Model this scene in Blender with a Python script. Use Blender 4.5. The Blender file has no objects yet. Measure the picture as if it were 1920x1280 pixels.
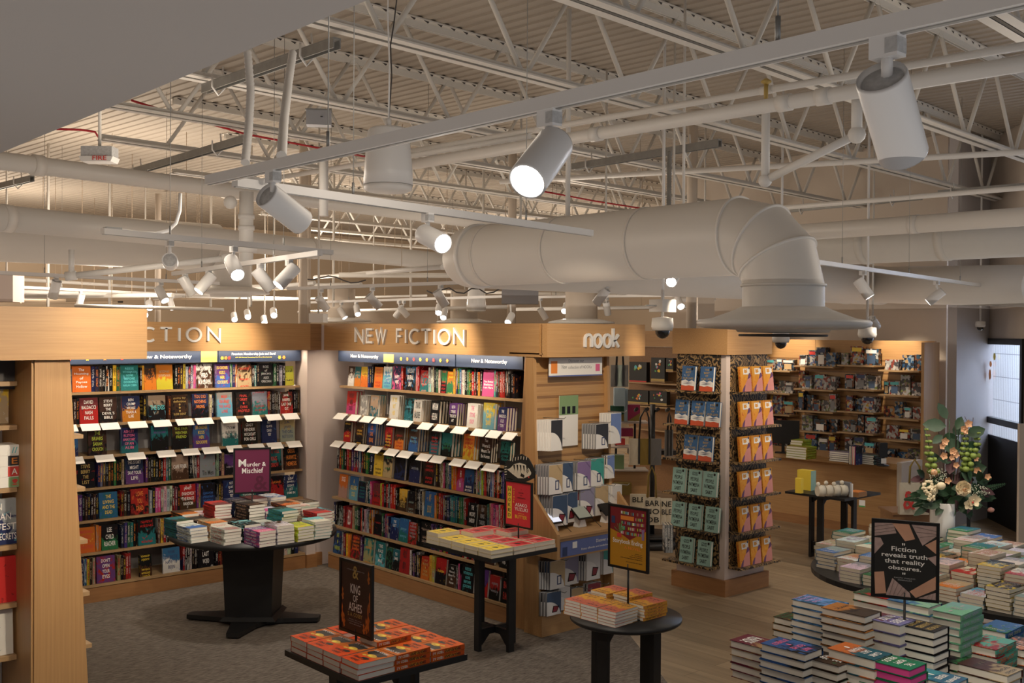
import bpy, math, random
from mathutils import Vector, Matrix, Euler
random.seed(7)
C = bpy.context.scene.collection
S = bpy.context.scene
# ---------------------------------------------------------------- camera
FPX, AZ, PITCH, ROLL, HC = 1985.0, 48.3, -0.55, 0.38, 2.45
_a, _p, _r = math.radians(AZ), math.radians(PITCH), math.radians(ROLL)
FW = Vector((math.cos(_a)*math.cos(_p), math.sin(_a)*math.cos(_p), math.sin(_p)))
RT0 = Vector((math.sin(_a), -math.cos(_a), 0)); UP0 = RT0.cross(FW)
RT = RT0*math.cos(_r)+UP0*math.sin(_r); UP = UP0*math.cos(_r)-RT0*math.sin(_r)
CAM = Vector((0, 0, HC))
cd = bpy.data.cameras.new('camera'); cam = bpy.data.objects.new('camera', cd); C.objects.link(cam)
cd.sensor_width = 36; cd.lens = FPX/1920*36; cd.clip_end = 200; cd.clip_start = .05
mw = Matrix((RT, UP, -FW)).transposed().to_4x4(); mw.translation = CAM
cam.matrix_world = mw
S.camera = cam
def ray(x, y): return FW+RT*((x-960)/FPX)+UP*((640-y)/FPX)
def onz(x, y, z): d = ray(x, y); return CAM+d*((z-HC)/d.z)
def onx(x, y, X): d = ray(x, y); return CAM+d*(X/d.x)
def ony(x, y, Y): d = ray(x, y); return CAM+d*(Y/d.y)
def dep(x, y, D): return CAM+ray(x, y)*D
def proj(P):
    q = Vector(P)-CAM; z = q.dot(FW); return 960+FPX*q.dot(RT)/z, 640-FPX*q.dot(UP)/z
def depth(P): return (Vector(P)-CAM).dot(FW)
# ---------------------------------------------------------------- world, exposure, big lights
S.view_settings.view_transform = 'Standard'; S.view_settings.look = 'None'
S.view_settings.gamma = 1; S.view_settings.exposure = 0.3
try: S.view_settings.use_curve_mapping = False
except Exception: pass
W = bpy.data.worlds.new('world'); S.world = W; W.use_nodes = True
bg = W.node_tree.nodes['Background']; bg.inputs[0].default_value = (.90, .93, 1, 1); bg.inputs[1].default_value = .24
def area(name, loc, target, sx, sy, power, col):
    l = bpy.data.lights.new(name, 'AREA'); l.shape = 'RECTANGLE'; l.size = sx; l.size_y = sy; l.energy = power; l.color = col
    o = bpy.data.objects.new(name, l); C.objects.link(o); o.location = loc
    o.rotation_euler = (Vector(target)-Vector(loc)).to_track_quat('-Z', 'Y').to_euler(); return o
def spot(name, loc, target, power, ang=50, blend=.6, col=(1, .86, .68), r=.05):
    l = bpy.data.lights.new(name, 'SPOT'); l.energy = power; l.spot_size = math.radians(ang); l.spot_blend = blend
    l.color = col; l.shadow_soft_size = r
    o = bpy.data.objects.new(name, l); C.objects.link(o); o.location = loc
    o.rotation_euler = (Vector(target)-Vector(loc)).to_track_quat('-Z', 'Y').to_euler(); return o
WARM = (1, .83, .62)
# added upward lamps standing in for light thrown back by displays and floor
area('roof_bounce_fill', (7, 11, 2.78), (7, 11, 5), 20, 22, 250, (1, .90, .80))
area('roof_bounce_fill', (1.0, 1.2, 2.3), (1.0, 1.2, 5), 3.5, 3.5, 4, (1, .95, .92))
# added point lamps with no fixtures, filling in for shop lighting over the floor
for (x, y, e) in ((3.2, 6.6, 26), (8.5, 9.0, 26), (7.5, 3.2, 16), (2.6, 3.2, 12), (10.6, 7.2, 4), (5.5, 14, 170), (10, 17, 220), (1.5, 12, 22), (16, 17, 220), (6, 21, 220), (-1, 8, 12)):
    l = bpy.data.lights.new('shop_fill', 'POINT'); l.energy = e*1.15; l.color = (1, .86, .70); l.shadow_soft_size = .5
    o = bpy.data.objects.new('shop_fill', l); C.objects.link(o); o.location = (x, y, 3.25)
# added spot lamps with no track heads, brightening the tables from above
for (x, y, tx, ty, e, a) in ((3.2, 4.2, 3.15, 4.55, 42, 75), (4.0, 7.4, 4.3, 8.0, 44, 75), (4.9, 5.2, 5.0, 5.5, 40, 80), (4.6, 2.6, 5.0, 2.4, 44, 80), (6.9, 3.6, 7.1, 3.5, 46, 80), (8.6, 5.0, 9.4, 5.6, 46, 85), (2.0, 5.2, 3.2, 6.6, 30, 80)):
    spot('table_fill', (x, y, 3.2), (tx, ty, .8), e*1.9, a, 1.0, (1, .90, .78), .12)
# ---------------------------------------------------------------- materials
MT = {}
def newmat(n):
    m = bpy.data.materials.new(n); m.use_nodes = True; MT[n] = m
    return m, m.node_tree, m.node_tree.nodes['Principled BSDF']
def plain(n, col, rough=.5, metal=0, var=.06, scale=8, emit=None, es=0, coat=0):
    m, t, b = newmat(n); N = t.nodes; L = t.links
    b.inputs['Roughness'].default_value = rough; b.inputs['Metallic'].default_value = metal
    if coat: b.inputs['Coat Weight'].default_value = coat
    if emit:
        b.inputs['Emission Color'].default_value = (*emit, 1); b.inputs['Emission Strength'].default_value = es
    if var:
        tc = N.new('ShaderNodeTexCoord'); no = N.new('ShaderNodeTexNoise'); no.inputs['Scale'].default_value = scale; no.inputs['Detail'].default_value = 4
        mx = N.new('ShaderNodeMix'); mx.data_type = 'RGBA'
        L.new(tc.outputs['Object'], no.inputs['Vector']); L.new(no.outputs['Fac'], mx.inputs['Factor'])
        mx.inputs['A'].default_value = (*[c*(1-var) for c in col], 1); mx.inputs['B'].default_value = (*[min(1, c*(1+var)) for c in col], 1)
        L.new(mx.outputs['Result'], b.inputs['Base Color'])
    else: b.inputs['Base Color'].default_value = (*col, 1)
    return m
def wood(n, c1, c2, sc=(1, 40, 40), rough=.45, big=.0):
    """fine straight grain running along local X of the coordinates"""
    m, t, b = newmat(n); N = t.nodes; L = t.links
    g = N.new('ShaderNodeTexCoord'); mp = N.new('ShaderNodeMapping'); mp.inputs['Scale'].default_value = sc
    no = N.new('ShaderNodeTexNoise'); no.inputs['Scale'].default_value = 1.5; no.inputs['Detail'].default_value = 6; no.inputs['Roughness'].default_value = .65
    no2 = N.new('ShaderNodeTexNoise'); no2.inputs['Scale'].default_value = .9; no2.inputs['Detail'].default_value = 2
    cr = N.new('ShaderNodeValToRGB'); cr.color_ramp.elements[0].position = .3; cr.color_ramp.elements[1].position = .72
    cr.color_ramp.elements[0].color = (*c1, 1); cr.color_ramp.elements[1].color = (*c2, 1)
    ad = N.new('ShaderNodeMath'); ad.operation = 'MULTIPLY_ADD'; ad.inputs[1].default_value = .35; 
    L.new(g.outputs['Object'], mp.inputs['Vector']); L.new(mp.outputs['Vector'], no.inputs['Vector']); L.new(g.outputs['Object'], no2.inputs['Vector'])
    L.new(no2.outputs['Fac'], ad.inputs[0]); 
    su = N.new('ShaderNodeMath'); su.operation = 'MULTIPLY'; su.inputs[1].default_value = .68; L.new(no.outputs['Fac'], su.inputs[0]); L.new(su.outputs[0], ad.inputs[2])
    L.new(ad.outputs[0], cr.inputs['Fac']); L.new(cr.outputs['Color'], b.inputs['Base Color']); b.inputs['Roughness'].default_value = rough
    return m
OAK1, OAK2 = (.40, .215, .085), (.58, .345, .15)
wood('oak_along_x', OAK1, OAK2, (1.2, 60, 60)); wood('oak_along_y', OAK1, OAK2, (60, 1.2, 60)); wood('oak_upright', OAK1, OAK2, (60, 60, 1.0))
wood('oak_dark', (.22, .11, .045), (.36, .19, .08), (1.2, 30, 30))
wood('shelf_oak', (.33, .205, .10), (.50, .33, .17), (8, 8, 60))
wood('base_alder', (.28, .13, .05), (.42, .21, .085), (2, 2, 20))
plain('white_paint', (.78, .76, .73), .45, 0, .03)
plain('joist_paint', (.68, .65, .60), .6, 0, .04)
plain('deck_paint', (.36, .31, .255), .8, 0, .05)
plain('duct_paint', (.72, .685, .64), .42, 0, .02, 2)
plain('track_white', (.74, .72, .70), .35, 0, .02)
plain('lamp_white', (.80, .79, .78), .3, 0, .02)
plain('galvanised', (.34, .34, .33), .4, .6, .2, 20)
plain('label_grey', (.50, .50, .50), .5, 0, .35, 90)
plain('black_paint', (.011, .011, .012), .42, 0, .2, 12)
plain('black_metal', (.012, .012, .013), .35, .3, .1)
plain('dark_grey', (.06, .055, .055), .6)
plain('wall_beige', (.60, .52, .44), .8, 0, .03, 2)
plain('wall_pink', (.66, .56, .52), .75, 0, .03, 2)
plain('wall_grey', (.55, .52, .52), .8, 0, .03, 2)
plain('wall_tan', (.46, .36, .26), .85, 0, .05, 1)
plain('soffit_grey', (.40, .375, .36), .8, 0, .02, 2)
plain('back_grey', (.42, .42, .44), .7, 0, .03, 2)
plain('card_white', (.85, .83, .80), .5, 0, .02)
plain('page_white', (.80, .76, .68), .75, 0, .06, 60)
plain('page_cream', (.74, .67, .54), .75, 0, .07, 60)
plain('page_pink', (.62, .06, .27), .6, 0, .06, 60)
plain('red', (.55, .03, .03), .5); plain('wire_red', (.5, .02, .03), .5)
plain('dome_black', (.01, .01, .012), .08, 0, 0, coat=1)
plain('header_blue', (.022, .036, .075), .5); plain('glass_edge', (.62, .68, .68), .2)
for n, c in dict(t_white=(.85, .83, .80), t_yellow=(.85, .62, .06), t_red=(.62, .05, .04), t_orange=(.8, .25, .04), t_cyan=(.12, .55, .6), t_pink=(.75, .14, .3), t_gold=(.5, .35, .1), t_black=(.015, .015, .015), t_green=(.1, .4, .12), t_lime=(.5, .6, .05), t_navy=(.03, .05, .14), t_grey=(.35, .35, .36)).items(): plain(n, c, .45, 0, 0)
m = plain('lens_glow', (1, 1, 1), .4, 0, 0, emit=(1, .95, .88), es=26)
plain('strip_glow', (1, 1, 1), .4, 0, 0, emit=(1, .82, .58), es=5)
plain('screen_on', (.8, .83, .9), .3, 0, 0, emit=(.72, .78, .95), es=.55); plain('screen_page', (.42, .46, .40), .35, 0, .04)
# clear acrylic
m, t, b = newmat('acrylic'); N = t.nodes; L = t.links
tr = N.new('ShaderNodeBsdfTransparent'); gl = N.new('ShaderNodeBsdfGlossy'); gl.inputs['Roughness'].default_value = .08
mx = N.new('ShaderNodeMixShader'); mx.inputs[0].default_value = .16
L.new(tr.outputs[0], mx.inputs[1]); L.new(gl.outputs[0], mx.inputs[2]); L.new(mx.outputs[0], N['Material Output'].inputs[0])
# carpet
m, t, b = newmat('carpet_pile'); N = t.nodes; L = t.links
g = N.new('ShaderNodeTexCoord'); mp = N.new('ShaderNodeMapping'); mp.inputs['Rotation'].default_value = (0, 0, math.radians(42)); mp.inputs['Scale'].default_value = (13, 70, 1)
no = N.new('ShaderNodeTexNoise'); no.inputs['Scale'].default_value = 1; no.inputs['Detail'].default_value = 5; no.inputs['Roughness'].default_value = .7
cr = N.new('ShaderNodeValToRGB'); cr.color_ramp.elements[0].position = .35; cr.color_ramp.elements[1].position = .68
cr.color_ramp.elements[0].color = (.090, .074, .062, 1); cr.color_ramp.elements[1].color = (.255, .222, .190, 1)
L.new(g.outputs['Object'], mp.inputs['Vector']); L.new(mp.outputs[0], no.inputs['Vector']); L.new(no.outputs['Fac'], cr.inputs[0]); L.new(cr.outputs[0], b.inputs['Base Color'])
b.inputs['Roughness'].default_value = .95; b.inputs['Specular IOR Level'].default_value = .1
bp = N.new('ShaderNodeBump'); bp.inputs['Strength'].default_value = .3; L.new(no.outputs['Fac'], bp.inputs['Height']); L.new(bp.outputs[0], b.inputs['Normal'])
# plank floor
m, t, b = newmat('plank_floor'); N = t.nodes; L = t.links
g = N.new('ShaderNodeTexCoord'); mp = N.new('ShaderNodeMapping'); mp.inputs['Rotation'].default_value = (0, 0, math.radians(90))
br = N.new('ShaderNodeTexBrick'); br.inputs['Scale'].default_value = 1; br.inputs['Brick Width'].default_value = 1.2; br.inputs['Row Height'].default_value = .18; br.inputs['Mortar Size'].default_value = .002
br.inputs['Color1'].default_value = (.23, .165, .10, 1); br.inputs['Color2'].default_value = (.34, .25, .155, 1); br.inputs['Mortar'].default_value = (.1, .07, .04, 1)
mp2 = N.new('ShaderNodeMapping'); mp2.inputs['Scale'].default_value = (14, .9, 1); no = N.new('ShaderNodeTexNoise'); no.inputs['Scale'].default_value = 1; no.inputs['Detail'].default_value = 6
mx = N.new('ShaderNodeMix'); mx.data_type = 'RGBA'; mx.blend_type = 'OVERLAY'; mx.inputs['Factor'].default_value = .55
L.new(g.outputs['Object'], mp.inputs[0]); L.new(mp.outputs[0], br.inputs[0]); L.new(g.outputs['Object'], mp2.inputs[0]); L.new(mp2.outputs[0], no.inputs[0])
L.new(br.outputs['Color'], mx.inputs['A']); L.new(no.outputs['Fac'], mx.inputs['B']); L.new(mx.outputs['Result'], b.inputs['Base Color']); b.inputs['Roughness'].default_value = .42
# marbled wallpaper of the pillar panels
m, t, b = newmat('marbled_panel'); N = t.nodes; L = t.links
g = N.new('ShaderNodeTexCoord'); wv = N.new('ShaderNodeTexWave'); wv.inputs['Scale'].default_value = 9; wv.inputs['Distortion'].default_value = 26; wv.inputs['Detail'].default_value = 3; wv.inputs['Detail Scale'].default_value = .9
cr = N.new('ShaderNodeValToRGB'); cr.color_ramp.elements[0].position = .25; cr.color_ramp.elements[0].color = (.012, .010, .009, 1)
cr.color_ramp.elements[1].position = .9; cr.color_ramp.elements[1].color = (.36, .23, .10, 1); e = cr.color_ramp.elements.new(.55); e.color = (.12, .07, .03, 1)
L.new(g.outputs['Object'], wv.inputs[0]); L.new(wv.outputs['Color'], cr.inputs[0]); L.new(cr.outputs[0], b.inputs['Base Color']); b.inputs['Roughness'].default_value = .5
# printed book jackets: colours come from each book's own properties
def attr(N, n):
    a = N.new('ShaderNodeAttribute'); a.attribute_type = 'OBJECT'; a.attribute_name = n; return a
def mth(t, op, *ins):
    n = t.nodes.new('ShaderNodeMath'); n.operation = op
    for i, v in enumerate(ins):
        if isinstance(v, (int, float)): n.inputs[i].default_value = v
        else: t.links.new(v, n.inputs[i])
    return n.outputs[0]
def mixc(t, f, a, bb):
    n = t.nodes.new('ShaderNodeMix'); n.data_type = 'RGBA'
    for s, v in (('Factor', f), ('A', a), ('B', bb)):
        if isinstance(v, (int, float)): n.inputs[s].default_value = v
        else: t.links.new(v, n.inputs[s])
    return n.outputs['Result']
def noise(t, vec, sc, det=3, dist=0):
    n = t.nodes.new('ShaderNodeTexNoise'); n.inputs['Scale'].default_value = sc; n.inputs['Detail'].default_value = det; n.inputs['Distortion'].default_value = dist
    t.links.new(vec, n.inputs['Vector']); return n.outputs['Fac']
def book_mat(name, kind, geo=False):
    m, t, b = newmat(name); N = t.nodes; L = t.links
    def attr(N, n):
        a = N.new('ShaderNodeAttribute'); a.attribute_type = 'GEOMETRY' if geo else 'OBJECT'; a.attribute_name = n; return a
    g = N.new('ShaderNodeTexCoord'); sx = N.new('ShaderNodeSeparateXYZ'); L.new(attr(N, 'bc').outputs['Vector'] if geo else g.outputs['Generated'], sx.inputs[0])
    X, Y, Z = sx.outputs
    c1, c2, c3, sd = attr(N, 'c1').outputs['Color'], attr(N, 'c2').outputs['Color'], attr(N, 'c3').outputs['Color'], attr(N, 'sd').outputs['Fac']
    tx = attr(N, 'tx').outputs['Fac']
    cb = N.new('ShaderNodeCombineXYZ')
    H = X if kind == 'cover' else Y
    ho = mth(t, 'ADD', H, mth(t, 'MULTIPLY', sd, 17.3)); zo = mth(t, 'ADD', Z, mth(t, 'MULTIPLY', sd, 9.1))
    L.new(ho, cb.inputs[0]); L.new(zo, cb.inputs[1]); v = cb.outputs[0]
    if kind == 'cover':
        n1 = noise(t, v, 3.2, 3, 1.2); n2 = noise(t, v, 5.5, 2, .6)
        st = mth(t, 'SUBTRACT', mth(t, 'FRACT', mth(t, 'MULTIPLY', sd, 7.7)), .5)
        f = mth(t, 'ADD', mth(t, 'MULTIPLY', mth(t, 'SUBTRACT', Z, .5), mth(t, 'MULTIPLY', st, 2.6)), n1)
        mr = N.new('ShaderNodeMapRange'); mr.interpolation_type = 'SMOOTHSTEP'; mr.inputs[1].default_value = .46; mr.inputs[2].default_value = .64; L.new(f, mr.inputs[0])
        base = mixc(t, mr.outputs[0], c1, c2)
        bl = mth(t, 'MULTIPLY', mth(t, 'GREATER_THAN', n2, .66), .45); base = mixc(t, bl, base, c3)
        rows = 6.5; lo, hi, mg = .22, .80, .10
        row = mth(t, 'FLOOR', mth(t, 'MULTIPLY', zo, rows)); fr = mth(t, 'FRACT', mth(t, 'MULTIPLY', zo, rows))
        s2 = N.new('ShaderNodeCombineXYZ'); L.new(mth(t, 'MULTIPLY', ho, 9), s2.inputs[0]); L.new(mth(t, 'MULTIPLY', zo, 16), s2.inputs[1])
        let = mth(t, 'GREATER_THAN', noise(t, s2.outputs[0], 2.2, 1), .50)
        wn = N.new('ShaderNodeTexWhiteNoise'); wn.noise_dimensions = '1D'; L.new(row, wn.inputs['W'])
        on = mth(t, 'GREATER_THAN', wn.outputs['Value'], .42)
        inr = mth(t, 'MULTIPLY', mth(t, 'GREATER_THAN', fr, lo), mth(t, 'LESS_THAN', fr, hi))
        inx = mth(t, 'LESS_THAN', mth(t, 'ABSOLUTE', mth(t, 'SUBTRACT', X, .5)), mth(t, 'SUBTRACT', .42, mth(t, 'MULTIPLY', wn.outputs['Value'], .12)))
        mk = mth(t, 'MULTIPLY', mth(t, 'MULTIPLY', let, on), mth(t, 'MULTIPLY', inr, inx)); mk = mth(t, 'MULTIPLY', mk, tx)
    else:
        n1 = noise(t, v, 2.0, 2, .5)
        mr = N.new('ShaderNodeMapRange'); mr.inputs[1].default_value = .5; mr.inputs[2].default_value = .62; L.new(n1, mr.inputs[0])
        base = mixc(t, mth(t, 'MULTIPLY', mr.outputs[0], .8), c1, c2)
        s2 = N.new('ShaderNodeCombineXYZ'); L.new(mth(t, 'MULTIPLY', ho, 3), s2.inputs[0]); L.new(mth(t, 'MULTIPLY', zo, 26), s2.inputs[1])
        let = mth(t, 'GREATER_THAN', noise(t, s2.outputs[0], 1.6, 1), .52)
        iny = mth(t, 'LESS_THAN', mth(t, 'ABSOLUTE', mth(t, 'SUBTRACT', Y, .5)), .26)
        zz = mth(t, 'MULTIPLY', mth(t, 'LESS_THAN', mth(t, 'ABSOLUTE', mth(t, 'SUBTRACT', Z, .54)), .34), mth(t, 'GREATER_THAN', mth(t, 'ABSOLUTE', mth(t, 'SUBTRACT', Z, mth(t, 'ADD', .4, mth(t, 'MULTIPLY', st0(t, sd), .25)))), .035))
        mk = mth(t, 'MULTIPLY', mth(t, 'MULTIPLY', let, iny), zz)
    out = mixc(t, mk, base, c3)
    L.new(out, b.inputs['Base Color']); b.inputs['Roughness'].default_value = .45; b.inputs['Specular IOR Level'].default_value = .12
def st0(t, sd): return mth(t, 'FRACT', mth(t, 'MULTIPLY', sd, 5.3))
book_mat('jacket_front', 'cover'); book_mat('jacket_spine', 'spine'); book_mat('stock_front', 'cover', True); book_mat('stock_spine', 'spine', True)
# ---------------------------------------------------------------- mesh helpers
class MB:
    def __init__(s): s.v = []; s.f = []; s.m = []; s.sm = []
    def add(s, vs, fs, mi=0, smooth=False):
        k = len(s.v); s.v += [tuple(q) for q in vs]
        for f in fs: s.f.append([i+k for i in f]); s.m.append(mi); s.sm.append(smooth)
        return s
    def box(s, x0, y0, z0, x1, y1, z1, mi=0):
        v = [(x0, y0, z0), (x1, y0, z0), (x1, y1, z0), (x0, y1, z0), (x0, y0, z1), (x1, y0, z1), (x1, y1, z1), (x0, y1, z1)]
        return s.add(v, [(0, 3, 2, 1), (4, 5, 6, 7), (0, 1, 5, 4), (1, 2, 6, 5), (2, 3, 7, 6), (3, 0, 4, 7)], mi)
    def bar(s, a, b, w, h, mi=0, up=(0, 0, 1)):
        """rectangular bar from a to b"""
        a, b = Vector(a), Vector(b); d = (b-a).normalized(); u = Vector(up)
        if abs(d.dot(u)) > .98: u = Vector((1, 0, 0))
        sx = d.cross(u).normalized(); uy = sx.cross(d).normalized(); v = []
        for p in (a, b):
            for i, j in ((-1, -1), (1, -1), (1, 1), (-1, 1)): v.append(p+sx*(i*w/2)+uy*(j*h/2))
        return s.add(v, [(3, 2, 1, 0), (4, 5, 6, 7), (0, 1, 5, 4), (1, 2, 6, 5), (2, 3, 7, 6), (3, 0, 4, 7)], mi)
    def tube(s, pts, r, n=12, mi=0, cap=True, rs=None):
        pts = [Vector(p) for p in pts]; ref = None; rings = []
        for i, p in enumerate(pts):
            d = (pts[min(i+1, len(pts)-1)]-pts[max(i-1, 0)]).normalized()
            if ref is None: ref = d.orthogonal().normalized()
            else: ref = (ref-d*ref.dot(d)).normalized()
            o = d.cross(ref); rr = rs[i] if rs else r
            rings.append([p+ref*(math.cos(2*math.pi*k/n)*rr)+o*(math.sin(2*math.pi*k/n)*rr) for k in range(n)])
        v = [q for g in rings for q in g]; f = []
        for i in range(len(pts)-1):
            for k in range(n): f.append((i*n+k, i*n+(k+1) % n, (i+1)*n+(k+1) % n, (i+1)*n+k))
        s.add(v, f, mi, True)
        if cap: s.add([], []); k = len(s.v)-len(v); s.f += [[k+j for j in range(n)][::-1], [k+(len(pts)-1)*n+j for j in range(n)]]; s.m += [mi, mi]; s.sm += [False, False]
        return s
    def lathe(s, prof, n=32, c=(0, 0, 0), mi=0, smooth=True):
        v = []; f = []
        for (r, z) in prof:
            for k in range(n): v.append((c[0]+r*math.cos(2*math.pi*k/n), c[1]+r*math.sin(2*math.pi*k/n), c[2]+z))
        for i in range(len(prof)-1):
            for k in range(n): f.append((i*n+k, i*n+(k+1) % n, (i+1)*n+(k+1) % n, (i+1)*n+k))
        s.add(v, f, mi, smooth); k = len(s.v)-len(v)
        s.f += [[k+j for j in range(n)][::-1], [k+(len(prof)-1)*n+j for j in range(n)]]; s.m += [mi]*2; s.sm += [False]*2
        return s
    def prism(s, poly, fn, t0, t1, mi=0):
        """poly of 2-D points, fn(a,b,t) -> 3-D"""
        n = len(poly); v = [fn(a, b, t0) for a, b in poly]+[fn(a, b, t1) for a, b in poly]
        f = [list(range(n))[::-1], list(range(n, 2*n))]+[(i, (i+1) % n, n+(i+1) % n, n+i) for i in range(n)]
        return s.add(v, f, mi)
    def sphere(s, c, r, n=12, mi=0, sc=(1, 1, 1)):
        pr = []
        for i in range(n//2+1):
            a = -math.pi/2+math.pi*i/(n//2); pr.append((max(1e-4, math.cos(a)*r), math.sin(a)*r))
        b = MB(); b.lathe(pr, n); s.add([(c[0]+x*sc[0], c[1]+y*sc[1], c[2]+z*sc[2]) for x, y, z in b.v], b.f, mi, True); return s
    def mesh(s, name, mats):
        me = bpy.data.meshes.new(name); me.from_pydata(s.v, [], s.f)
        for m in mats: me.materials.append(MT[m])
        me.polygons.foreach_set('material_index', s.m); me.polygons.foreach_set('use_smooth', s.sm); me.update(); return me
    def obj(s, name, mats, parent=None, loc=(0, 0, 0), rz=0):
        if isinstance(mats, str): mats = [mats]
        return link(name, s.mesh(name, mats), parent, loc, rz)
def link(name, me, parent=None, loc=(0, 0, 0), rz=0):
    o = bpy.data.objects.new(name, me); C.objects.link(o); o.location = loc; o.rotation_euler = (0, 0, rz)
    if parent: o.parent = parent
    return o
SEEN = {}
def tag(o, label, cat, group=None):
    if group is None and label in SEEN: print('DUPLABEL', label)
    n = len(label.split())
    if n > 16 or n < 4: print('LABELLEN', n, label)
    SEEN[label] = 1; o['label'] = label; o['category'] = cat
    if group: o['group'] = group
    return o
def thing(name, label, cat, loc=(0, 0, 0), rz=0, group=None): return tag(link(name, None, None, loc, rz), label, cat, group)
def struct(o): o['kind'] = 'structure'; return o
def copy_tree(o, parent=None):
    c = o.copy(); C.objects.link(c)
    if parent: c.parent = parent
    for ch in o.children: copy_tree(ch, c)
    return c
ORD = ['zeroth', 'first', 'second', 'third', 'fourth', 'fifth', 'sixth', 'seventh', 'eighth', 'ninth', 'tenth']
ORD += ['eleventh', 'twelfth', 'thirteenth', 'fourteenth', 'fifteenth', 'sixteenth', 'seventeenth', 'eighteenth', 'nineteenth']
def nth(i):
    if i < 20: return ORD[i]
    t, u = ['', '', 'twent', 'thirt', 'fort', 'fift', 'sixt', 'sevent', 'eight', 'ninet'][i // 10], i % 10
    return t+'ieth' if u == 0 else t+'y-'+ORD[u]
# ---------------------------------------------------------------- text
TC = {}
def text_shape(line):
    if line in TC: return TC[line]
    cu = bpy.data.curves.new('lettering', 'FONT'); cu.body = line; cu.resolution_u = 2; cu.offset = .012
    ob = bpy.data.objects.new('lettering', cu); me = bpy.data.meshes.new_from_object(ob)
    vs = [v.co.copy() for v in me.vertices]; fs = [list(p.vertices) for p in me.polygons]
    if not vs: vs = [Vector((0, 0, 0))]
    x0 = min(v.x for v in vs); x1 = max(v.x for v in vs); y0 = min(v.y for v in vs); y1 = max(v.y for v in vs)
    w = max(x1-x0, 1e-5); h = max(y1-y0, 1e-5)
    TC[line] = ([((v.x-x0)/w, (v.y-y0)/h) for v in vs], fs, w, h)
    bpy.data.objects.remove(ob); bpy.data.curves.remove(cu); return TC[line]
def put_line(mb, line, x0, z0, w, h, y, mi=0):
    vs, fs, _, _ = text_shape(line); mb.add([(x0+a*w, y, z0+b*h) for a, b in vs], fs, mi)
def block(mb, lines, x0, x1, z0, z1, y, mi=0, fit=.13, gap=.5):
    """lines stacked from z1 down to z0, each stretched to the width like cover lettering"""
    n = len(lines); H = (z1-z0)/(n+gap*(n-1))
    for i, ln in enumerate(lines):
        w = (x1-x0)*min(1, fit*len(ln)); zt = z1-i*H*(1+gap); put_line(mb, ln, (x0+x1)/2-w/2, zt-H, w, H, y, mi)
BT = {}
def title_mesh(lines, mat, box=(.08, .92, .12, .92)):
    k = (tuple(lines), mat, box)
    if k not in BT:
        mb = MB(); block(mb, lines, box[0], box[1], box[2], box[3], -.035); BT[k] = mb.mesh('title', [mat])
    return BT[k]
# ---------------------------------------------------------------- books
COL = dict(k=(.014, .013, .015), n=(.025, .035, .11), b=(.05, .16, .42), t=(.03, .20, .22), c=(.17, .50, .58), g=(.04, .20, .08), l=(.52, .62, .06), y=(.80, .55, .06), o=(.75, .22, .035), r=(.50, .03, .028), m=(.70, .10, .30), p=(.15, .06, .25), w=(.72, .70, .66), s=(.34, .36, .38), d=(.075, .035, .022), e=(.50, .38, .24), i=(.20, .04, .05), u=(.33, .52, .47))
CN = dict(k='black', n='navy', b='blue', t='teal', c='turquoise', g='green', l='lime', y='yellow', o='orange', r='red', m='pink', p='purple', w='white', s='grey', d='dark brown', e='tan', i='maroon', u='mint green')
def cover_mesh(hard):
    mb = MB(); bt = .075 if hard else .045; ov = 0.0
    mb.box(.0, 0, 0, 1, bt, 1, 0); mb.box(0, 1-bt, 0, 1, 1, 1, 0)
    # spine, slightly rounded
    sp = [(.03, 0), (.006, .12), (-.004, .35), (-.004, .65), (.006, .88), (.03, 1)] if hard else [(.012, 0), (0, .02), (0, .98), (.012, 1)]
    n = len(sp); inner = [(.035, 1), (.035, 0)]; poly = sp+inner
    k = len(poly); v = [(x, y, 0) for x, y in poly]+[(x, y, 1) for x, y in poly]
    mb.add(v, [(i, i+1, k+i+1, k+i) for i in range(n-1)][::1], 1, hard); mb.add(v, [list(range(k)), list(range(k, 2*k))[::-1]], 1)
    for j, fc in enumerate(mb.f): mb.f[j] = fc
    return mb.mesh('cover', ['jacket_front', 'jacket_spine'])
def pages_mesh(hard, mat):
    a, b, c = (.965, .075, .022) if hard else (.992, .045, .004)
    return MB().box(.036, b, c, a, 1-b, 1-c).mesh('pages', [mat])
CM = {h: cover_mesh(h) for h in (True, False)}
PM = {(h, p): pages_mesh(h, p) for h in (True, False) for p in ('page_white', 'page_cream', 'page_pink')}
ORI = {  # columns: where local x (spine->fore edge), y (front->back), z (foot->head) point
 0: Matrix(((0, 0, -1), (1, 0, 0), (0, -1, 0))), 1: Matrix(((0, 0, 1), (-1, 0, 0), (0, -1, 0))),
 2: Matrix(((1, 0, 0), (0, 0, 1), (0, -1, 0))), 3: Matrix(((-1, 0, 0), (0, 0, -1), (0, -1, 0)))}
NB = [0]
BOOKS = []; STK = []
def book(mat3, loc, w, t, h, cols, label, hard=True, page='page_cream', title=None, tmat='t_white', box=(.12, .88, .16, .90), group=None, pages=True, cat='book', nm='book'):
    o = bpy.data.objects.new(nm, CM[hard]); C.objects.link(o); NB[0] += 1
    M = mat3.to_4x4() @ Matrix.Diagonal((w, t, h, 1)); M.translation = loc; o.matrix_world = M
    c = [COL[q] if isinstance(q, str) else q for q in cols]
    while len(c) < 3: c.append(COL['w'])
    o['c1'], o['c2'], o['c3'] = list(c[0]), list(c[1]), list(c[2]); BOOKS.append((o, nm, w, t, h, page, hard)); o['sd'] = random.random(); o['tx'] = 0.0 if title else 1.0
    tag(o, label, cat, group)
    if pages:
        q = bpy.data.objects.new('page_block', PM[hard, page]); C.objects.link(q); q.parent = o
    if title:
        q = bpy.data.objects.new('title_lettering', title_mesh(title, tmat, box)); C.objects.link(q); q.parent = o
    return o
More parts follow.
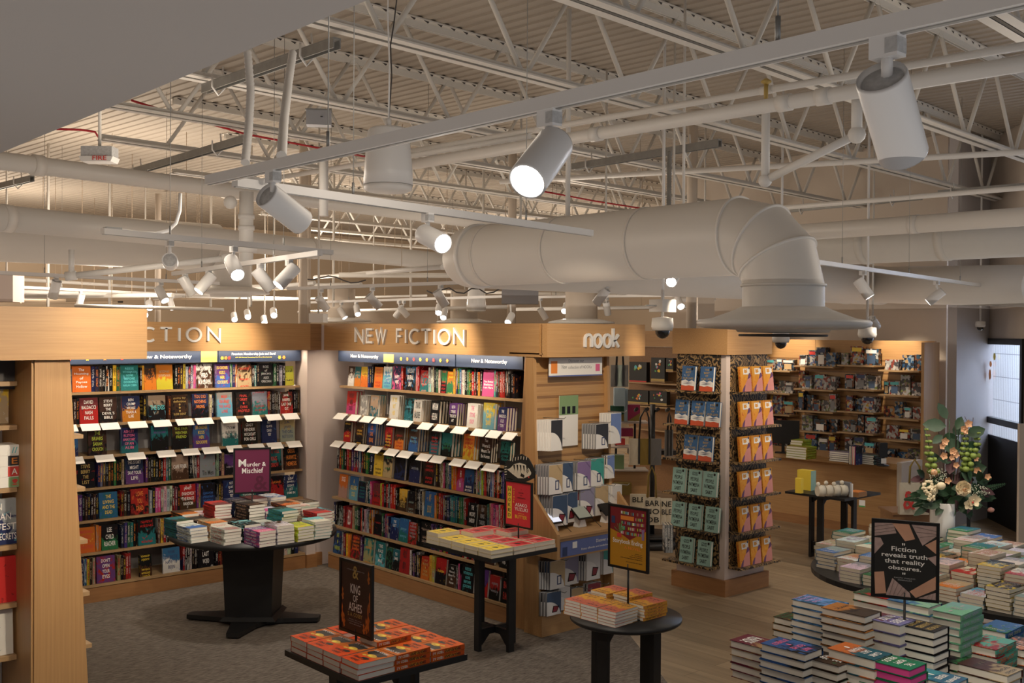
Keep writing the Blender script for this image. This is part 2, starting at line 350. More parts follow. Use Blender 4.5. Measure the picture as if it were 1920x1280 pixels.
def rotz3(a): return Matrix.Rotation(a, 3, 'Z')
def jit(c, v=.12): return tuple(max(.005, x*(1+random.uniform(-v, v))) for x in c)
# lying stack: near corner (xn,yn) = smallest x and y
def stack(xn, yn, z0, n, t, w, h, cols, where, ori=3, hard=True, page='page_cream', title=None, tmat='t_white', rz=0, jt=.004, kind=None, start=0, group=None):
    kind = kind or ('hardcover' if hard else 'paperback'); R = rotz3(rz) @ ORI[ori]
    ex, ey = (h, w) if ori in (0, 1) else (w, h); STK.append((xn, yn, xn+ex, yn+ey, z0+n*t))
    for i in range(n):
        a = random.uniform(-.03, .03) if i else 0; Ri = rotz3(a) @ R
        # corner of the local box that becomes local origin
        cx, cy = xn+ex/2+random.uniform(-jt, jt), yn+ey/2+random.uniform(-jt, jt)
        z = z0+(i+1)*t
        ctr = Vector((cx, cy, z-t/2)); loc = ctr-Ri @ Vector((w/2, t/2*.98, h/2))
        if where is None: lab = None
        pos = 'top' if i == n-1 else ('bottom' if i == 0 else nth(n-i)+' from top')
        lab = '%s %s, %s, %s' % (CN.get(cols[0], 'coloured') if isinstance(cols[0], str) else 'patterned', kind, pos, where)
        if kind in ('paperback', 'hardcover'): cols_ = [tuple(v*(.35+.45*random.random() if kind == 'hardcover' else .75) for v in jit(COL[q], .15)) for q in cols]
        else: cols_ = cols
        if i == 0: base_ = cols_
        book(Ri, loc, w, t*.97, h, base_, lab, hard, page, title if i == n-1 else None, tmat, group=group, cat='hardcover' if hard else 'paperback', nm='hardcover' if hard else 'paperback')
# ---------------------------------------------------------------- shelving bays
def at_bay(bay, s, y, z):
    o, a = bay['o'], bay['a']; return Vector((o[0]+math.cos(a)*s-math.sin(a)*y, o[1]+math.sin(a)*s+math.cos(a)*y, z))
def shelf_y(bay, z): return bay.get('y0', .01)+.13*max(0, z-.15)/1.73
def bay_s(bay, px, py, z):
    """distance along the bay of the point of the shelf front seen at this pixel"""
    yy = shelf_y(bay, z)
    if bay['axis'] == 'x': P = ony(px, py, bay['o'][1]+yy); return P.x-bay['o'][0]
    P = onx(px, py, bay['o'][0]+yy); return bay['o'][1]-P.y
def fill_bay(bay, rows, conv, where, sh, ztop):
    """rows: list of (shelf z, row zoom->pixel function, items)"""
    R = rotz3(bay['a'])
    for ri, (z, items) in enumerate(rows):
        y0 = shelf_y(bay, z); cnt = 0
        for it in items:
            kind, x0, x1 = it[0], it[1], it[2]; cf, py = conv[ri]
            s0, s1 = bay_s(bay, cf(x0), py, z), bay_s(bay, cf(x1), py, z)
            if s1 < bay['smin'] or s0 > bay['smax']: continue
            W = s1-s0
            if kind == 'F':
                cols = it[3]; ttl = it[4].split('|') if len(it) > 4 and it[4] else None; tm = it[5] if len(it) > 5 else 't_white'
                copies = it[6] if len(it) > 6 else 1
                h = min(.238, max(.205, W*1.5))*random.uniform(.97, 1.0); w = min(W*.97, .165); t = random.uniform(.022, .032)
                lean = .09 
                for k in range(copies):
                    cnt += 1
                    Rm = R @ Matrix.Rotation(-lean, 3, 'X'); yk = y0+.018+k*t*1.05
                    pos = at_bay(bay, s0+(W-w)/2+k*.004, yk, z+.002)
                    if k: lab = '%s copy behind a face-out book, %s along the %s shelf, %s' % (CN[cols[0]], nth(cnt), nth(ri+1), where)
                    else: lab = '%s face-out book, %s accents, %s along the %s shelf, %s' % (CN[cols[0]], CN[cols[min(2, len(cols)-1)]], nth(cnt), nth(ri+1), where)
                    book(Rm, pos, w, t, h, [tuple(x*(.72 if j < 2 else .85) for x in jit(COL[q], .15)) if q != 'w' else tuple(x*.9 for x in COL[q]) for j, q in enumerate(cols)], lab, k == 0 or True, random.choice(['page_cream', 'page_white']), ttl if k == 0 else None, tm, it[7] if len(it) > 7 else (.12, .88, .16, .90))
            else:
                cl = it[3]; n = len(cl); t = W/n
                for k, q in enumerate(cl):
                    cnt += 1; h = random.choice([.236, .232, .228, .222, .21]); d = random.uniform(.14, .158); tt = min(t*.96, .05)
                    # spine out: local x points into the shelf, y to the left->right
                    Rm = R @ Matrix(((0, 1, 0), (1, 0, 0), (0, 0, 1))) @ Matrix.Diagonal((1, 1, 1))
                    Rm = R @ Matrix(((0, -1, 0), (1, 0, 0), (0, 0, 1)))
                    lz = random.choice([0, 0, 0, .02, -.02])
                    pos = at_bay(bay, s0+k*t+tt, y0+.015+random.uniform(0, .012), z+.002)
                    c2 = random.choice('kkwdnrs'); c3 = random.choice('wwyweows')
                    if q in 'wyel': c3 = random.choice('kkrn')
                    lab = '%s spine, %s lettering, %s along the %s shelf, %s' % (CN[q], CN[c3], nth(cnt), nth(ri+1), where)
                    book(Rm, pos, d, tt, h, [tuple(x*.62 for x in jit(COL[q], .3)), jit(COL[q], .5) if random.random() < .4 else COL[c2], tuple(x*.8 for x in COL[c3])], lab, True, 'page_cream', pages=True)
def case_parts(root, L, zs, wside, sides=(1, 1), D=.46, top=2.245, back='back_grey', a=0, bay=None, shx=0):
    """root empty at the left front; local x along, y into the case"""
    th = .022
    mb = MB(); mb.box(0, D-.02, .15, L, D, top); mb.obj('back_panel', back, root)
    MB().box(0, .012, 0, L, D, .135).obj('plinth', 'base_alder', root)
    for z in zs:
        y0 = shelf_y(bay, z)-.004
        MB().box(.004+shx, y0, z-th, L-.004, D-.021, z).obj('shelf', 'shelf_oak', root)
    def side(x0, x1, m):
        poly = [(-.0, .0), (D, 0), (D, top), (.12, top), (.0, .25)]
        MB().prism(poly, lambda a_, b_, t_: (t_, a_, b_), x0, x1).obj('side_panel', m, root)
    if sides[0]: side(-wside, 0, 'oak_upright')
    if sides[1]: side(L, L+wside, 'oak_upright')
    # slotted uprights
    for x in [k*.91+.45 for k in range(int(L/.91)+1)]:
        if x < L-.1: MB().box(x-.012, D-.032, .15, x+.012, D-.0205, top).obj('slotted_upright', 'white_paint', root)
    # valance light under the sign
    MB().box(.1, .06, top+.008, L-.1, .085, top+.018).obj('valance_light', 'strip_glow', root)
    p0 = root.matrix_basis @ Vector((L/2, .05, top-.0)); q0 = root.matrix_basis @ Vector((L/2, .13, 0))
    al = area('valance_lamp', tuple(p0), tuple(q0), L-.1, .03, 10, (1, .84, .64))
    al.rotation_euler = (math.radians(4), 0, root.rotation_euler.z)
BL = dict(o=(2.62, 9.5), a=0.0, axis='x', smin=0, smax=3.04)
BR = dict(o=(5.84, 9.40), a=-math.pi/2, axis='y', smin=0, smax=2.86)
LZ = [.163+.2857*k for k in range(7)][::-1]
rl = thing('bookcase', 'long oak wall bookcase below the partly hidden FICTION sign, left of corner', 'bookcase', (2.62, 9.5, 0))
case_parts(rl, 3.03, LZ, .02, (0, 0), bay=BL)
rr_ = thing('bookcase', 'long oak bookcase under the NEW FICTION sign, right of the corner', 'bookcase', (5.84, 9.40, 0), -math.pi/2)
case_parts(rr_, 2.87, LZ, .05, (0, 0), bay=BR)
MB().prism([(-.0, 0), (.62, 0), (.62, 2.245), (.12, 2.245), (0, .3)], lambda a_, b_, t_: (t_, a_, b_), 2.875, 3.045).obj('side_panel', 'oak_upright', rr_)
# acrylic dividers standing on the shelves of the left case
for px in (225, 405):
    s = bay_s(BL, px, 800, 1.4); 
    tag(MB().prism([(-.012, .17), (.14, .17), (.20, 2.1), (.105, 2.1)], lambda a_, b_, t_: (t_, a_, b_), -.0025, .0025).obj('acrylic_divider', 'acrylic', None, at_bay(BL, s, 0, 0)), 'clear acrylic upright divider on left bookcase, '+('leftmost' if px < 300 else 'rightmost'), 'divider')
z1x = lambda x: 100+x*.27112
z2x = lambda x: 100+x*.28125
z3x = lambda x: 600+x*.21875
LR = [
 (LZ[0], [('S', 30, 135, 'rpnn'), ('F', 135, 270, 'oor', 'The|Haunting|of|Paynes|Hollow', 't_white'), ('S', 270, 465, 'nnkkkkyg'), ('F', 465, 605, 'ttc', 'REESE|WITHERSPOON|GONE|BEFORE|GOODBYE|HARLAN COBEN', 't_cyan'), ('S', 605, 635, 'ky'), ('F', 635, 720, 'odk', 'DEAD|FIRST', 't_black', 1, (.05, .95, .45, .9)), ('F', 720, 835, 'oye'), ('S', 845, 995, 'kkdysnwm'), ('F', 995, 1110, 'dwr', "NOBODY'S|HERO|M.W.CRAVEN", 't_white'), ('F', 1125, 1230, 'pbr', 'LISA GARDNER|KISS|HER|GOODBYE', 't_yellow'), ('S', 1230, 1280, 'gnr'), ('F', 1280, 1380, 'edr'), ('S', 1380, 1430, 'ktk'), ('F', 1430, 1530, 'kkg', 'ROSE|of|JERICHO|ALEX|GRECIAN', 't_grey'), ('S', 1530, 1610, 'gksk'), ('F', 1610, 1672, 'llk')]),
 (LZ[1], [('S', 60, 185, 'kdkkdk'), ('F', 185, 320, 'rik', 'DAVID|BALDACCI|NASH|FALLS', 't_white'), ('F', 325, 450, 'dkk', 'STEVE|BERRY|THE|DEVIL\'S|BIBLE', 't_white'), ('F', 460, 630, 'nor', 'BEN|CRUMP|WORSE|THAN A|LIE', 't_white'), ('S', 630, 650, 'k'), ('F', 650, 800, 'kec', 'THE EXES', 't_cyan', 1, (.1, .95, .42, .6)), ('S', 800, 820, 'd'), ('F', 820, 945, 'dkk', 'guilty by|definition|.|.|.|SUSIE DENT', 't_gold'), ('F', 965, 1085, 'nkr', "YOU DID|NOTHING|WRONG", 't_orange', 1, (.1, .9, .4, .95)), ('S', 1087, 1115, 'wn'), ('F', 1130, 1255, 'csc', 'MARK|GREANEY|THE HARD|LINE', 't_red'), ('F', 1265, 1385, 'kdk', 'FINAL|ORBIT|.|CHRIS|HADFIELD', 't_red'), ('F', 1385, 1490, 'str'), ('S', 1490, 1575, 'rdkkdd'), ('F', 1575, 1665, 'rdo', 'JANE|HARPER|LAST ONE|OUT', 't_white'), ('S', 1668, 1710, 'kkd')]),
 (LZ[2], [('F', 60, 180, 'bnw', 'MURDER|MYSTERY', 't_cyan'), ('F', 220, 405, 'dkg', 'THE|BRIARS|SARAH|CROUCH', 't_lime'), ('F', 460, 605, 'ntk', 'ASHLEY|ELSTON|ANATOMY|OF AN|ALIBI', 't_pink'), ('F', 680, 810, 'ktp'), ('F', 815, 960, 'kdt', 'THE FAIR|WEATHER|FRIEND', 't_lime', 1, (.15, .95, .45, .9)), ('F', 965, 1100, 'bpr', 'LISA GARDNER|KISS|HER|GOODBYE', 't_yellow'), ('F', 1165, 1300, 'wts', 'STORM|RACHEL|HAWKINS', 't_black', 1, (.12, .95, .3, .8)), ('F', 1305, 1430, 'kdr', 'GRADY|HENDRIX|WITCHCRAFT|FOR GIRLS', 't_white'), ('F', 1440, 1565, 'nnb', 'NOT|QUITE|DEAD|YET', 't_white', 1, (.2, .8, .3, .93)), ('F', 1575, 1680, 'sen', 'J.A.|JANCE|THE GIRL|NEXT DOOR', 't_navy')]),
 (LZ[3], [('F', 150, 312, 'kkr', 'STEVE|BERRY|THE|LIST', 't_gold'), ('S', 312, 460, 'nsdkdkgk'), ('S', 462, 495, 'ke'), ('F', 495, 642, 'nps', 'THIS STORY|MIGHT|SAVE YOUR|LIFE', 't_white'), ('S', 645, 820, 'pkkkkkkrtg'), ('F', 822, 948, 'ede', 'CAPE FEVER', 't_white', 1, (.1, .9, .45, .6)), ('S', 950, 1018, 'kkkr'), ('F', 1020, 1130, 'ssr', 'Tin Men', 't_black', 1, (.1, .9, .08, .28)), ('S', 1134, 1190, 'wke'), ('F', 1190, 1275, 'kps'), ('S', 1280, 1478, 'kkdrngksk'), ('F', 1480, 1590, 'tkr', 'JOE HILL|KING|SORROW', 't_red'), ('F', 1595, 1715, 'kdo', 'GREGG|HURWITZ|NEMESIS', 't_orange')]),
 (LZ[4], [('S', 120, 200, 'kmp'), ('S', 200, 308, 'kdkkdk'), ('F', 310, 440, 'btt', 'THE|LIVING|AND THE|DEAD', 't_yellow'), ('S', 455, 520, 'kdk'), ('F', 522, 645, 'rko', 'LOVE|YOU|DEAD', 't_orange'), ('S', 647, 800, 'skmmwwww'), ('S', 802, 850, 'kik'), ('F', 852, 960, 'rdw', "JANET|EVANOVICH|THE KING'S|RANSOM", 't_white'), ('S', 962, 988, 'pe'), ('F', 990, 1090, 'nkb'), ('S', 1095, 1138, 'kkd'), ('F', 1142, 1250, 'nnb', 'NOT|QUITE|DEAD|YET', 't_white', 1, (.2, .8, .3, .93)), ('F', 1255, 1360, 'tkw'), ('F', 1360, 1412, 'nns'), ('S', 1415, 1448, 'ss'), ('F', 1450, 1545, 'rko'), ('F', 1547, 1638, 'ntw', "LISA|JEWELL|DON'T|LET|HIM IN", 't_white')]),
 (LZ[5], [('F', 172, 288, 'ooy', 'MARSHALL|BUDDY|EXIT|STRATEGY', 't_red'), ('S', 290, 325, 'oo'), ('F', 327, 440, 'kgd', 'LEE|CHILD|REACHER', 't_white'), ('S', 458, 560, 'npgtk'), ('F', 562, 700, 'ktr'), ('S', 702, 780, 'dyrk'), ('F', 790, 900, 'drr'), ('S', 905, 1100, 'kdngkkrsdk'), ('F', 1100, 1210, 'kgs'), ('S', 1215, 1400, 'kkdrngskd'), ('F', 1400, 1500, 'nnw'), ('F', 1520, 1630, 'rke')]),
 (LZ[6], [('S', 190, 285, 'nbyde'), ('F', 287, 430, 'prr', "DON'T|OPEN|YOUR|EYES", 't_white'), ('S', 432, 455, 'e'), ('S', 457, 525, 'kdrr'), ('F', 582, 665, 'kdy'), ('F', 722, 868, 'wbb', 'WHAM|CHRISTIE|HAVE TO|BEEN', 't_navy'), ('S', 870, 963, 'rkkwkk'), ('F', 966, 1082, 'kkw', 'THE|LAST|WORD', 't_white'), ('S', 1085, 1170, 'kkdk'), ('F', 1180, 1280, 'kws'), ('S', 1285, 1430, 'kwkrwkd'), ('F', 1440, 1540, 'tkk'), ('S', 1545, 1640, 'wwkn')])]
LC = [(z1x, 726), (z1x, 780), (z1x, 834), (z1x, 893), (z2x, 945), (z2x, 1000), (z2x, 1050)]
fill_bay(BL, LR, LC, 'left bookcase', None, None)
RRW = [
 (LZ[0], [('F', 222, 275, 'dwe', 'BURN|DOWN|MASTER', 't_white'), ('F', 278, 328, 'toe'), ('F', 330, 395, 'oyd'), ('S', 395, 440, 'nnk'), ('F', 445, 515, 'oor'), ('F', 520, 595, 'cwb'), ('F', 600, 680, 'nmg', 'HAPPY|WIFE', 't_white', 1, (.1, .9, .25, .6)), ('S', 682, 700, 'r'), ('F', 705, 805, 'kbr', 'HOLIDAY|BURIAL|DAY', 't_white'), ('S', 806, 838, 'wr'), ('F', 840, 910, 'tre'), ('S', 915, 1012, 'wwwkgw'), ('F', 1015, 1065, 'kgr'), ('F', 1068, 1130, 'goy'), ('S', 1130, 1370, 'yngbwwkggkrkkyk'), ('F', 1372, 1475, 'mmr', 'You Better|Believe|i am Here', 't_white', 1, (.1, .9, .3, .6)), ('S', 1477, 1650, 'cndrrrdkkkk')]),
 (LZ[1], [('F', 205, 290, 'rmm', 'ROSES|ARE|DEAD', 't_black', 3), ('F', 325, 385, 'sws', None, None, 3), ('F', 410, 480, 'ets', None, None, 3), ('F', 575, 655, 'wwk', 'IT IS|NOT|HER', 't_yellow', 3), ('F', 705, 780, 'tkc', None, None, 2), ('F', 782, 850, 'wwo', 'TRAVIS|BALDREE', 't_black', 4), ('F', 925, 1005, 'kkr', 'MIRIAM|HELENA', 't_white', 4), ('F', 1085, 1155, 'kpn', 'RUTH|STRIKE|THE EXCITE|ART', 't_white', 4), ('F', 1240, 1330, 'wwe', 'THE|STONE|DROP', 't_pink', 3), ('F', 1375, 1475, 'cys', 'BRIAN|ADAMS|DAWN', 't_yellow', 3), ('F', 1505, 1580, 'pnw', 'THE|MARIGOLD|COLD|TOWN', 't_white', 4)]),
 (LZ[2], [('F', 185, 245, 'kry', None, None, 3), ('F', 285, 350, 'dky', None, None, 3), ('F', 385, 455, 'nbo', 'LEE|CANE|STONE', 't_orange', 4), ('F', 535, 598, 'rky', None, None, 3), ('F', 622, 698, 'dor', None, None, 3), ('F', 740, 822, 'dbc', None, None, 4), ('F', 920, 1000, 'tkr', None, None, 3), ('F', 1025, 1110, 'tkg', None, None, 4), ('F', 1205, 1300, 'oyr', None, None, 2), ('F', 1350, 1450, 'kdk', "You|Weren't|Meant To|Be Human", 't_white', 3), ('F', 1525, 1610, 'ktt', None, None, 2)]),
 (LZ[3], [('S', 130, 400, 'krgkrdpnnbkkg'), ('F', 402, 440, 'knw', 'BO|ES', 't_white'), ('F', 442, 520, 'yyk'), ('F', 522, 600, 'ekg'), ('F', 605, 722, 'knk'), ('F', 740, 842, 'nks'), ('F', 860, 970, 'dkr'), ('S', 972, 1040, 'dde'), ('S', 1040, 1150, 'mkgkbyoo'), ('F', 1152, 1215, 'rmm', 'Hi|Ho', 't_white'), ('F', 1217, 1300, 'nbo', 'MURDER|MYSTERY', 't_white', 1, (.1, .9, .05, .3)), ('S', 1305, 1580, 'kwtwlgrkkbsrkrknpk')]),
 (LZ[4], [('F', 140, 215, 'oee', 'DOGS', 't_white', 1, (.1, .9, .7, .9)), ('F', 230, 305, 'cbt', 'A|KILLING|COLD', 't_yellow'), ('F', 308, 372, 'nkt'), ('S', 380, 430, 'ktm'), ('F', 430, 500, 'irk'), ('S', 502, 650, 'lrkrkrrrk'), ('F', 655, 725, 'dyk', 'THE|DEPTHS', 't_gold'), ('F', 730, 795, 'kds'), ('S', 800, 870, 'kkkke'), ('F', 875, 965, 'bby', 'MY|BOOK', 't_gold'), ('S', 968, 1110, 'odrrpknt'), ('S', 1112, 1240, 'tttkgggr'), ('F', 1245, 1325, 'kkw', "THE|MOON'S|SHADOW", 't_white'), ('F', 1330, 1415, 'kds', 'NEW|RING|TAKERS', 't_grey'), ('S', 1418, 1580, 'gemmmmwrrk')]),
 (LZ[5], [('S', 100, 130, 'nk'), ('F', 135, 185, 'kss'), ('S', 187, 200, 'r'), ('F', 203, 260, 'rir', 'HELLO', 't_white'), ('S', 262, 330, 'eggk'), ('S', 332, 440, 'rkwswkdo'), ('F', 442, 510, 'kkr'), ('S', 512, 578, 'gkpn'), ('F', 582, 655, 'nbw', 'THE|LIST', 't_white', 1, (.1, .9, .6, .9)), ('F', 657, 735, 'btc'), ('F', 737, 810, 'rds'), ('S', 812, 838, 'kk'), ('F', 840, 935, 'kke'), ('S', 940, 1100, 'ppngmkyrk'), ('F', 1110, 1180, 'nkw'), ('S', 1185, 1400, 'krwrkrnwkrd'), ('F', 1400, 1480, 'dko', 'MISTER', 't_white'), ('F', 1520, 1600, 'kkw', 'KIND|WIND', 't_white')]),
 (LZ[6], [('F', 95, 165, 'nbr', 'HER|.|WARNING', 't_lime'), ('S', 170, 240, 'sryo'), ('F', 242, 325, 'dro'), ('S', 328, 348, 'p'), ('F', 350, 440, 'eto', None, None, 2), ('F', 455, 540, 'tcr', 'THIS|PLACE|IS|MINE', 't_white'), ('F', 545, 600, 'kgt'), ('F', 602, 660, 'ktw', 'THE|SUMMER', 't_white', 1, (.1, .9, .5, .85)), ('F', 662, 748, 'rrk', 'HOLY|BOY', 't_black'), ('S', 752, 842, 'wkpknd'), ('F', 845, 922, 'ord', 'ONLY|MURDER|.|FROM|WITHIN', 't_gold', 2), ('S', 925, 968, 'yy'), ('F', 970, 1060, 'kry'), ('F', 1072, 1148, 'dke', "You|Weren't|Meant To|Be|Human", 't_white'), ('S', 1150, 1185, 'km'), ('F', 1190, 1300, 'kkt', 'REESE|WITHERSPOON|GONE|BEFORE|GOODBYE', 't_cyan'), ('F', 1320, 1420, 'rpn'), ('F', 1432, 1520, 'rks'), ('F', 1532, 1612, 'kkg', 'BLACK|FLAME', 't_red')])]
RC = [(z3x, 735), (z3x, 790), (z3x, 850), (z3x, 905), (z3x, 960), (z3x, 1015), (z3x, 1070)]
fill_bay(BR, RRW, RC, 'NEW FICTION bookcase', None, None)
# shelf talkers: white cards tilted forward off the shelf edge
def talkers(bay, ri, conv, xs, where, py):
    z = LZ[ri]
    for k, (a, b) in enumerate(xs):
        s0, s1 = bay_s(bay, conv(a), py, z), bay_s(bay, conv(b), py, z)
        if s1 < bay['smin']: continue
        w = s1-s0; y0 = shelf_y(bay, z)
        mb = MB(); mb.prism([(-.008, .004), (-.075, -.052), (-.073, -.055), (-.006, .0)], lambda a_, b_, t_: (t_, a_, b_), 0, w); mb.box(0, -.009, -.02, w, -.005, .003)
        tag(mb.obj('shelf_card', 'card_white', None, at_bay(bay, s0, y0, z), bay['a']), 'white review card on %s shelf edge, %s from left, %s' % (nth(ri+1), nth(k+1), where), 'shelf card')
talkers(BL, 1, z1x, [(60, 155), (180, 310), (320, 445), (510, 635), (678, 800), (840, 955), (975, 1090), (1150, 1258), (1315, 1420), (1462, 1560), (1580, 1680)], 'left bookcase', 790)
talkers(BL, 2, z1x, [(60, 200), (280, 410), (498, 622), (708, 830), (880, 995), (1022, 1140), (1190, 1295), (1340, 1445), (1470, 1570), (1605, 1700)], 'left bookcase', 845)
talkers(BR, 1, z3x, [(160, 245), (278, 362), (385, 472), (490, 582), (620, 712), (712, 808), (882, 982), (1015, 1115), (1170, 1280), (1340, 1455), (1470, 1572), (1605, 1700)], 'NEW FICTION bookcase', 785)
talkers(BR, 2, z3x, [(135, 215), (235, 320), (345, 430), (455, 545), (595, 690), (708, 810), (870, 970), (985, 1090), (1155, 1262), (1285, 1400), (1435, 1550)], 'NEW FICTION bookcase', 840)
# ---------------------------------------------------------------- floor, walls, deck
def sbox(name, mat, x0, y0, z0, x1, y1, z1): return struct(MB().box(x0, y0, z0, x1, y1, z1).obj(name, mat))
sbox('floor', 'plank_floor', -2, -2, -.05, 24, 26, 0)
# carpet zone: follows the two bookcases, ends on a slanting line by the round table
cz = [(-2, -2), (3.4, -2), (4.9, 3.6), onz(1172, 1180, 0)[:2], (6.75, 6.1), (6.75, 10), (-2, 10)]
struct(MB().prism([tuple(p) for p in cz], lambda a, b, t: (a, b, t), 0, .006).obj('floor_carpet', 'carpet_pile'))
DK = 5.05; CA = math.radians(4.4)
cu_, cv_ = Vector((math.cos(CA), math.sin(CA), 0)), Vector((-math.sin(CA), math.cos(CA), 0))
mb = MB(); per = .15; v = []; O = Vector((-3, -4, 0)); n = 0
prof = [(0, 0), (.06, 0), (.07, .013), (.125, .013), (.135, 0)]
pts = []
for i in range(int(25/per)):
    for a, h in prof: pts.append((i*per+a, h))
for (a, h) in pts:
    for b in (-1, 32): q = O+cu_*(a)+cv_*b; v.append((q.x, q.y, DK+h))
mb.add(v, [(2*i, 2*i+1, 2*i+3, 2*i+2) for i in range(len(pts)-1)]); struct(mb.obj('ceiling', 'deck_paint'))
sbox('wall_far', 'wall_tan', -3, 25, 0, 24, 25.2, 5.1)
sbox('wall_right', 'wall_tan', 22, 11.2, 0, 22.2, 25.2, 5.1)
sbox('wall_back', 'wall_beige', 13.45, 6.56, 0, 13.6, 11.35, 5.1)
sbox('wall_left', 'wall_tan', -3.2, -2, 0, -3, 25, 5.1)
sbox('wall_divider', 'wall_beige', 13.6, 11.2, 0, 22, 11.35, 5.1)
# white plaster corner between the two long bookcases
sbox('wall_corner', 'wall_pink', 5.66, 9.55, 0, 6.6, 9.75, 2.5)
sbox('wall_corner_pilaster', 'wall_pink', 5.655, 9.50, .14, 5.76, 9.56, 2.24)
sbox('baseboard_corner', 'base_alder', 5.655, 9.485, 0, 5.775, 9.56, .14); sbox('baseboard_corner_back', 'base_alder', 5.775, 9.53, 0, 5.86, 9.56, .14)
# right-hand wall with the door set at an angle
P2 = dep(1846, 637, 14.3); P3 = dep(1921, 640, 12.9); P1 = Vector((13.35, 6.62, 0)); P2.z = 0; P3.z = 0
def wallseg(name, mat, a, b, z0, z1, th=.12):
    d = (b-a).normalized(); q = Vector((d.y, -d.x, 0))
    if q.dot(RT+FW*.3) < 0: q = -q
    mb = MB(); mb.prism([(a.x, a.y), (b.x, b.y), (b.x+q.x*th, b.y+q.y*th), (a.x+q.x*th, a.y+q.y*th)], lambda x, y, t: (x, y, t), z0, z1); return struct(mb.obj(name, mat))
wallseg('wall_column', 'wall_grey', P1+Vector((-.15, -.2, 0)), P2, 0, 5.1)
wallseg('wall_door_lintel', 'wall_beige', P2, P3, 2.40, 5.1)
d23 = (P3-P2).normalized(); P4 = P3+d23*.7
wallseg('wall_door_side', 'wall_beige', P3, P4, 0, 5.1)
# door leaf frame
dl = (P3-P2).length; ang = math.atan2(d23.y, d23.x)
dr = struct(link('door_1', None, None, (P2.x, P2.y, 0), ang)); 
mb = MB(); fw_ = .07
mb.box(0, -.03, 0, fw_, .05, 2.4); mb.box(dl-fw_, -.03, 0, dl, .05, 2.4); mb.box(fw_, -.03, 2.32, dl-fw_, .05, 2.4); mb.box(fw_, -.03, 1.28, dl-fw_, .05, 1.36)
mb.obj('door_frame', 'black_metal', dr)
MB().box(fw_, 0, 0, dl-fw_, .03, 1.12).obj('lower_panel', 'black_metal', dr)
MB().box(fw_, .005, 1.12, dl-fw_, .012, 2.32).obj('door_glass', 'acrylic', dr)
MB().box(.12, -.06, 1.05, .17, -.03, 1.4).obj('door_pull', 'black_metal', dr)
# outside: white ribbed metal siding in daylight
m, t, b = newmat('white_siding'); N = t.nodes; L = t.links
b.inputs['Base Color'].default_value = (.62, .68, .78, 1); b.inputs['Roughness'].default_value = .5; b.inputs['Emission Color'].default_value = (.62, .72, .92, 1); b.inputs['Emission Strength'].default_value = 0
q23 = Vector((d23.y, -d23.x, 0)); q23 = q23 if q23.dot(RT) > 0 else -q23
N['Principled BSDF'].inputs['Emission Strength'].default_value = 0
g = N.new('ShaderNodeTexCoord'); mp = N.new('ShaderNodeMapping'); mp.inputs['Rotation'].default_value = (math.radians(90), 0, 0); br = N.new('ShaderNodeTexBrick'); br.offset = 0
br.inputs['Scale'].default_value = 1; br.inputs['Brick Width'].default_value = .085; br.inputs['Row Height'].default_value = .42; br.inputs['Mortar Size'].default_value = .008
br.inputs['Color1'].default_value = br.inputs['Color2'].default_value = (.66, .72, .82, 1); br.inputs['Mortar'].default_value = (.22, .25, .33, 1)
L.new(g.outputs['Object'], mp.inputs[0]); L.new(mp.outputs[0], br.inputs[0]); L.new(br.outputs['Color'], b.inputs['Base Color'])
o0 = P2+q23*2.0-d23*6.0
struct(MB().box(0, 0, 0, 8.5, .1, 4.5).obj('neighbour_siding', 'white_siding', None, tuple(o0), ang))
area('daylight', tuple(P2+q23*.6-d23*1.5+Vector((0, 0, 4.6))), tuple(P2+q23*2.0-d23*1.5+Vector((0, 0, 1.2))), 4.5, 1.0, 800, (.72, .83, 1))
# little printed decal stickers hanging on the door glass
dc = thing('window_decal', 'orange and white figure decal on the door glass', 'decal', (P2.x+d23.x*.28-q23.x*.01, P2.y+d23.y*.28-q23.y*.01, 1.80), ang)
MB().sphere((0, -.01, .12), .06, 8, 0, (.8, .1, 1.2)).sphere((.02, -.01, .26), .05, 8, 0, (1, .1, .8)).obj('figure', 't_orange', dc)
MB().sphere((.16, -.01, .36), .05, 8, 0, (1, .1, 1)).obj('leaf', 't_yellow', dc)
al = P1.lerp(P2, .45); tag(MB().sphere((0, 0, 0), .075, 12, 0, (.5, .5, 1.3)).obj('wall_sensor', 'wall_beige', None, (al.x-.09, al.y-.02, 2.05)), 'oval beige sensor on the grey wall left of the door', 'sensor')
# grey soffit over the camera's left
s1, s3 = onz(690, 0, 3.0), onz(0, 287, 3.0)
dd = (s3-s1).normalized(); sa, sb_ = s1-dd*4, s3+dd*3
struct(MB().prism([(sa.x, sa.y), (sb_.x, sb_.y), (sb_.x-3.4, sb_.y), (sa.x-3.4, sa.y)], lambda x, y, t: (x, y, t), 3.0, 5.0).obj('ceiling_soffit', 'soffit_grey'))
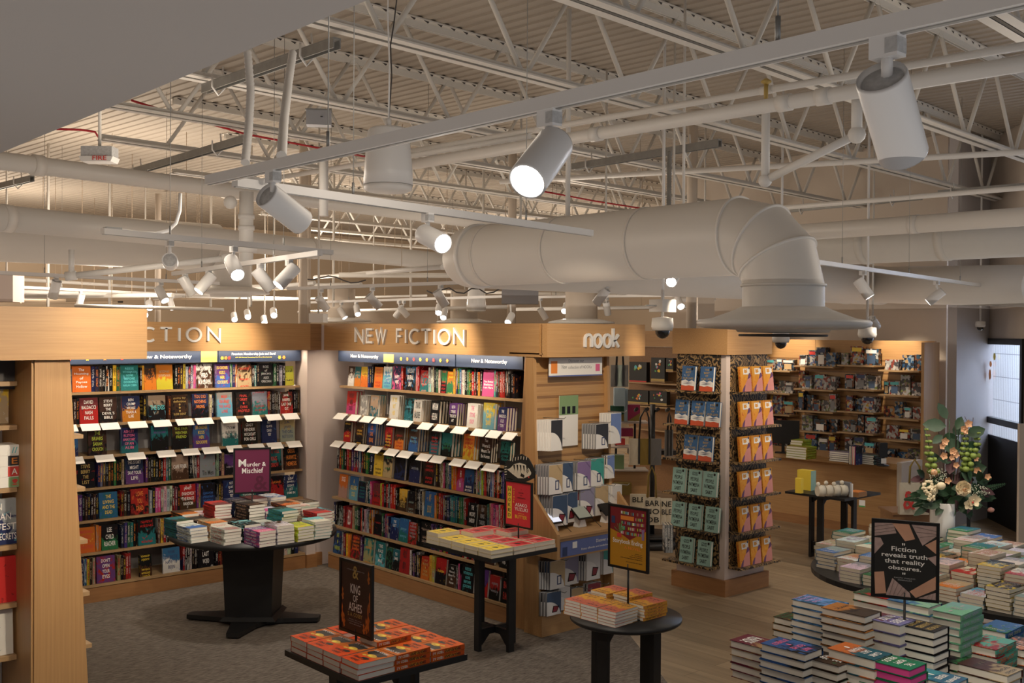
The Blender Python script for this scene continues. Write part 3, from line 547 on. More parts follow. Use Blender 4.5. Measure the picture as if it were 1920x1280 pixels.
# ---------------------------------------------------------------- joists
JZ = 4.2
def joist(P, k, lab):
    root = thing('roof_joist', lab, 'joist', (P[0], P[1], JZ), CA, 'white open-web roof joists')
    x0, x1 = -5.5, 15.5
    mb = MB()
    for s in (-1, 1): mb.box(x0, s*.012+(0 if s > 0 else -.072), 0, x1, s*.012+(.072 if s > 0 else 0), .012); mb.box(x0, s*.012-(.0 if s > 0 else .006), 0, x1, s*.012+(.006 if s > 0 else 0), .055)
    mb.obj('bottom_chord', 'joist_paint', root)
    mb = MB(); Hj = DK-JZ
    for s in (-1, 1): mb.box(x0, s*.012+(0 if s > 0 else -.075), Hj-.014, x1, s*.012+(.075 if s > 0 else 0), Hj-.002); mb.box(x0, s*.012-(.0 if s > 0 else .006), Hj-.07, x1, s*.012+(.006 if s > 0 else 0), Hj-.014)
    mb.obj('top_chord', 'joist_paint', root)
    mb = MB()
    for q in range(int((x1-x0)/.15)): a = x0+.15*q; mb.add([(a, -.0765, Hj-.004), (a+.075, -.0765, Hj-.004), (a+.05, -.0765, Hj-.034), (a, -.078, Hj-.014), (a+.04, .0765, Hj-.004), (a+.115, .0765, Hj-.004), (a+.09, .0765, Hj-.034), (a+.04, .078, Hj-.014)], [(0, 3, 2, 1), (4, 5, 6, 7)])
    mb.obj('flute_gap_shade', 'dark_grey', root)['kind'] = 'stuff'  # dark wedges put in as the shade of gaps between chord and deck
    mb = MB(); pit = 1.22; off = (k*.37) % pit; x = x0+off
    while x < x1-pit:
        mb.tube([(x+.03, 0, .04), (x+pit/2-.03, 0, Hj-.04)], .019, 8); mb.tube([(x+pit/2+.03, 0, Hj-.04), (x+pit-.03, 0, .04)], .019, 8); x += pit
    mb.obj('web', 'joist_paint', root)
dys = [1123, 658, 478, 354, 294, 248, 215, 189, 169, 152, 138]
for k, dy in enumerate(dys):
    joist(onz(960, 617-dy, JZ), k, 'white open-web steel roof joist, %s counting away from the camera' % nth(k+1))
# girder crossing joists far left
def rail(name, lab, cat, a, b, r, mat, n=14, joints=(), jr=1.18, group=None, hang=False):
    root = thing(name, lab, cat, tuple(a), 0, group); a, b = Vector(a), Vector(b)
    mb = MB(); mb.tube([Vector((0, 0, 0)), b-a], r, n); mb.obj('tube_run', mat, root)
    if hang:
        for f in (.25, .75): c = (b-a)*f; MB().tube([c, Vector((c.x, c.y, 5.03-a.z))], .004, 5).obj('hanger', 'wall_tan', root)
    for f in joints:
        c = (b-a)*f; d = (b-a).normalized(); MB().tube([c-d*.045, c+d*.045], r*jr, n).obj('coupling', mat, root)
    return root
def pt(x, y, h): return onz(x, y, HC+h)
def ext(a, b, fa, fb): d = b-a; return a-d*fa, b+d*fb
# pipes
a, b = ext(pt(1072, 259, 1.45), pt(1719, 152, 1.45), .75, .8)
pA = rail('sprinkler_pipe', 'white sprinkler main crossing the upper right under the joists', 'pipe', a, b, .046, 'white_paint', 16, (.33, .56, .60))
a, b = ext(pt(1000, 244, 1.6), pt(1460, 165, 1.6), .9, 1.2)
rail('conduit_pipe', 'thin white pipe just above the sprinkler main', 'pipe', a, b, .024, 'white_paint', 10, (.3, .6))
# drop with slanting branch
t0 = pt(1436, 205, 1.45); bt = Vector((t0.x, t0.y, HC+.99)); t1 = pt(1607, 182, 1.45); b1 = Vector((t1.x, t1.y, HC+1.22))
br_ = thing('sprinkler_branch', 'white sprinkler branch dropping and slanting up to an elbow, upper right', 'pipe', tuple(t0))
MB().tube([Vector((0, 0, 0)), bt-t0], .028, 12).obj('drop', 'white_paint', br_); MB().tube([bt-t0, b1-t0], .026, 12).obj('slanted_run', 'white_paint', br_)
MB().tube([b1-t0, t1-t0], .034, 12).obj('riser', 'white_paint', br_)
MB().sphere(tuple(bt-t0), .045, 12).obj('elbow', 'white_paint', br_); MB().sphere(tuple(b1-t0), .055, 12).obj('elbow', 'white_paint', br_)
MB().tube([(0, 0, .04), (0, 0, .16)], .014, 8).lathe([(.01, .16), (.035, .175), (.035, .182), (.01, .2)], 10).obj('sprinkler_head', 't_gold', br_)
a, b = ext(pt(0, 301, 1.4), pt(790, 403, 1.4), .3, .35)
rail('white_pipe', 'long white pipe running across the upper left below the joists', 'pipe', a, b, .078, 'duct_paint', 18, (.22, .52))
a, b = ext(pt(0, 408, .95), pt(830, 490, .95), .05, .25)
rail('round_duct', 'slender white round duct crossing left below the white pipe', 'duct', a, b, .115, 'duct_paint', 22, (.045, .5), 1.06)
# big duct on the left with elbow and diffuser
D1 = thing('supply_duct', 'wide white round duct at far left ending in a ceiling diffuser', 'duct', tuple(dep(0, 441, 11.6)))
o_ = D1.location.copy(); e_ = dep(418, 468, 13.2)-o_
e_.z = 0.0; pth = [Vector((0, 0, 0))-e_*.5, Vector((0, 0, 0)), e_*.97]
MB().tube(pth, .29, 28).obj('duct_run', 'duct_paint', D1)
nk = dep(447, 500, 13.2)-o_
el = []
for i in range(7):
    th = math.pi/2*i/6; el.append(e_*.96+(nk-e_).normalized()*0+Vector(((nk.x-e_.x)*math.sin(th), (nk.y-e_.y)*math.sin(th), -(1-math.cos(th))*.22)))
MB().tube(el+[el[-1]+Vector((0, 0, -.32))], .25, 28).obj('elbow', 'duct_paint', D1)
q = el[-1]+Vector((0, 0, -.32)); MB().lathe([(.2, .06), (.28, .05), (.46, .0), (.48, -.02), (.47, -.035), (.25, -.04), (.24, -.07), (.05, -.075)], 36, tuple(q)).obj('diffuser', 'white_paint', D1)
# ---- main duct: run along Y with mitred elbow dropping to the big round diffuser
nkp = dep(1468, 600, 6.9); nx, ny = nkp.x, nkp.y; zc = 3.10; R_ = .262
D2 = thing('supply_duct', 'large white round duct with mitred elbow and round diffuser, upper right centre', 'duct', (nx, ny, 2.50))
end = dep(848, 469, 9.0); Ly = end.y-ny
zr = zc-2.50
def gore(a, b, r0=R_, r1=R_): return MB().tube([a, b], R_, 40, rs=[r0, r1])
# mitred arc: centre of bend at (0, bendR, zr-bendR)
bR = .34
arc = lambda t: Vector((0, bR-bR*math.cos(t) if False else bR*(1-math.sin(t)), zr-bR+bR*math.cos(t)))
# t=0 : run side (0,bR,zr) ; t=90 : (0,0,zr-bR)
def ring(t, r, n=48):
    c = arc(t); tang = Vector((0, -math.cos(t), -math.sin(t))); ux = Vector((1, 0, 0)); uy = ux.cross(tang); return [c+ux*(r*math.cos(2*math.pi*k/n))+uy*(r*math.sin(2*math.pi*k/n)) for k in range(n)]
def loft(rings, mi=0, smooth=True):
    mb = MB(); n = len(rings[0]); v = [p for r in rings for p in r]
    mb.add(v, [(i*n+k, i*n+(k+1) % n, (i+1)*n+(k+1) % n, (i+1)*n+k) for i in range(len(rings)-1) for k in range(n)], 0, smooth); return mb
sec = [0, math.pi/6, math.pi/3, math.pi/2]
mb = MB(); mb.tube([(0, Ly, zr), (0, bR+.0, zr)], R_, 48, cap=False); mb.obj('duct_run', 'duct_paint', D2)
for i in range(3):
    a_, b_ = sec[i], sec[i+1]; k = 1/math.cos((b_-a_)/2)
    loft([ring(a_, R_), ring(b_, R_)]).obj('elbow_gore', 'duct_paint', D2)
for t_ in sec[:3]+[math.pi/2]:
    c = arc(t_); tg = Vector((0, -math.cos(t_), -math.sin(t_))); MB().tube([c-tg*.009, c+tg*.009], R_+.011, 48, cap=True).obj('seam_rib', 'white_paint', D2)
mb = MB(); mb.tube([(0, 0, zr-bR), (0, 0, .06)], R_, 48, cap=False); mb.obj('neck', 'white_paint', D2)
MB().lathe([(R_+.01, .12), (R_+.05, .10), (.46, .045), (.54, .035), (.555, .02), (.55, -.005), (.50, -.02), (.30, -.03), (.29, -.045), (.05, -.05)], 64).obj('diffuser_plate', 'white_paint', D2)
MB().lathe([(.02, -.075), (.28, -.072), (.285, -.065), (.28, -.058), (.02, -.055)], 48).obj('diffuser_core', 'dark_grey', D2)
for f in (.30, .62, .93): MB().tube([(0, bR+(Ly-bR)*f-.012, zr), (0, bR+(Ly-bR)*f+.012, zr)], R_+.006, 48).obj('seam_band', 'duct_paint', D2)
MB().tube([(0, Ly-.03, zr), (0, Ly+.01, zr)], R_+.02, 48).obj('end_flange', 'white_paint', D2)
# turning run behind it along X
D3 = thing('supply_duct', 'white round duct running far right behind the big elbow', 'duct', (nx, ny+Ly, zc))
loft([[Vector((R_*math.cos(2*math.pi*k/40)*math.cos(t_)+0.3*(1-math.cos(t_)), .0+.3*math.sin(t_)+R_*math.cos(2*math.pi*k/40)*-math.sin(t_)*-1*-1, R_*math.sin(2*math.pi*k/40))) for k in range(40)] for t_ in [math.pi/2*i/6 for i in range(7)]]).obj('elbow', 'duct_paint', D3)
MB().tube([(.28, .3, 0), (7.3, .3, 0)], R_, 40).obj('duct_run', 'duct_paint', D3)
c0 = Vector((nx+7.0, ny+Ly+.3, zc))-D3.location; c1 = dep(1945, 536, 11.6)-D3.location; MB().tube([c0, c1], R_*.9, 40).obj('duct_run', 'duct_paint', D3); MB().sphere(tuple(c0), R_*1.0, 24).obj('elbow', 'duct_paint', D3)
for x in (2.2, 4.6, 6.5): MB().tube([(x-.012, .33, 0), (x+.012, .33, 0)], R_+.008, 40).obj('seam_band', 'duct_paint', D3)
# second duct run, upper right, and a rectangular trunk beneath it
a, b = ext(pt(1522, 434, 1.1), pt(1920, 406, 1.1), .6, 1.2)
rail('white_pipe', 'white pipe running right, above the far duct', 'pipe', a, b, .09, 'duct_paint', 18, (.4, .7), 1.06)
a, b = ext(pt(1545, 462, 1.0), pt(1920, 440, 1.0), .3, .05)
rail('round_duct', 'wide pale duct at far right between the white pipe and far duct', 'duct', a, b, .22, 'joist_paint', 22, (.4, .7), 1.03)
a, b = ext(pt(1180, 327, 1.7), pt(1920, 285, 1.7), .4, .6)
rail('conduit_pipe', 'thin white pipe running right across the joists, right of the drop', 'pipe', a, b, .03, 'white_paint', 10)
a, b = ext(pt(1400, 395, 1.35), pt(1920, 352, 1.35), .05, .6)
rail('conduit_pipe', 'thin white pipe running right just above the elbow of the big duct', 'pipe', a, b, .026, 'white_paint', 10)
a, b = ext(pt(600, 320, 1.55), pt(950, 262, 1.55), .9, .1)
rail('conduit_pipe', 'thin white pipe passing behind the pendant speaker', 'pipe', a, b, .024, 'white_paint', 10)
# hanging rods and big drop pipe left
rail('drop_pipe', 'white vertical drop pipe behind the near spotlight at left', 'pipe', dep(607, 288, 8.2), dep(607, 405, 8.2), .035, 'white_paint', 10)
rail('hanger_rod', 'white square hanger dropping to the middle of the big duct', 'rod', Vector((nx, ny+2.0, 5.0)), Vector((nx, ny+2.0, zc+.25)), .022, 'white_paint', 6)
rail('hanger_rod', 'white hanger rod beside the elbow of the big duct', 'rod', Vector((nx+.45, ny+1.2, 5.0)), Vector((nx+.45, ny+1.2, zc-.1)), .012, 'white_paint', 6)
fit = thing('pipe_fitting', 'white grooved pipe tee dropping onto the slender duct at left', 'pipe', tuple(dep(462, 385, 9.4)))
MB().tube([(0, 0, .12), (0, 0, -.5)], .062, 14).obj('drop', 'white_paint', fit); MB().tube([(0, 0, -.42), (0, 0, -.34)], .095, 14).obj('clamp', 'white_paint', fit); MB().sphere((-.13, .05, .02), .06, 12).obj('elbow', 'white_paint', fit)
rail('sprinkler_pipe', 'white pipe rising right, over the left fascia below the round duct', 'pipe', dep(133, 517, 9.0), dep(432, 483, 9.3), .027, 'white_paint', 12, (.0, .98), 1.5)
rail('drop_pipe', 'short white drop at the left end of the low pipe', 'pipe', dep(134, 468, 9.0), dep(134, 514, 9.0), .024, 'white_paint', 10)
for z in (-.1, -.2): MB().tube([(0, 0, z-.02), (0, 0, z+.02)], .072, 14).obj('coupling', 'white_paint', fit)
# galvanised strut channels clamped under the joists
def strut(lab, a, b, w=.055):
    r = thing('strut_channel', lab, 'strut', tuple(a)); d = b-a; mb = MB(); mb.bar((0, 0, 0), d, w, .012); 
    u = d.normalized().cross(Vector((0, 0, 1))).normalized()*(w/2-.005)
    mb.bar(u-Vector((0, 0, .03)), d+u-Vector((0, 0, .03)), .008, .055); mb.bar(-u-Vector((0, 0, .03)), d-u-Vector((0, 0, .03)), .008, .055); mb.obj('channel', 'galvanised', r)
    for f in (.12, .8):
        c = d*f; MB().tube([c+Vector((0, 0, .10))-u*1.4, c+Vector((0, 0, -.05))-u*2, c+Vector((0, 0, -.10)), c+Vector((0, 0, -.05))+u*2, c+Vector((0, 0, .03))+u*2], .007, 8).obj('clamp_hook', 'white_paint', r)
strut('grey strut channel clamped under the joists beside the grey soffit', pt(384, 160, 1.70), pt(632, 72, 1.70))
strut('grey strut channel under the joists behind the long white pipe at left', pt(235, 322, 1.62), pt(460, 255, 1.62))
strut('grey strut channel behind the near bullet spotlight', pt(1075, 308, 1.62), pt(1350, 262, 1.62))
strut('grey strut channel above the elbow of the big duct', pt(1475, 390, 1.62), pt(1728, 365, 1.62))
strut('grey strut channel at far right above the white pipe', pt(1760, 358, 1.66), pt(1990, 338, 1.66))
strut('grey strut channel at lower far left behind the white pipe', pt(-60, 360, 1.62), pt(60, 330, 1.62))
# ribbed flexible conduits
def flex(lab, pts, r=.017, mat='white_paint'):
    P = []; 
    for i in range(len(pts)-1):
        n = max(4, int((pts[i+1]-pts[i]).length/.012))
        for k in range(n): P.append(pts[i].lerp(pts[i+1], k/n))
    P.append(pts[-1]); base = P[0].copy(); P = [p-base for p in P]
    return tag(MB().tube(P, r, 8, rs=[r*(1.12 if i % 2 else .88) for i in range(len(P))]).obj('flexible_conduit', mat, None, tuple(base)), lab, 'conduit')
flex('white ribbed conduit dropping to the near track, left one of the pair', [dep(464, 96, 4.6), dep(470, 170, 4.5), dep(467, 230, 4.4), dep(460, 305, 4.25)])
flex('white ribbed conduit dropping to the near track, right one of the pair', [dep(549, 98, 4.6), dep(540, 160, 4.4), dep(532, 230, 4.1), dep(528, 292, 3.75)])
flex('short ribbed conduit along the top of the second track', [dep(440, 332, 4.15), dep(470, 336, 4.1), dep(500, 341, 4.1)], .012)
def wire(lab, pts, r, mat, name='wire', cat='wire'):
    base = pts[0].copy(); return tag(MB().tube([p-base for p in pts], r, 6).obj(name, mat, None, tuple(base)), lab, cat)
flex('grey ribbed conduit rising behind the big duct', [dep(1254, 392, 8.6), dep(1255, 285, 8.8)], .02, 'galvanised')
wire('long red fire-alarm wire lying along a joist, upper left', [dep(246, 188, 8.7), dep(330, 214, 8.9), dep(460, 251, 9.3), dep(600, 278, 9.9), dep(720, 300, 10.4)], .009, 'wire_red')
wire('loose red wire loop above the FIRE box', [dep(106, 242, 8.4), dep(150, 243, 8.5), dep(178, 247, 8.6), dep(188, 262, 8.7)], .009, 'wire_red')
wire('red wire on a joist above the big duct', [dep(1010, 357, 11), dep(1110, 376, 11.6), dep(1250, 398, 12.4)], .009, 'wire_red')
cb = thing('feed_cable', 'grey power cable curving down onto the left track', 'cable', tuple(dep(338, 362, 7.3)))
o_ = cb.location.copy()
MB().tube([dep(x, y, 6.9)-o_ for x, y in ((338, 362), (337, 395), (330, 418), (316, 432), (292, 438), (262, 437), (236, 433), (214, 431))], .012, 8).obj('cable_run', 'lamp_white', cb)
MB().box(-.05, -.03, -.02, .05, .03, .02).obj('plug', 'galvanised', cb, tuple(dep(211, 432, 6.7)-o_))
# fire box, junction box, pendant speaker
fb = thing('fire_alarm_box', 'small grey ceiling box marked FIRE in red, upper left', 'alarm box', tuple(dep(187, 290, 7.2)), math.radians(-42))
MB().box(-.105, -.06, -.02, .105, .06, .05).obj('housing', 'label_grey', fb); MB().prism([(-.115, -.02), (.115, -.02), (.10, -.055), (-.10, -.055)], lambda a, b, t: (a, t, b), -.07, .06).obj('strobe_cover', 'white_paint', fb)
MB().tube([(0, 0, .05), (0, 0, 5.03-fb.location.z)], .012, 6).obj('conduit_stub', 'joist_paint', fb)
tb = MB(); put_line(tb, 'FIRE', -.02, -.048, .095, .03, -.075); tb.obj('lettering', 't_red', fb)
jb = thing('junction_box', 'galvanised junction box hanging under a joist, above the pendant speaker', 'junction box', tuple(dep(598, 222, 7.0)), math.radians(-35))
MB().box(-.08, -.05, -.05, .08, .05, .05).obj('housing', 'back_grey', jb); MB().box(-.085, -.054, .045, .085, .054, .055).obj('cover', 'galvanised', jb); MB().lathe([(.008, 0), (.008, .004)], 8, (.02, -.052, .0)).obj('knockout', 'black_metal', jb)
def speaker(P, k, lab):
    s = thing('pendant_speaker', lab, 'speaker', tuple(P))
    MB().lathe([(.06, .26), (.10, .255), (.115, .24), (.135, .02), (.138, -.06)], 36).obj('shell', 'lamp_white', s)
    MB().lathe([(.137, -.062), (.132, -.085), (.11, -.097), (.02, -.10)], 36).obj('grille', 'white_paint', s)
    MB().tube([(0, 0, .25), (0, 0, .31)], .016, 10).obj('gland', 'lamp_white', s)
    MB().tube([(0, 0, .3), (.004, 0, .6), (-.01, 0, .9), (0, 0, k)], .005, 6).obj('suspension_cord', 'lamp_white', s)
    MB().tube([(0.004, .004, .3), (.02, 0, .55), (.01, 0, .72), (.04, .01, .85), (.05, 0, .98), (-.02, 0, 1.08)], .004, 6).obj('signal_wire', 'dark_grey', s)
speaker(dep(728, 327, 5.9), 1.5, 'white pendant speaker hanging in the upper middle')
speaker(dep(893, 572, 15), 1.0, 'small far pendant speaker above the NEW FICTION sign')
# ---------------------------------------------------------------- lighting tracks and heads
TRK = []
def track(lab, a, b, mat='track_white', extra=()):
    r = thing('light_track', lab, 'track', tuple(a)); d = b-a; TRK.append((a.copy(), b.copy()))
    MB().bar((0, 0, 0), d, .036, .034).obj('rail', mat, r)
    u = d.normalized().cross(Vector((0, 0, 1)))
    MB().bar(Vector((0, 0, -.018)), d-Vector((0, 0, .018)), .012, .003).obj('slot', 'galvanised', r)
    n = max(2, int(d.length/1.6))
    for i in range(n):
        c = d*((i+.5)/n); MB().tube([c+Vector((0, 0, .016)), c+Vector((0, 0, 5.0-a.z))], .0022, 5).obj('hanger_cable', 'galvanised', r)
        MB().tube([c+Vector((0, 0, .016)), c+Vector((0, 0, .07))], .006, 6).obj('cable_gripper', 'galvanised', r)
    return r
TH = .56
track('long white lighting track crossing the picture overhead, nearest', *ext(pt(392, 338, TH), pt(1920, -8, TH), 0, .12))
track('white lighting track running right from the near track end', pt(440, 341, TH), pt(1108, 437, TH))
track('white lighting track at left with a grey cable on its end', pt(192, 433, TH), pt(622, 473, TH))
track('white lighting track at right behind the elbow duct', *ext(pt(1545, 493, TH), pt(1840, 535, TH), .1, 0))
track('white lighting track over the corner with four bright heads', pt(325, 513, .5), pt(600, 474, .5))
track('far white track just above the left fascia', *ext(pt(0, 511, .52), pt(410, 531, .52), .1, 0))
track('farther white track low above the left fascia', *ext(pt(35, 538, .55), pt(420, 556, .55), .1, 0))
track('far white track above the corner, upper one', dep(540, 541, 12.5), dep(905, 528, 10.5))
track('far white track above the corner, lower one', dep(570, 567, 17), dep(960, 555, 14))
track('far white track above the nook sign', dep(975, 557, 16), dep(1290, 553, 13))
HEAD = None
BR_, BL_ = .047, .185
def head(lab, tx, ty, a, b, sgn, th=TH, D=None, lit=False, power=0, sc=1.0, ang=42):
    T = dep(tx, ty, D) if D else pt(tx, ty, th); free = True
    for (p, q_) in TRK:                                         # hang it on the track it belongs to
        a0, b0 = proj(p), proj(q_); f = (tx-a0[0])/(b0[0]-a0[0])
        if not 0 <= f <= 1: continue
        d0, d1 = depth(p), depth(q_); g = f*d0/(d1+f*(d0-d1)); c = p+(q_-p)*g; e = abs(proj(c)[1]-ty)
        if e < 14 and (free or e < free): free = False; T = c+Vector((0, 0, -.004)); break
    D = depth(T); L = BL_*sc
    A = dep(a[0], a[1], D); B0 = dep(b[0], b[1], D); pr = (B0-A).length
    ddp = sgn*math.sqrt(max(L*L-pr*pr, (.25*L)**2)); B = dep(b[0], b[1], D+ddp); d = (B-A).normalized(); B = A+d*L
    r = thing('track_spotlight', lab, 'spotlight', tuple(T)); o = T
    if free: MB().tube([(0, 0, -.03), (0, 0, 5.03-T.z)], .012, 6).obj('suspension_rod', 'joist_paint', r)
    ada = MB().box(-.028*sc, -.016*sc, -.054*sc, .028*sc, .016*sc, -.012*sc).obj('adapter', 'lamp_white', r, (0, 0, 0), math.pi/2)
    MB().box(-.0285*sc, -.017*sc, -.048*sc, -.004*sc, .017*sc, -.02*sc).obj('rating_label', 'label_grey', ada)
    P = A+d*(L*.22)-o
    MB().tube([(0, 0, -.05*sc), (0, 0, -.08*sc), P+Vector((0, 0, .03*sc)), P], .011*sc, 8).obj('stem', 'lamp_white', r)
    q = d.to_track_quat('Z', 'Y'); R0 = BR_*sc
    body = MB().lathe([(R0*.86, .012*sc), (R0*.95, .0), (R0, .008*sc), (R0, L-.004), (R0*.97, L), (R0*.88, L-.002), (R0*.86, L-.02*sc)], 28).obj('barrel', 'lamp_white', r)
    cap = MB().lathe([(.001, .009*sc), (R0*.80, .009*sc), (R0*.84, .013*sc)], 28).obj('rear_cap', 'label_grey', body)
    ln = MB().lathe([(.001, L-.012*sc), (R0*.87, L-.012*sc), (R0*.87, L-.010*sc), (.001, L-.006*sc)], 24).obj('lens', 'lens_glow' if lit else 'white_paint', body)
    for ob in (body,):
        ob.rotation_mode = 'QUATERNION'; ob.rotation_quaternion = q; ob.location = A-o
    if power: spot('spot_beam', tuple(B+d*.01), tuple(B+d), power, ang)
head('large white bullet spotlight at top right, rear label visible', 1664, 60, (1652, 142), (1694, 290), 1, lit=True, power=110)
head('glowing white bullet spotlight left of the pendant duct, near track', 1030, 206, (1042, 268), (984, 346), -1, lit=True, power=10)
head('white bullet spotlight below the left end of the near track', 512, 322, (498, 364), (560, 412), 1, lit=True, power=35)
head('glowing white spotlight on the second track beside the big duct', 802, 405, (794, 438), (833, 458), -1, lit=True, power=8)
head('white spotlight seen end-on under the left track', 318, 457, (318, 487), (320, 494), 1, lit=True, power=30)
head('glowing white spotlight under the right end of the left track', 438, 468, (433, 487), (447, 519), -1, lit=True, power=8)
for (l_, tx, ty, a, b, s, lit) in (('far left of four', 347, 510, (341, 518), (361, 551), 1, False), ('second of four, glowing', 391, 504, (398, 515), (373, 545), -1, True), ('third of four', 488, 490, (480, 505), (508, 542), 1, False), ('fourth of four, glowing', 542, 482, (554, 500), (522, 534), -1, True)):
    head('white spotlight on the track over the corner, '+l_, tx, ty, a, b, s, .5, lit=lit, power=7 if lit else 0)
small = [('at far left above the left fascia', 105, 517, (107, 526), (98, 560), 1, False, .52, None), ('bright, above the left end of FICTION lettering', 302, 527, (297, 540), (311, 566), -1, True, .52, None),
 ('faint, second from left above the left fascia', 151, 543, (154, 551), (147, 580), 1, False, .55, None), ('faint, beside a bright lamp over the left fascia', 324, 551, (318, 560), (325, 583), -1, True, .55, None),
 ('pair member at right of the track over NEW FICTION', 826, 537, (818, 545), (836, 574), 1, False, None, 11), ('middle of the upper far track', 698, 542, (690, 553), (711, 575), 1, False, None, 11.6), ('left end of the upper far track', 602, 545, (596, 556), (612, 580), 1, False, None, 12.3),
 ('bright, low above the N of NEW FICTION', 668, 566, (668, 574), (671, 590), -1, True, None, 16), ('bright, low at left above NEW FICTION', 640, 567, (636, 578), (648, 597), -1, True, None, 15.5), ('dim leftmost of two over FICTION letters', 748, 563, (755, 576), (740, 596), 1, False, None, 15), ('dim rightmost of two over FICTION letters', 757, 562, (749, 575), (764, 592), 1, False, None, 15),
 ('bright, upper of two above the T of NEW FICTION', 822, 562, (824, 572), (822, 587), -1, True, None, 15), ('bright, lower of two above the T of NEW FICTION', 834, 562, (834, 580), (831, 596), -1, True, None, 15),
 ('bright, above the right end of NEW FICTION', 957, 558, (960, 590), (952, 605), -1, True, None, 15), ('bright, above the left of the nook sign', 1064, 556, (1063, 570), (1058, 584), -1, True, None, 14), ('dark, left of the nook letters', 1013, 556, (1012, 578), (1024, 598), 1, False, None, 14),
 ('under the big duct, tilted left', 1135, 530, (1138, 542), (1117, 570), 1, False, None, 10.5), ('under the big duct, upright', 1137, 556, (1136, 566), (1140, 590), 1, False, None, 13), ('bright, just above the dome camera', 1262, 500, (1266, 515), (1258, 530), -1, True, None, 9), ('bright, right of the dome camera', 1272, 555, (1270, 560), (1277, 575), -1, True, None, 13),
 ('above the toy display beside the diffuser', 1636, 590, (1634, 597), (1646, 614), 1, False, None, 12.5)]
for (l_, tx, ty, a, b, s, lit, th, D) in small: head('small white spotlight '+l_, tx, ty, a, b, s, th or .5, D, lit, 0)
head('white spotlight on the right track, tilted right, lens glowing', 1618, 505, (1608, 524), (1634, 562), -1, lit=True, power=6)
head('white spotlight on the right track, tilted left', 1756, 524, (1768, 545), (1738, 568), 1, lit=True, power=25)
for i, (x, y, D) in enumerate(((281, 575, 15), (272, 589, 17), (440, 597, 19), (465, 592, 18), (496, 603, 19), (514, 589, 17))):
    head('tiny far bright spotlight, %s of six from left above the left fascia' % nth(i+1), x, y-14, (x-2, y-8), (x, y+3), -1, .5, D, True, 0, 1.15)
# far ceiling clutter: beams, tracks, boxes
for i, (x0, y0, D0, x1, y1, D1_) in enumerate(((-40, 545, 14, 560, 560, 20), (560, 585, 20, 960, 575, 15), (960, 580, 18, 1300, 575, 15), (280, 560, 18, 590, 530, 15), (590, 520, 17, 830, 500, 12), (-20, 520, 16, 300, 540, 22))):
    rail('conduit_pipe', 'thin white far conduit near the ceiling back, %s in the cluster' % nth(i+1), 'pipe', dep(x0, y0, D0), dep(x1, y1, D1_), .03, 'white_paint', 8, hang=True)
for i, (x, y, D) in enumerate(((568, 560, 14), (575, 590, 16), (960, 480, 15), (1296, 590, 12.4), (296, 560, 20))):
    P = dep(x, y, D); rail('steel_column', 'slim pale ceiling drop post, %s from left in the background' % nth([1, 2, 3, 4, 0].index(i)+1) if False else 'slim pale drop post in the background, post %s' % nth(i+1), 'post', Vector((P.x, P.y, 2.4)), Vector((P.x, P.y, 5.0)), .06, 'wall_beige', 8)
def farbox(lab, x, y, D, w, h, d=.3, mat='wall_beige', name='duct_box', cat='box'):
    P = dep(x, y, D); r = thing(name, lab, cat, tuple(P), math.radians(-41.7)); MB().box(-w/2, -d/2, -h/2, w/2, d/2, h/2).obj('housing', mat, r)
    MB().tube([(0, 0, h/2), (0, 0, 5.03-P.z)], .012, 6).obj('hanger', 'joist_paint', r)
farbox('pale grey hanging cabinet under the big duct', 975, 552, 10.5, .36, .19, .25, 'back_grey', 'hanging_cabinet', 'cabinet')
farbox('white projector body above the corner fascia', 597, 596, 12, .16, .10, .3, 'white_paint', 'projector', 'projector')
farbox('beige wall box left above the left fascia', 12, 540, 13, .3, .34, .3, 'wall_pink')
farbox('dark vent box above the left fascia', 210, 558, 22, .35, .2, .3, 'black_paint', 'vent_box')
farbox('beige duct box right of the dome camera', 1320, 578, 13, .2, .3, .3)
farbox('small beige box above the corner', 872, 570, 17, .18, .12, .2)
farbox('long beige beam above the sign', 700, 595, 18, 2.2, .2, .2)
random.seed(21)
for i in range(9):
    x = random.uniform(-30, 900); w = random.uniform(120, 420); y = random.uniform(515, 588); D = random.uniform(14, 21)
    rail('conduit_pipe', 'thin far pipe at the back ceiling, %s of a loose bundle' % nth(i+1), 'pipe', dep(x, y, D), dep(x+w, y+random.uniform(-9, 9), D+random.uniform(-2, 2)), random.uniform(.02, .045), random.choice(['white_paint', 'joist_paint', 'wall_tan']), 8, hang=True)
for i in range(7):
    x = [90, 205, 395, 470, 625, 770, 905][i]; D = 15+i % 3*1.5; P = dep(x, 575, D); rail('hanger_rod', 'far hanging rod over the fascias, %s from left' % nth(i+1), 'rod', Vector((P.x, P.y, 5.06)), P, .02, 'joist_paint', 6)
wire('slack black cable along the back ceiling', [dep(800+14*k, 545+6*math.sin(k*1.7), 14.5) for k in range(11)], .010, 'dark_grey')
wire('slack dark cable behind the left fascia lights', [dep(560+14*k, 518+5*math.sin(k*1.1)+k, 15) for k in range(10)], .009, 'dark_grey')
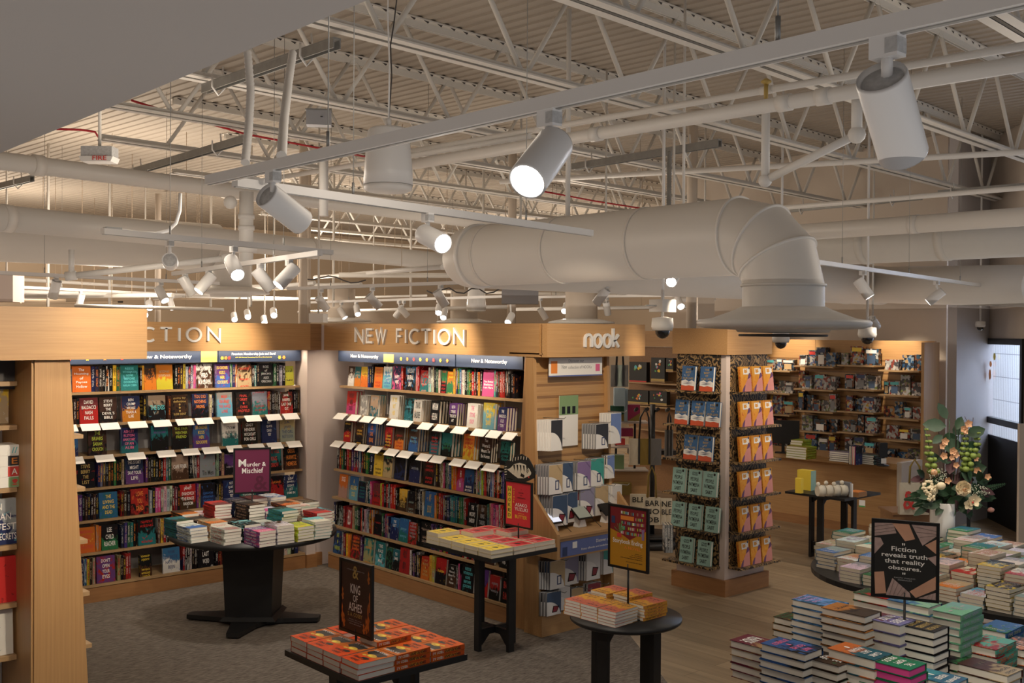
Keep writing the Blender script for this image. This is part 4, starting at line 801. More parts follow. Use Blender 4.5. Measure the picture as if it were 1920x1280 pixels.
# second and third diffusers far away
for i, (x, y, D, s) in enumerate(((1090, 603, 14.5, .72), (870, 602, 17, .7), (1300, 560, 15, .5), (640, 600, 17, .75))):
    P = dep(x, y, D); f = thing('ceiling_diffuser', 'far round white diffuser, %s in the background row' % nth(i+1), 'diffuser', tuple(P))
    MB().lathe([(.24, .04), (.62*s, 0), (.64*s, -.02), (.3, -.04), (.05, -.05)], 32).obj('plate', 'white_paint', f); MB().tube([(0, 0, .03), (0, 0, .5)], .22, 24).obj('neck', 'wall_beige', f)
def dome(lab, x, y, D, s, rod=1.5):
    P = dep(x, y, D); r = thing('dome_camera', lab, 'camera', tuple(P))
    MB().lathe([(.03*s, .10*s), (.085*s, .09*s), (.09*s, .02*s), (.08*s, -.01*s)], 24).obj('housing', 'white_paint', r)
    MB().sphere((0, 0, -.015*s), .062*s, 16).obj('dome_window', 'dome_black', r); MB().tube([(0, 0, .09*s), (0, 0, 5.03-P.z)], .013, 8).obj('drop_rod', 'lamp_white', r)
    return r
dmc = dome('nearest dome camera hanging between the nook sign and pillar', 1242, 617, 8.6, 1.0)
MB().box(-.085, -.07, .14, .085, .07, .24).obj('junction_box', 'white_paint', dmc); MB().box(-.2, -.01, .185, .15, .01, .195).obj('bracket', 'label_grey', dmc)
dome('dome camera hanging over the toy display, left one', 1464, 640, 11.0, 1.0, 1.2); dome('dome camera hanging over the toy display, right one', 1626, 631, 11.0, 1.05, 2.0)
dome('small dome camera near the door ceiling', 1838, 612, 13.5, .7, .3)
# ---------------------------------------------------------------- signs
def arcp(cx, cy, rx, ry, a0, a1, n=20): return [(cx+rx*math.cos(math.radians(a0+(a1-a0)*i/n)), cy+ry*math.sin(math.radians(a0+(a1-a0)*i/n))) for i in range(n+1)]
GL = {'N': (.86, [[(0, 0), (0, 1), (.86, 0), (.86, 1)]]), 'E': (.62, [[(.62, 1), (0, 1), (0, 0), (.62, 0)], [(0, .52), (.56, .52)]]), 'W': (1.0, [[(0, 1), (.25, 0), (.5, 1), (.75, 0), (1, 1)]]),
 'F': (.5, [[(.5, 1), (0, 1), (0, 0)], [(0, .5), (.44, .5)]]), 'I': (.0, [[(0, 0), (0, 1)]]), 'C': (.74, [arcp(.5, .5, .5, .5, 48, 312)]), 'T': (.80, [[(0, 1), (.80, 1)], [(.40, 1), (.40, 0)]]), 'O': (1.0, [arcp(.5, .5, .5, .5, 0, 360, 32)]),
 'n': (.5, [[(0, 0), (0, .42)]+arcp(.25, .42, .25, .24, 180, 0, 10)+[(.5, 0)]]), 'o': (.56, [arcp(.28, .33, .28, .33, 0, 360, 24)]), 'k': (.42, [[(0, 0), (0, 1)], [(.42, .66), (.02, .28)], [(.12, .38), (.44, 0)]])}
def strip(mb, pts, w, y0, y1):
    """bar of constant width following pts in the x-z plane, thick from y0 to y1"""
    pts = [p for i, p in enumerate(pts) if i == 0 or abs(p[0]-pts[i-1][0])+abs(p[1]-pts[i-1][1]) > 1e-5]; n = len(pts); closed = (abs(pts[0][0]-pts[-1][0])+abs(pts[0][1]-pts[-1][1])) < 1e-6; P = [Vector((a, b)) for a, b in pts]; Lp = []; Rp = []
    for i in range(n):
        d0 = (P[i]-P[i-1]).normalized() if i else ((P[-1]-P[-2]).normalized() if closed else None); d1 = (P[i+1]-P[i]).normalized() if i < n-1 else ((P[1]-P[0]).normalized() if closed else None)
        if d0 is None: d0 = d1
        if d1 is None: d1 = d0
        t = (d0+d1); t = t.normalized() if t.length > 1e-4 else d1; nn = Vector((-t.y, t.x)); k = min(2.2, 1/max(.3, nn.dot(Vector((-d1.y, d1.x)))))
        Lp.append(P[i]+nn*w/2*k); Rp.append(P[i]-nn*w/2*k)
    v = []
    for i in range(n): v += [(Lp[i].x, y0, Lp[i].y), (Rp[i].x, y0, Rp[i].y), (Rp[i].x, y1, Rp[i].y), (Lp[i].x, y1, Lp[i].y)]
    f = []
    for i in range(n-1):
        a = 4*i; b = 4*(i+1)
        for k in range(4): f.append((a+k, a+(k+1) % 4, b+(k+1) % 4, b+k))
    if not closed: f += [(0, 1, 2, 3), (4*n-4, 4*n-1, 4*n-2, 4*n-3)]
    mb.add(v, f)
def sign_letters(word, x0, x1, z0, H, parent, y=-.0, wt=.17, sp=.36, deep=.022, nm='letter'):
    ws = []; x = 0
    for ch in word:
        if ch == ' ': x += .75; ws.append(None); continue
        ws.append(x); x += GL[ch][0]+sp
    tot = x-sp; kx = (x1-x0)/tot
    for ch, xx in zip(word, ws):
        if xx is None: continue
        mb = MB()
        for st in GL[ch][1]: strip(mb, [(x0+(xx+a)*kx, z0+b*H) for a, b in st], H*wt, y-deep, y-.001)
        o = mb.obj(nm, 'lamp_white', parent); o['label'] = 'white raised letter %s' % ch
def fascia(lab, o, a, L, mat, th=.05, z0=2.245, z1=2.515, word=None, soff=.0):
    r = thing('sign_fascia', lab, 'sign', (o[0], o[1], 0), a)
    bd = MB().box(0, 0, z0, L, th, z1).obj('board', mat, r)
    MB().box(0, .05, z0+.02, L, .45, z0+.032).obj('soffit_board', mat, r) if soff else None
    if word: sign_letters(word[0], word[1], word[2], word[3], word[4], bd, **(word[5] if len(word) > 5 else {}))
    return r
sx = lambda px: ony(px, 630, 9.5).x-2.3
fascia('oak fascia with white FICTION letters, left of the corner', (2.3, 9.5-.05), 0, 3.36, 'oak_along_x', .06, word=('FICTION', sx(406)-7.2*(sx(406)-sx(260))/5.62, sx(406), 2.338, .122, dict(sp=.54)), soff=1)
MB  # corner block
tag(MB().box(0, -.02, 2.245, .13, .2, 2.513).obj('sign_corner_block', 'oak_dark', None, (5.66, 9.47, 0)), 'darker oak block joining the two fascias at the corner', 'sign')
sy = lambda px: 9.40-onx(px, 630, 5.79).y
fascia('oak fascia with white NEW FICTION letters, right of the corner', (5.79, 9.40), -math.pi/2, 2.99, 'oak_along_x', .06, word=('NEW FICTION', sy(669), sy(873), 2.335, .125, dict(sp=.40)), soff=1)
tag(MB().box(0, 0, 0, .24, .06, .27).obj('fascia_end_board', 'oak_along_x', None, (5.79, 6.41, 2.245), -math.pi/2), 'short plain oak board between NEW FICTION and nook fascias', 'sign')
nk_ = lambda px: ony(px, 640, 6.08).x-5.79
fascia('oak fascia with white nook letters over the accessory end unit', (5.79, 6.08), 0, 1.17, 'oak_along_x', .06, word=('nook', nk_(1095), nk_(1157), 2.325, .155, dict(sp=.2, wt=.14)), soff=1)
# blue header strips behind the fascias
def header(lab, bay, s0, s1, texts, z0=2.13, z1=2.25, fl=True):
    r = thing('header_strip', lab, 'header', tuple(at_bay(bay, s0, .11, 0)), bay['a']); w = s1-s0
    r0 = r; r = MB().box(0, 0, z0, w, .012, z1).obj('strip', 'header_blue', r)
    for (t_, a, b, c, d, m_) in texts:
        mb = MB(); put_line(mb, t_, a, c, b-a, d-c, -.002); mb.obj('lettering', m_, r)
    return r
def flowers(r, x0, x1, z, n):
    for k in range(n):
        x = x0+(x1-x0)*(k+.5)/n; mb = MB()
        for j in range(6):
            a = j*math.pi/3; mb.add([(x+.010*math.cos(a+q)*s_, -.003-.0005*k, z+.010*math.sin(a+q)*s_) for q, s_ in ((0, 0), (-.45, 1.3), (0, 2.1), (.45, 1.3))], [(0, 1, 2, 3)])
        mb.obj('printed_flower', ('t_yellow', 't_orange', 't_red')[k % 3], r)
s_ = lambda px: bay_s(BL, px, 665, 2.19)
h1 = header('navy header strip reading New & Noteworthy, left bookcase', BL, .1, s_(404), [('New & Noteworthy', s_(258)-.1, s_(355)-.1, 2.163, 2.207, 't_white')])
MB().box(s_(372)-.1, -.003, 2.132, s_(402)-.1, -.001, 2.24).obj('printed_figure', 't_gold', h1); flowers(h1, .2, s_(240)-.1, 2.18, 6)
h2 = header('navy header strip with membership offer, left bookcase right end', BL, s_(405), 3.02, [('Premium Membership Join and Save!', .14, .62, 2.19, 2.222, 't_white'), ('10% Off Almost Everything And Two Ears Remedy', .18, .58, 2.166, 2.180, 't_yellow')])
flowers(h2, .02, .13, 2.17, 3); flowers(h2, .64, .74, 2.17, 2)
r_ = lambda px: bay_s(BR, px, 665, 2.19)
h3 = header('navy header strip with folk flowers, NEW FICTION bookcase left part', BR, .02, r_(862), [('New & Noteworthy', r_(666)-.02, r_(718)-.02, 2.163, 2.207, 't_white')])
flowers(h3, r_(755)-.02, r_(855)-.02, 2.18, 8); MB().box(r_(728)-.02, -.003, 2.14, r_(747)-.02, -.001, 2.22).obj('printed_figure', 't_gold', h3)
h4 = header('navy header strip reading New & Noteworthy, NEW FICTION bookcase right', BR, r_(864), 2.86, [('New & Noteworthy', r_(893)-r_(864), r_(960)-r_(864), 2.163, 2.207, 't_white')])
# ---------------------------------------------------------------- nook end unit
NX, NY = 5.80, 6.13
nu = thing('display_unit', 'oak end unit with slatwall and e-reader desk below the nook sign', 'display unit', (NX, NY, 0))
MB().box(0, -.0, 0, .90, .1995, .17).obj('plinth', 'oak_along_x', nu)
MB().box(0, .20, .0, .92, .213, 2.245).obj('back_board', 'oak_upright', nu)
mb = MB(); mb.box(.02, .15, .17, .89, .199, 2.24); mb.obj('slatwall', 'oak_along_x', nu)
mb = MB()
for k in range(11):
    z = 1.12+k*.098; mb.box(.04, .1485, z, .86, .1505, z+.022)
mb.obj('slat_grooves', 'oak_dark', nu)
for x0, x1 in ((0, .03), (.86, .89)): MB().prism([(0.04, .17), (.1995, .17), (.1995, 2.24), (.12, 2.24)], lambda a_, b_, t_: (t_, a_, b_), x0, x1).obj('side_panel', 'oak_upright', nu)
# desk
dk = thing('reader_desk', 'sloping oak desk shelf holding three e-readers on the nook unit', 'desk', (NX, NY, 0))
for x0, x1 in ((-.03, 0.0), (.90, .93)): MB().prism([(-.20, .66), (.145, .66), (.145, 1.14), (.08, 1.14), (-.20, .86)], lambda a_, b_, t_: (t_, a_, b_), x0, x1).obj('side_panel', 'oak_upright', dk)
MB().box(0, -.20, .82, .90, .145, .84).obj('desk_top', 'oak_along_x', dk); MB().box(0, -.185, .66, .90, -.165, .82).obj('front_panel', 'oak_along_x', dk)
MB().box(0, .13, .84, .90, .145, 1.12).obj('back_board', 'oak_along_x', dk)
st_ = MB().box(.02, -.19, .675, .88, -.186, .795).obj('printed_strip', 'header_blue', dk); st_['label'] = 'periwinkle blue printed strip'
MT['header_blue'] ; plain('periwinkle', (.12, .16, .38), .5)
st_.data.materials[0] = MT['periwinkle']
for t_, a, b, c, d in (('Discover our New collection', .42, .80, .745, .77), ('Enjoy eBooks and audiobooks anytime, anywhere', .25, .83, .70, .72)):
    mb = MB(); put_line(mb, t_, a, c, b-a, d-c, -.192); mb.obj('lettering', 't_white', dk)
mb = MB(); mb.box(.15, -.193, .73, .20, -.191, .78); mb.obj('printed_icon', 't_white', dk); MB().box(.04, -.193, .68, .09, -.191, .75).obj('printed_figure', 't_navy', dk)
for i, (x, w, h, m_, l_) in enumerate(((.12, .11, .16, 'screen_on', 'small e-reader with bright screen, left on the oak desk'), (.44, .16, .21, 'screen_page', 'larger e-reader with pale page screen, middle of the oak desk'), (.76, .17, .21, 'black_metal', 'dark e-reader at the right end of the oak desk'))):
    r = thing('e_reader', l_, 'e-reader', (NX+x, NY-.04, .842))
    Rt = Matrix.Rotation(math.radians(-52), 4, 'X')
    def plate(nm, x0, x1, z0, z1, y0, y1, mt):
        o = MB().box(x0, y0, z0, x1, y1, z1).obj(nm, mt, r); o.matrix_local = Matrix.Translation((0, -.02, .075)) @ Rt; return o
    plate('body', -w/2, w/2, 0, h, 0, .009, 'black_metal'); plate('screen', -w/2+.009, w/2-.009, .014, h-.012, -.001, 0.001, m_)
    MB().prism([(-.045, 0), (.045, 0), (.01, .10), (-.01, .10)], lambda a_, b_, t_: (a_, t_, b_), 0.02, .09).obj('stand', 'card_white', r)
    MB().tube([(w/2-.01, 0, .08), (w/2+.03, -.05, .02), (w/2+.02, -.09, .006)], .0025, 6).obj('cable', 'black_metal', r)
hd = thing('header_card', 'cream header card announcing the new collection under nook', 'header card', (NX+.12, NY+.06, 0))
MB().box(0, 0, 2.09, .62, .006, 2.235).obj('card', 'card_white', hd); MB().box(0, -.004, 2.083, .62, .008, 2.093).obj('edge_rail', 'periwinkle', hd)
for t_, a, b, c, d in (('Discover our', .22, .40, 2.198, 2.222), ('New', .14, .20, 2.145, 2.180), ('collection of NOOKs', .215, .49, 2.145, 2.170)):
    mb = MB(); put_line(mb, t_, a, c, b-a, d-c, -.001); mb.obj('lettering', 't_grey', hd)
MB().box(.02, -.002, 2.11, .09, -.0005, 2.21).obj('printed_figure', 't_orange', hd); MB().box(.54, -.002, 2.12, .59, -.0005, 2.18).obj('printed_figure', 't_pink', hd)
gp = thing('info_poster', 'green and white e-reader leaflet hanging on the slatwall', 'leaflet', (NX+.30, NY+.125, 1.50))
MB().box(0, 0, 0, .22, .004, .42).obj('sheet', 'card_white', gp); plain('leaf_green', (.22, .34, .16), .5); MB().box(0, -.002, .26, .22, 0, .42).obj('green_panel', 'leaf_green', gp)
for x in (.03, .09, .15): MB().box(x, -.004, .27, x+.035, -.002, .33).obj('device_picture', 'black_metal', gp)
# packaged accessories on prongs
PKC = dict(K=(.03, .03, .035), B=(.16, .24, .50), N=(.05, .09, .17), P=(.26, .17, .36), T=(.05, .35, .30), L=(.30, .28, .40), R=(.28, .03, .05), W=(.7, .68, .66), G=(.2, .2, .21), S=(.55, .40, .22))
for k, c in PKC.items(): plain('pack_'+k, c, .4)
plain('pack_side', (.30, .30, .31), .6)
PKM = {}
def pack_mesh(c, dev):
    k = (c, dev)
    if k in PKM: return PKM[k]
    mb = MB(); mb.box(0, .0, 0, 1, 1, 1, 4 if c != 'W' and dev else 0); mb.add([(.005, -.012, .005), (.995, -.012, .005), (.995, -.012, .995), (.005, -.012, .995)], [(0, 1, 2, 3)], 0)
    # coloured upper field with the round cut-out corner
    q = [(0, .985), (.985, .985), (.985, .15)]+[(.98*math.cos(math.radians(t)) if True else 0, .0) for t in ()]
    arc_ = [(.985*math.sin(math.radians(90-t)) if False else .0+.93*math.cos(math.radians(t)), .05+.55*math.sin(math.radians(t))) for t in range(0, 91, 10)]
    poly = [(0.015, .985), (.985, .985), (.985, .05)]+arc_
    mb.add([(a, -.02, b) for a, b in poly], [list(range(len(poly)))[::-1]], 1)
    if dev == 1: mb.box(.46, -.05, .14, .74, -.01, .46, 2); mb.box(.52, -.07, .18, .68, -.05, .42, 3)
    if dev == 2: mb.add([(.35, -.06, .12), (.70, -.06, .12), (.86, -.06, .36), (.44, -.06, .40)], [(0, 1, 2, 3)], 2); mb.add([(.42, -.08, .15), (.68, -.08, .15), (.79, -.08, .33), (.48, -.08, .37)], [(0, 1, 2, 3)], 3)
    me = mb.mesh('package', ['card_white', 'pack_'+c, 't_navy' if dev == 1 else 'black_metal', 'card_white' if dev == 1 else 'pack_R', 'pack_side']); PKM[k] = me; return me
pkn = [0]
PKL = dict(K='black', B='blue', N='dark blue', P='violet', T='teal', L='lavender', R='maroon', W='white', G='grey', S='floral')
def packs(x, z, w, h, cs, dev, lab, y0=.16, t=.016, dx=-.012):
    for i, c in enumerate(cs):
        n = len(cs); o = link('accessory_package', pack_mesh(c, dev), None, (NX+x+dx*(n-1-i)*1.0, NY+y0-.06-i*t*1.15-t, z)); o.scale = (w, t, h)
        tag(o, '%s accessory box, %s from front, %s' % (PKL[c], nth(n-i), lab), 'package', 'boxed accessories on prongs')
    if dev is not None and cs:
        r = tag(MB().tube([(w/2, .0, 0), (w/2, -.26+.02, 0.005), (w/2, -.26, .02)], .003, 6).obj('display_hook', 'galvanised', None, (NX+x, NY+y0-.01, z+h+.008)), 'steel prong holding packages, %s' % lab, 'hook')
packs(.08, 1.49, .13, .25, 'WWWWWK', 0, 'top row left on slatwall'); packs(.60, 1.47, .15, .21, 'GGGGGK', 1, 'top row third on slatwall'); packs(.80, 1.50, .13, .26, 'WWWWB', 0, 'top row right end, blue sleeve')
packs(.06, 1.14, .155, .24, 'GGGGGS', 1, 'second row first'); packs(.23, 1.14, .14, .24, 'GGGN', 1, 'second row second'); packs(.42, 1.14, .16, .235, 'GGGP', 1, 'second row third'); packs(.60, 1.15, .16, .235, 'GGT', 1, 'second row fourth'); packs(.80, 1.20, .09, .20, 'WKB', 0, 'second row right end')
packs(.08, .90+.0, .17, .22, 'GGGGGN', 2, 'third row first behind the desk', .16) if False else None
packs(.10, .88, .17, .25, 'GGGGGN', 2, 'third row first', .155); packs(.28, .88, .16, .25, 'GGN', 2, 'third row second', .155); packs(.47, .90, .17, .25, 'RRL', 2, 'third row third', .155); packs(.65, .90, .16, .25, 'GGS', 2, 'third row fourth', .155); packs(.84, .90, .12, .24, 'WWWW', 0, 'third row right end', .155)
packs(.06, .38, .17, .23, 'KKNNS', 1, 'below desk first', .12); packs(.24, .37, .20, .25, 'KL', 2, 'below desk second', .12); packs(.48, .39, .16, .27, 'KKKKW', 2, 'below desk third', .12); packs(.72, .40, .12, .22, 'WWT', 0, 'below desk fourth', .12)
packs(.03, .172, .16, .19, 'KGN', 2, 'standing on plinth first', .10, .02); packs(.20, .18, .13, .19, 'WWW', 0, 'standing on plinth second', .14, .02); packs(.37, .18, .14, .15, 'KS', 1, 'standing on plinth third', .14, .02); packs(.56, .18, .16, .16, 'KR', 0, 'standing on plinth fourth', .14, .02)
# ---------------------------------------------------------------- near-left unit
lu = thing('bookcase', 'near oak bookcase end at the left edge of the picture', 'bookcase', (1.815, 5.78, 0))
MB().prism([(0, 0), (.31, 0), (.178, 2.30), (0, 2.30)], lambda a_, b_, t_: (a_, t_, b_), 0, .035).obj('end_panel', 'oak_upright', lu)
MB().box(-.012, .012, 0, -.0005, .75, 2.30).obj('inner_side', 'oak_upright', lu)
MB().box(0.0, .035, .0, .02, 2.2, 2.3).obj('back_panel', 'back_grey', lu)
for z in LZ:
    MB().box(.02, .035, z-.022, .345-.10*(z/2.3), 2.2, z).obj('shelf', 'shelf_oak', lu)
nf = thing('sign_fascia', 'near blank oak fascia board at the left edge', 'sign', (.6, 5.72, 0))
MB().box(0, 0, 2.285, 1.79, .05, 2.56).obj('board', 'oak_along_x', nf); MB().box(1.745, .05, 2.285, 1.79, 2.4, 2.555).obj('return_board', 'oak_along_x', nf)
MB().box(.0, .05, 2.285, 1.745, .40, 2.30).obj('soffit_board', 'oak_along_x', nf)
al_ = thing('bookcase', 'alcove bookcase with white slotted backing at the far left edge', 'bookcase', (.6, 6.06, 0))
MB().box(0, .22, 0, 1.20, .25, 2.28).obj('back_panel', 'card_white', al_)
AZs = [ony(20, y, 6.0).z for y in (1229, 1131, 1022, 914, 797, 715)]
for z in AZs: MB().box(0, -.06, z-.025, 1.195, .22, z).obj('shelf', 'shelf_oak', al_)
mb = MB(); mb.box(1.09, .205, .1, 1.13, .22, 2.28, 0)
for k in range(70): mb.box(1.103, .203, .15+k*.03, 1.110, .2055, .163+k*.03, 1)
mb.obj('slotted_upright', ['white_paint', 'dark_grey'], al_)
MB().box(.2, -.0, 2.12, 1.20, .03, 2.30).obj('valance', 'dark_grey', al_)
def alc(px0, px1, z, h, cols, ttl, tm, lab, hard=True, y=6.03, t=.03):
    a = ony(px0, 800, y).x; b = ony(px1, 800, y).x; book(Matrix.Rotation(-.06, 3, 'X'), (a, y, z+.002), b-a, t, h, cols, lab, hard, 'page_white', ttl, tm, (.06, .94, .1, .9))
alc(-62, 37, AZs[2], .245, 'snc', ['DAN', 'BOWMAN', 'SECRETEST', 'SECRET OF SECRETS'], 't_white', 'pale blue holiday face-out book at left edge, fourth shelf')
alc(-60, 33, AZs[1], .245, 'rrk', ['.', '.', 'THE QUIET', 'TEA'], 't_black', 'red face-out book with black shape at left edge, fifth shelf')
alc(-50, 26, AZs[0], .24, 'wws', ['HI', '.', 'HI'], 't_cyan', 'white face-out book with pale blue letters at left edge')
for k, (c, px) in enumerate((('wms', 38), ('kor', 38), ('rbo', 38), ('gok', 39))):
    a = ony(-30, 800, 6.0).x; b = ony(px, 800, 6.0).x; z = AZs[3]+.002+.057*(3-k)
    g = tag(MB().box(0, 0, 0, b-a, .16, .056).obj('boxed_game', 'card_white', None, (a, 6.0, z)), 'small boxed letter puzzle at left edge, %s from top' % nth(k+1), 'box')
    MB().box(b-a-.062, -.003, .002, b-a-.002, -.001, .054).obj('printed_panel', ['card_white', 'pack_K', 't_red', 'leaf_green'][k], g)
    mb = MB(); put_line(mb, ['//', 'E', 'A', '!'][k], b-a-.045, .012, .03, .032, -.005); mb.obj('letter', ['t_cyan', 't_orange', 't_white', 't_red'][k], g)
# boxes of games rest on a shelf
for k, (px, c, z, h) in enumerate(((10, 'red', AZs[5]+.002, .12), (16, 'tan', AZs[4]+.002, .24))):
    a = ony(-40, 800, 6.1).x; b = ony(px, 800, 6.1).x
    book(Matrix.Identity(3), (a, 6.1, z), b-a, .03, h, 'rkd' if c == 'red' else 'eyw', '%s face-out book at the left edge, %s shelf' % (c, nth(k+1)), True)
# book edges peeking out past the end panel
for k, (z, n, cs) in enumerate(((LZ[1], 3, 'bnp'), (LZ[2], 4, 'rkbn'), (LZ[4], 3, 'mpp'), (LZ[5], 2, 'cb'), (LZ[6], 2, 'sw'), (LZ[0], 3, 'bbp'))):
    for j in range(n):
        tt = .03; o_x = 2.13-.10*(z/2.3)-.02
        book(Matrix(((-1, 0, 0), (0, -1, 0), (0, 0, 1))) , (o_x, 5.90+.04*j+tt, z+.002), .15, tt, .23, cs[j]+'kw', '%s spine poking past the near end panel, %s book, %s shelf' % (CN[cs[j]], nth(j+1), nth(LZ.index(z)+1)), True)
# ---------------------------------------------------------------- pillar
px0, py0, px1, py1 = 7.985, 5.975, 8.675, 6.615
pl = thing('pillar_display', 'square marbled pillar display with oak crown and book ledges', 'display', (px0, py0, 0))
w_, d_ = px1-px0, py1-py0
MB().box(0, 0, 0, w_, d_, .15).obj('plinth', 'base_alder', pl)
MB().box(.035, .035, .15, w_-.035, d_-.035, 2.25).obj('core', 'wall_pink', pl)
MB().box(.0, .0, 2.245, w_+.02, d_+.01, 2.49).obj('crown', 'oak_along_x', pl)
MB().box(.02, .095, .27, .036, d_-.03, 2.245).obj('marbled_panel', 'marbled_panel', pl); MB().box(.095, .02, .27, w_-.03, .036, 2.245).obj('marbled_panel', 'marbled_panel', pl)
PZ = [.27+.326*k for k in range(6)][::-1]
for i, z in enumerate(PZ):
    MB().box(-.11, .085, z-.02, .03, d_+.03, z).obj('ledge', 'marbled_panel', pl); MB().box(.085, -.11, z-.02, w_+.03, .03, z).obj('ledge', 'marbled_panel', pl)
RW = rotz3(-math.pi/2)
tl = lambda q: .022
for i, z in enumerate(PZ):
    xs = [((1278, 1306), (1312, 1342)), ((1266, 1293), (1296, 1323), (1324, 1352)), ((1283, 1310), (1311, 1338)), ((1262, 1290), (1292, 1320), (1320, 1349)), ((1261, 1290), (1292, 1322), (1324, 1354)), ((1277, 1307), (1310, 1341))][i]
    for k, (a, b) in enumerate(xs):
        Y = onx(a, 800, px0-.06).y; w = .155
        if i < 3: book(RW @ Matrix.Rotation(-.10, 3, 'X'), (px0-.075, Y, z+.003), w, .03, .232, 'bbw', 'blue novel with red base, %s from left on %s ledge, pillar left face' % (nth(k+1), nth(i+1)), True, 'page_white', ['THE', 'BEST', 'OF', 'OUR LIVES'], 't_gold', (.1, .9, .45, .9), nm='hardcover', cat='hardcover')
        else: book(RW @ Matrix.Rotation(-.10, 3, 'X'), (px0-.075, Y, z+.003), w, .03, .232, 'uuu', 'mint green novel, %s from left on %s ledge, pillar left face' % (nth(k+1), nth(i+1)), True, 'page_white', ['GOOD', 'PEOPLE', 'PATMEENA', 'SABIT'], 't_black', (.08, .86, .10, .92), nm='hardcover', cat='hardcover')
        o = bpy.context.scene.collection.objects[-1]
    for k in range(3):
        X = px0+.13+.178*k
        book(Matrix.Rotation(-.10, 3, 'X'), (X, py0-.075, z+.003), .155, .03, .235, 'oor', 'orange and pink novel, %s from left on %s ledge, pillar right face' % (nth(k+1), nth(i+1)), True, 'page_white', ['.'], 't_white', (.3, .5, .05, .08), nm='hardcover', cat='hardcover')
# printed art for the two repeated jackets
plain('art_red', (.62, .10, .04), .5); plain('art_pink', (.62, .25, .22), .5); plain('art_violet', (.14, .05, .14), .5); plain('art_orange', (.72, .34, .06), .5)
def art_mesh(kind):
    mb = MB()
    if kind == 'best':
        mb.add([(0.0, -.02, 0), (1, -.02, 0), (1, -.02, .17), (.6, -.02, .21), (.35, -.02, .18), (0, -.02, .21)], [list(range(6))], 0)
        mb.add([(0, -.02, .21), (.35, -.02, .18), (.6, -.02, .21), (1, -.02, .17), (1, -.02, .36), (.8, -.02, .42), (.55, -.02, .36), (.3, -.02, .44), (0, -.02, .38)], [list(range(9))], 1)
        for z in (.27, .33): mb.add([(.1, -.03, z), (.5, -.03, z-.02), (.9, -.03, z+.01), (.5, -.03, z+.015)], [(0, 1, 2, 3)], 2)
        mb.lathe([(.001, 0), (.075, 0)], 12, (0, 0, 0), 3) if False else None
        c = [(.78+.09*math.cos(a*math.pi/5), -.04, .88+.06*math.sin(a*math.pi/5)) for a in range(10)]; mb.add(c, [list(range(10))], 3)
        return mb.mesh('art', ['art_red', 'card_white', 't_navy', 't_black'])
    if kind == 'dot':
        c = [(.80+.08*math.cos(a*math.pi/5), -.05, .90+.055*math.sin(a*math.pi/5)) for a in range(10)]; mb.add(c, [list(range(10))], 0); return mb.mesh('art', ['t_black'])
    mb.add([(.25, -.02, 0), (.95, -.02, 0), (1, -.02, .1), (1, -.02, .62), (.85, -.02, .70), (.62, -.02, .48), (.38, -.02, .3)], [list(range(7))], 0)
    mb.add([(.05, -.03, 0), (.27, -.03, 0), (.4, -.03, .27), (.3, -.03, .25), (.12, -.03, .12)], [list(range(5))], 1)
    mb.add([(.62, -.03, .48), (.9, -.03, .55), (1, -.03, .62), (.93, -.03, .74), (.8, -.03, .72)], [list(range(5))], 1)
    mb.add([(.25, -.02, .68), (.9, -.02, .68), (.9, -.02, .92), (.25, -.02, .92)], [(0, 1, 2, 3)], 2)
    mb.add([(.34, -.04, .75), (.50, -.04, .73), (.66, -.04, .77), (.60, -.04, .86), (.68, -.04, .90), (.45, -.04, .86), (.36, -.04, .90)], [list(range(7))], 3)
    c = [(.86+.07*math.cos(a*math.pi/5), -.05, .93+.05*math.sin(a*math.pi/5)) for a in range(10)]; mb.add(c, [list(range(10))], 4)
    return mb.mesh('art', ['art_pink', 'art_violet', 'card_white', 'art_orange', 't_navy'])
AM = {k: art_mesh(k) for k in ('best', 'dot', 'peach')}
for o in [o for o in C.objects if o.name.startswith('hardcover') and 'label' in o]:
    if True:
        l = o['label']; k = 'best' if l.startswith('blue novel with') else 'dot' if l.startswith('mint green novel,') else 'peach' if l.startswith('orange and pink novel') else None
        if k:
            q = bpy.data.objects.new('cover_picture', AM[k]); C.objects.link(q); q.parent = o; o['tx'] = 0.0
            if k == 'dot': o['c1'] = list(COL['u']); o['c2'] = list(COL['u'])
            if k == 'best': o['c1'] = [.06, .14, .30]; o['c2'] = [.07, .15, .32]
            if k == 'peach':
                o['c1'] = [.72, .30, .04]; o['c2'] = [.75, .36, .06]
                for c in list(o.children):
                    if c.name.startswith('title'): bpy.data.objects.remove(c)
# ---------------------------------------------------------------- tables
def cross_base(root, r, H, rot=0, z_st=.10, pw=.055, pt_=.03):
    for k in range(4):
        a = rot+k*math.pi/2; c = Vector((math.cos(a)*r, math.sin(a)*r, 0)); t = Vector((-math.sin(a), math.cos(a), 0))
        MB().bar(c, c+Vector((0, 0, H)), pw, pt_, 0, up=(math.cos(a), math.sin(a), 0)).obj('leg', 'black_paint', root)
    for k in range(2):
        a = rot+k*math.pi/2; d = Vector((math.cos(a), math.sin(a), 0)); n = Vector((-math.sin(a), math.cos(a), 0))
        for nm, z0, z1, up in (('stretcher', .05, .17, 1), ('apron', H-.10, H, -1)):
            poly = [(-r, z0), (-r, z1), (r, z1), (r, z0), (r*.8, z0), (r*.4, z0+.07), (-r*.4, z0+.07), (-r*.8, z0)] if up > 0 else [(-r, z0-.03), (-r, z1), (r, z1), (r, z0-.03), (r*.6, z0+.05), (-r*.6, z0+.05)]
            MB().prism(poly, lambda s, z, t: d*s+n*t+Vector((0, 0, z)), -.014+.001*k, .014+.001*k).obj(nm, 'black_paint', root)
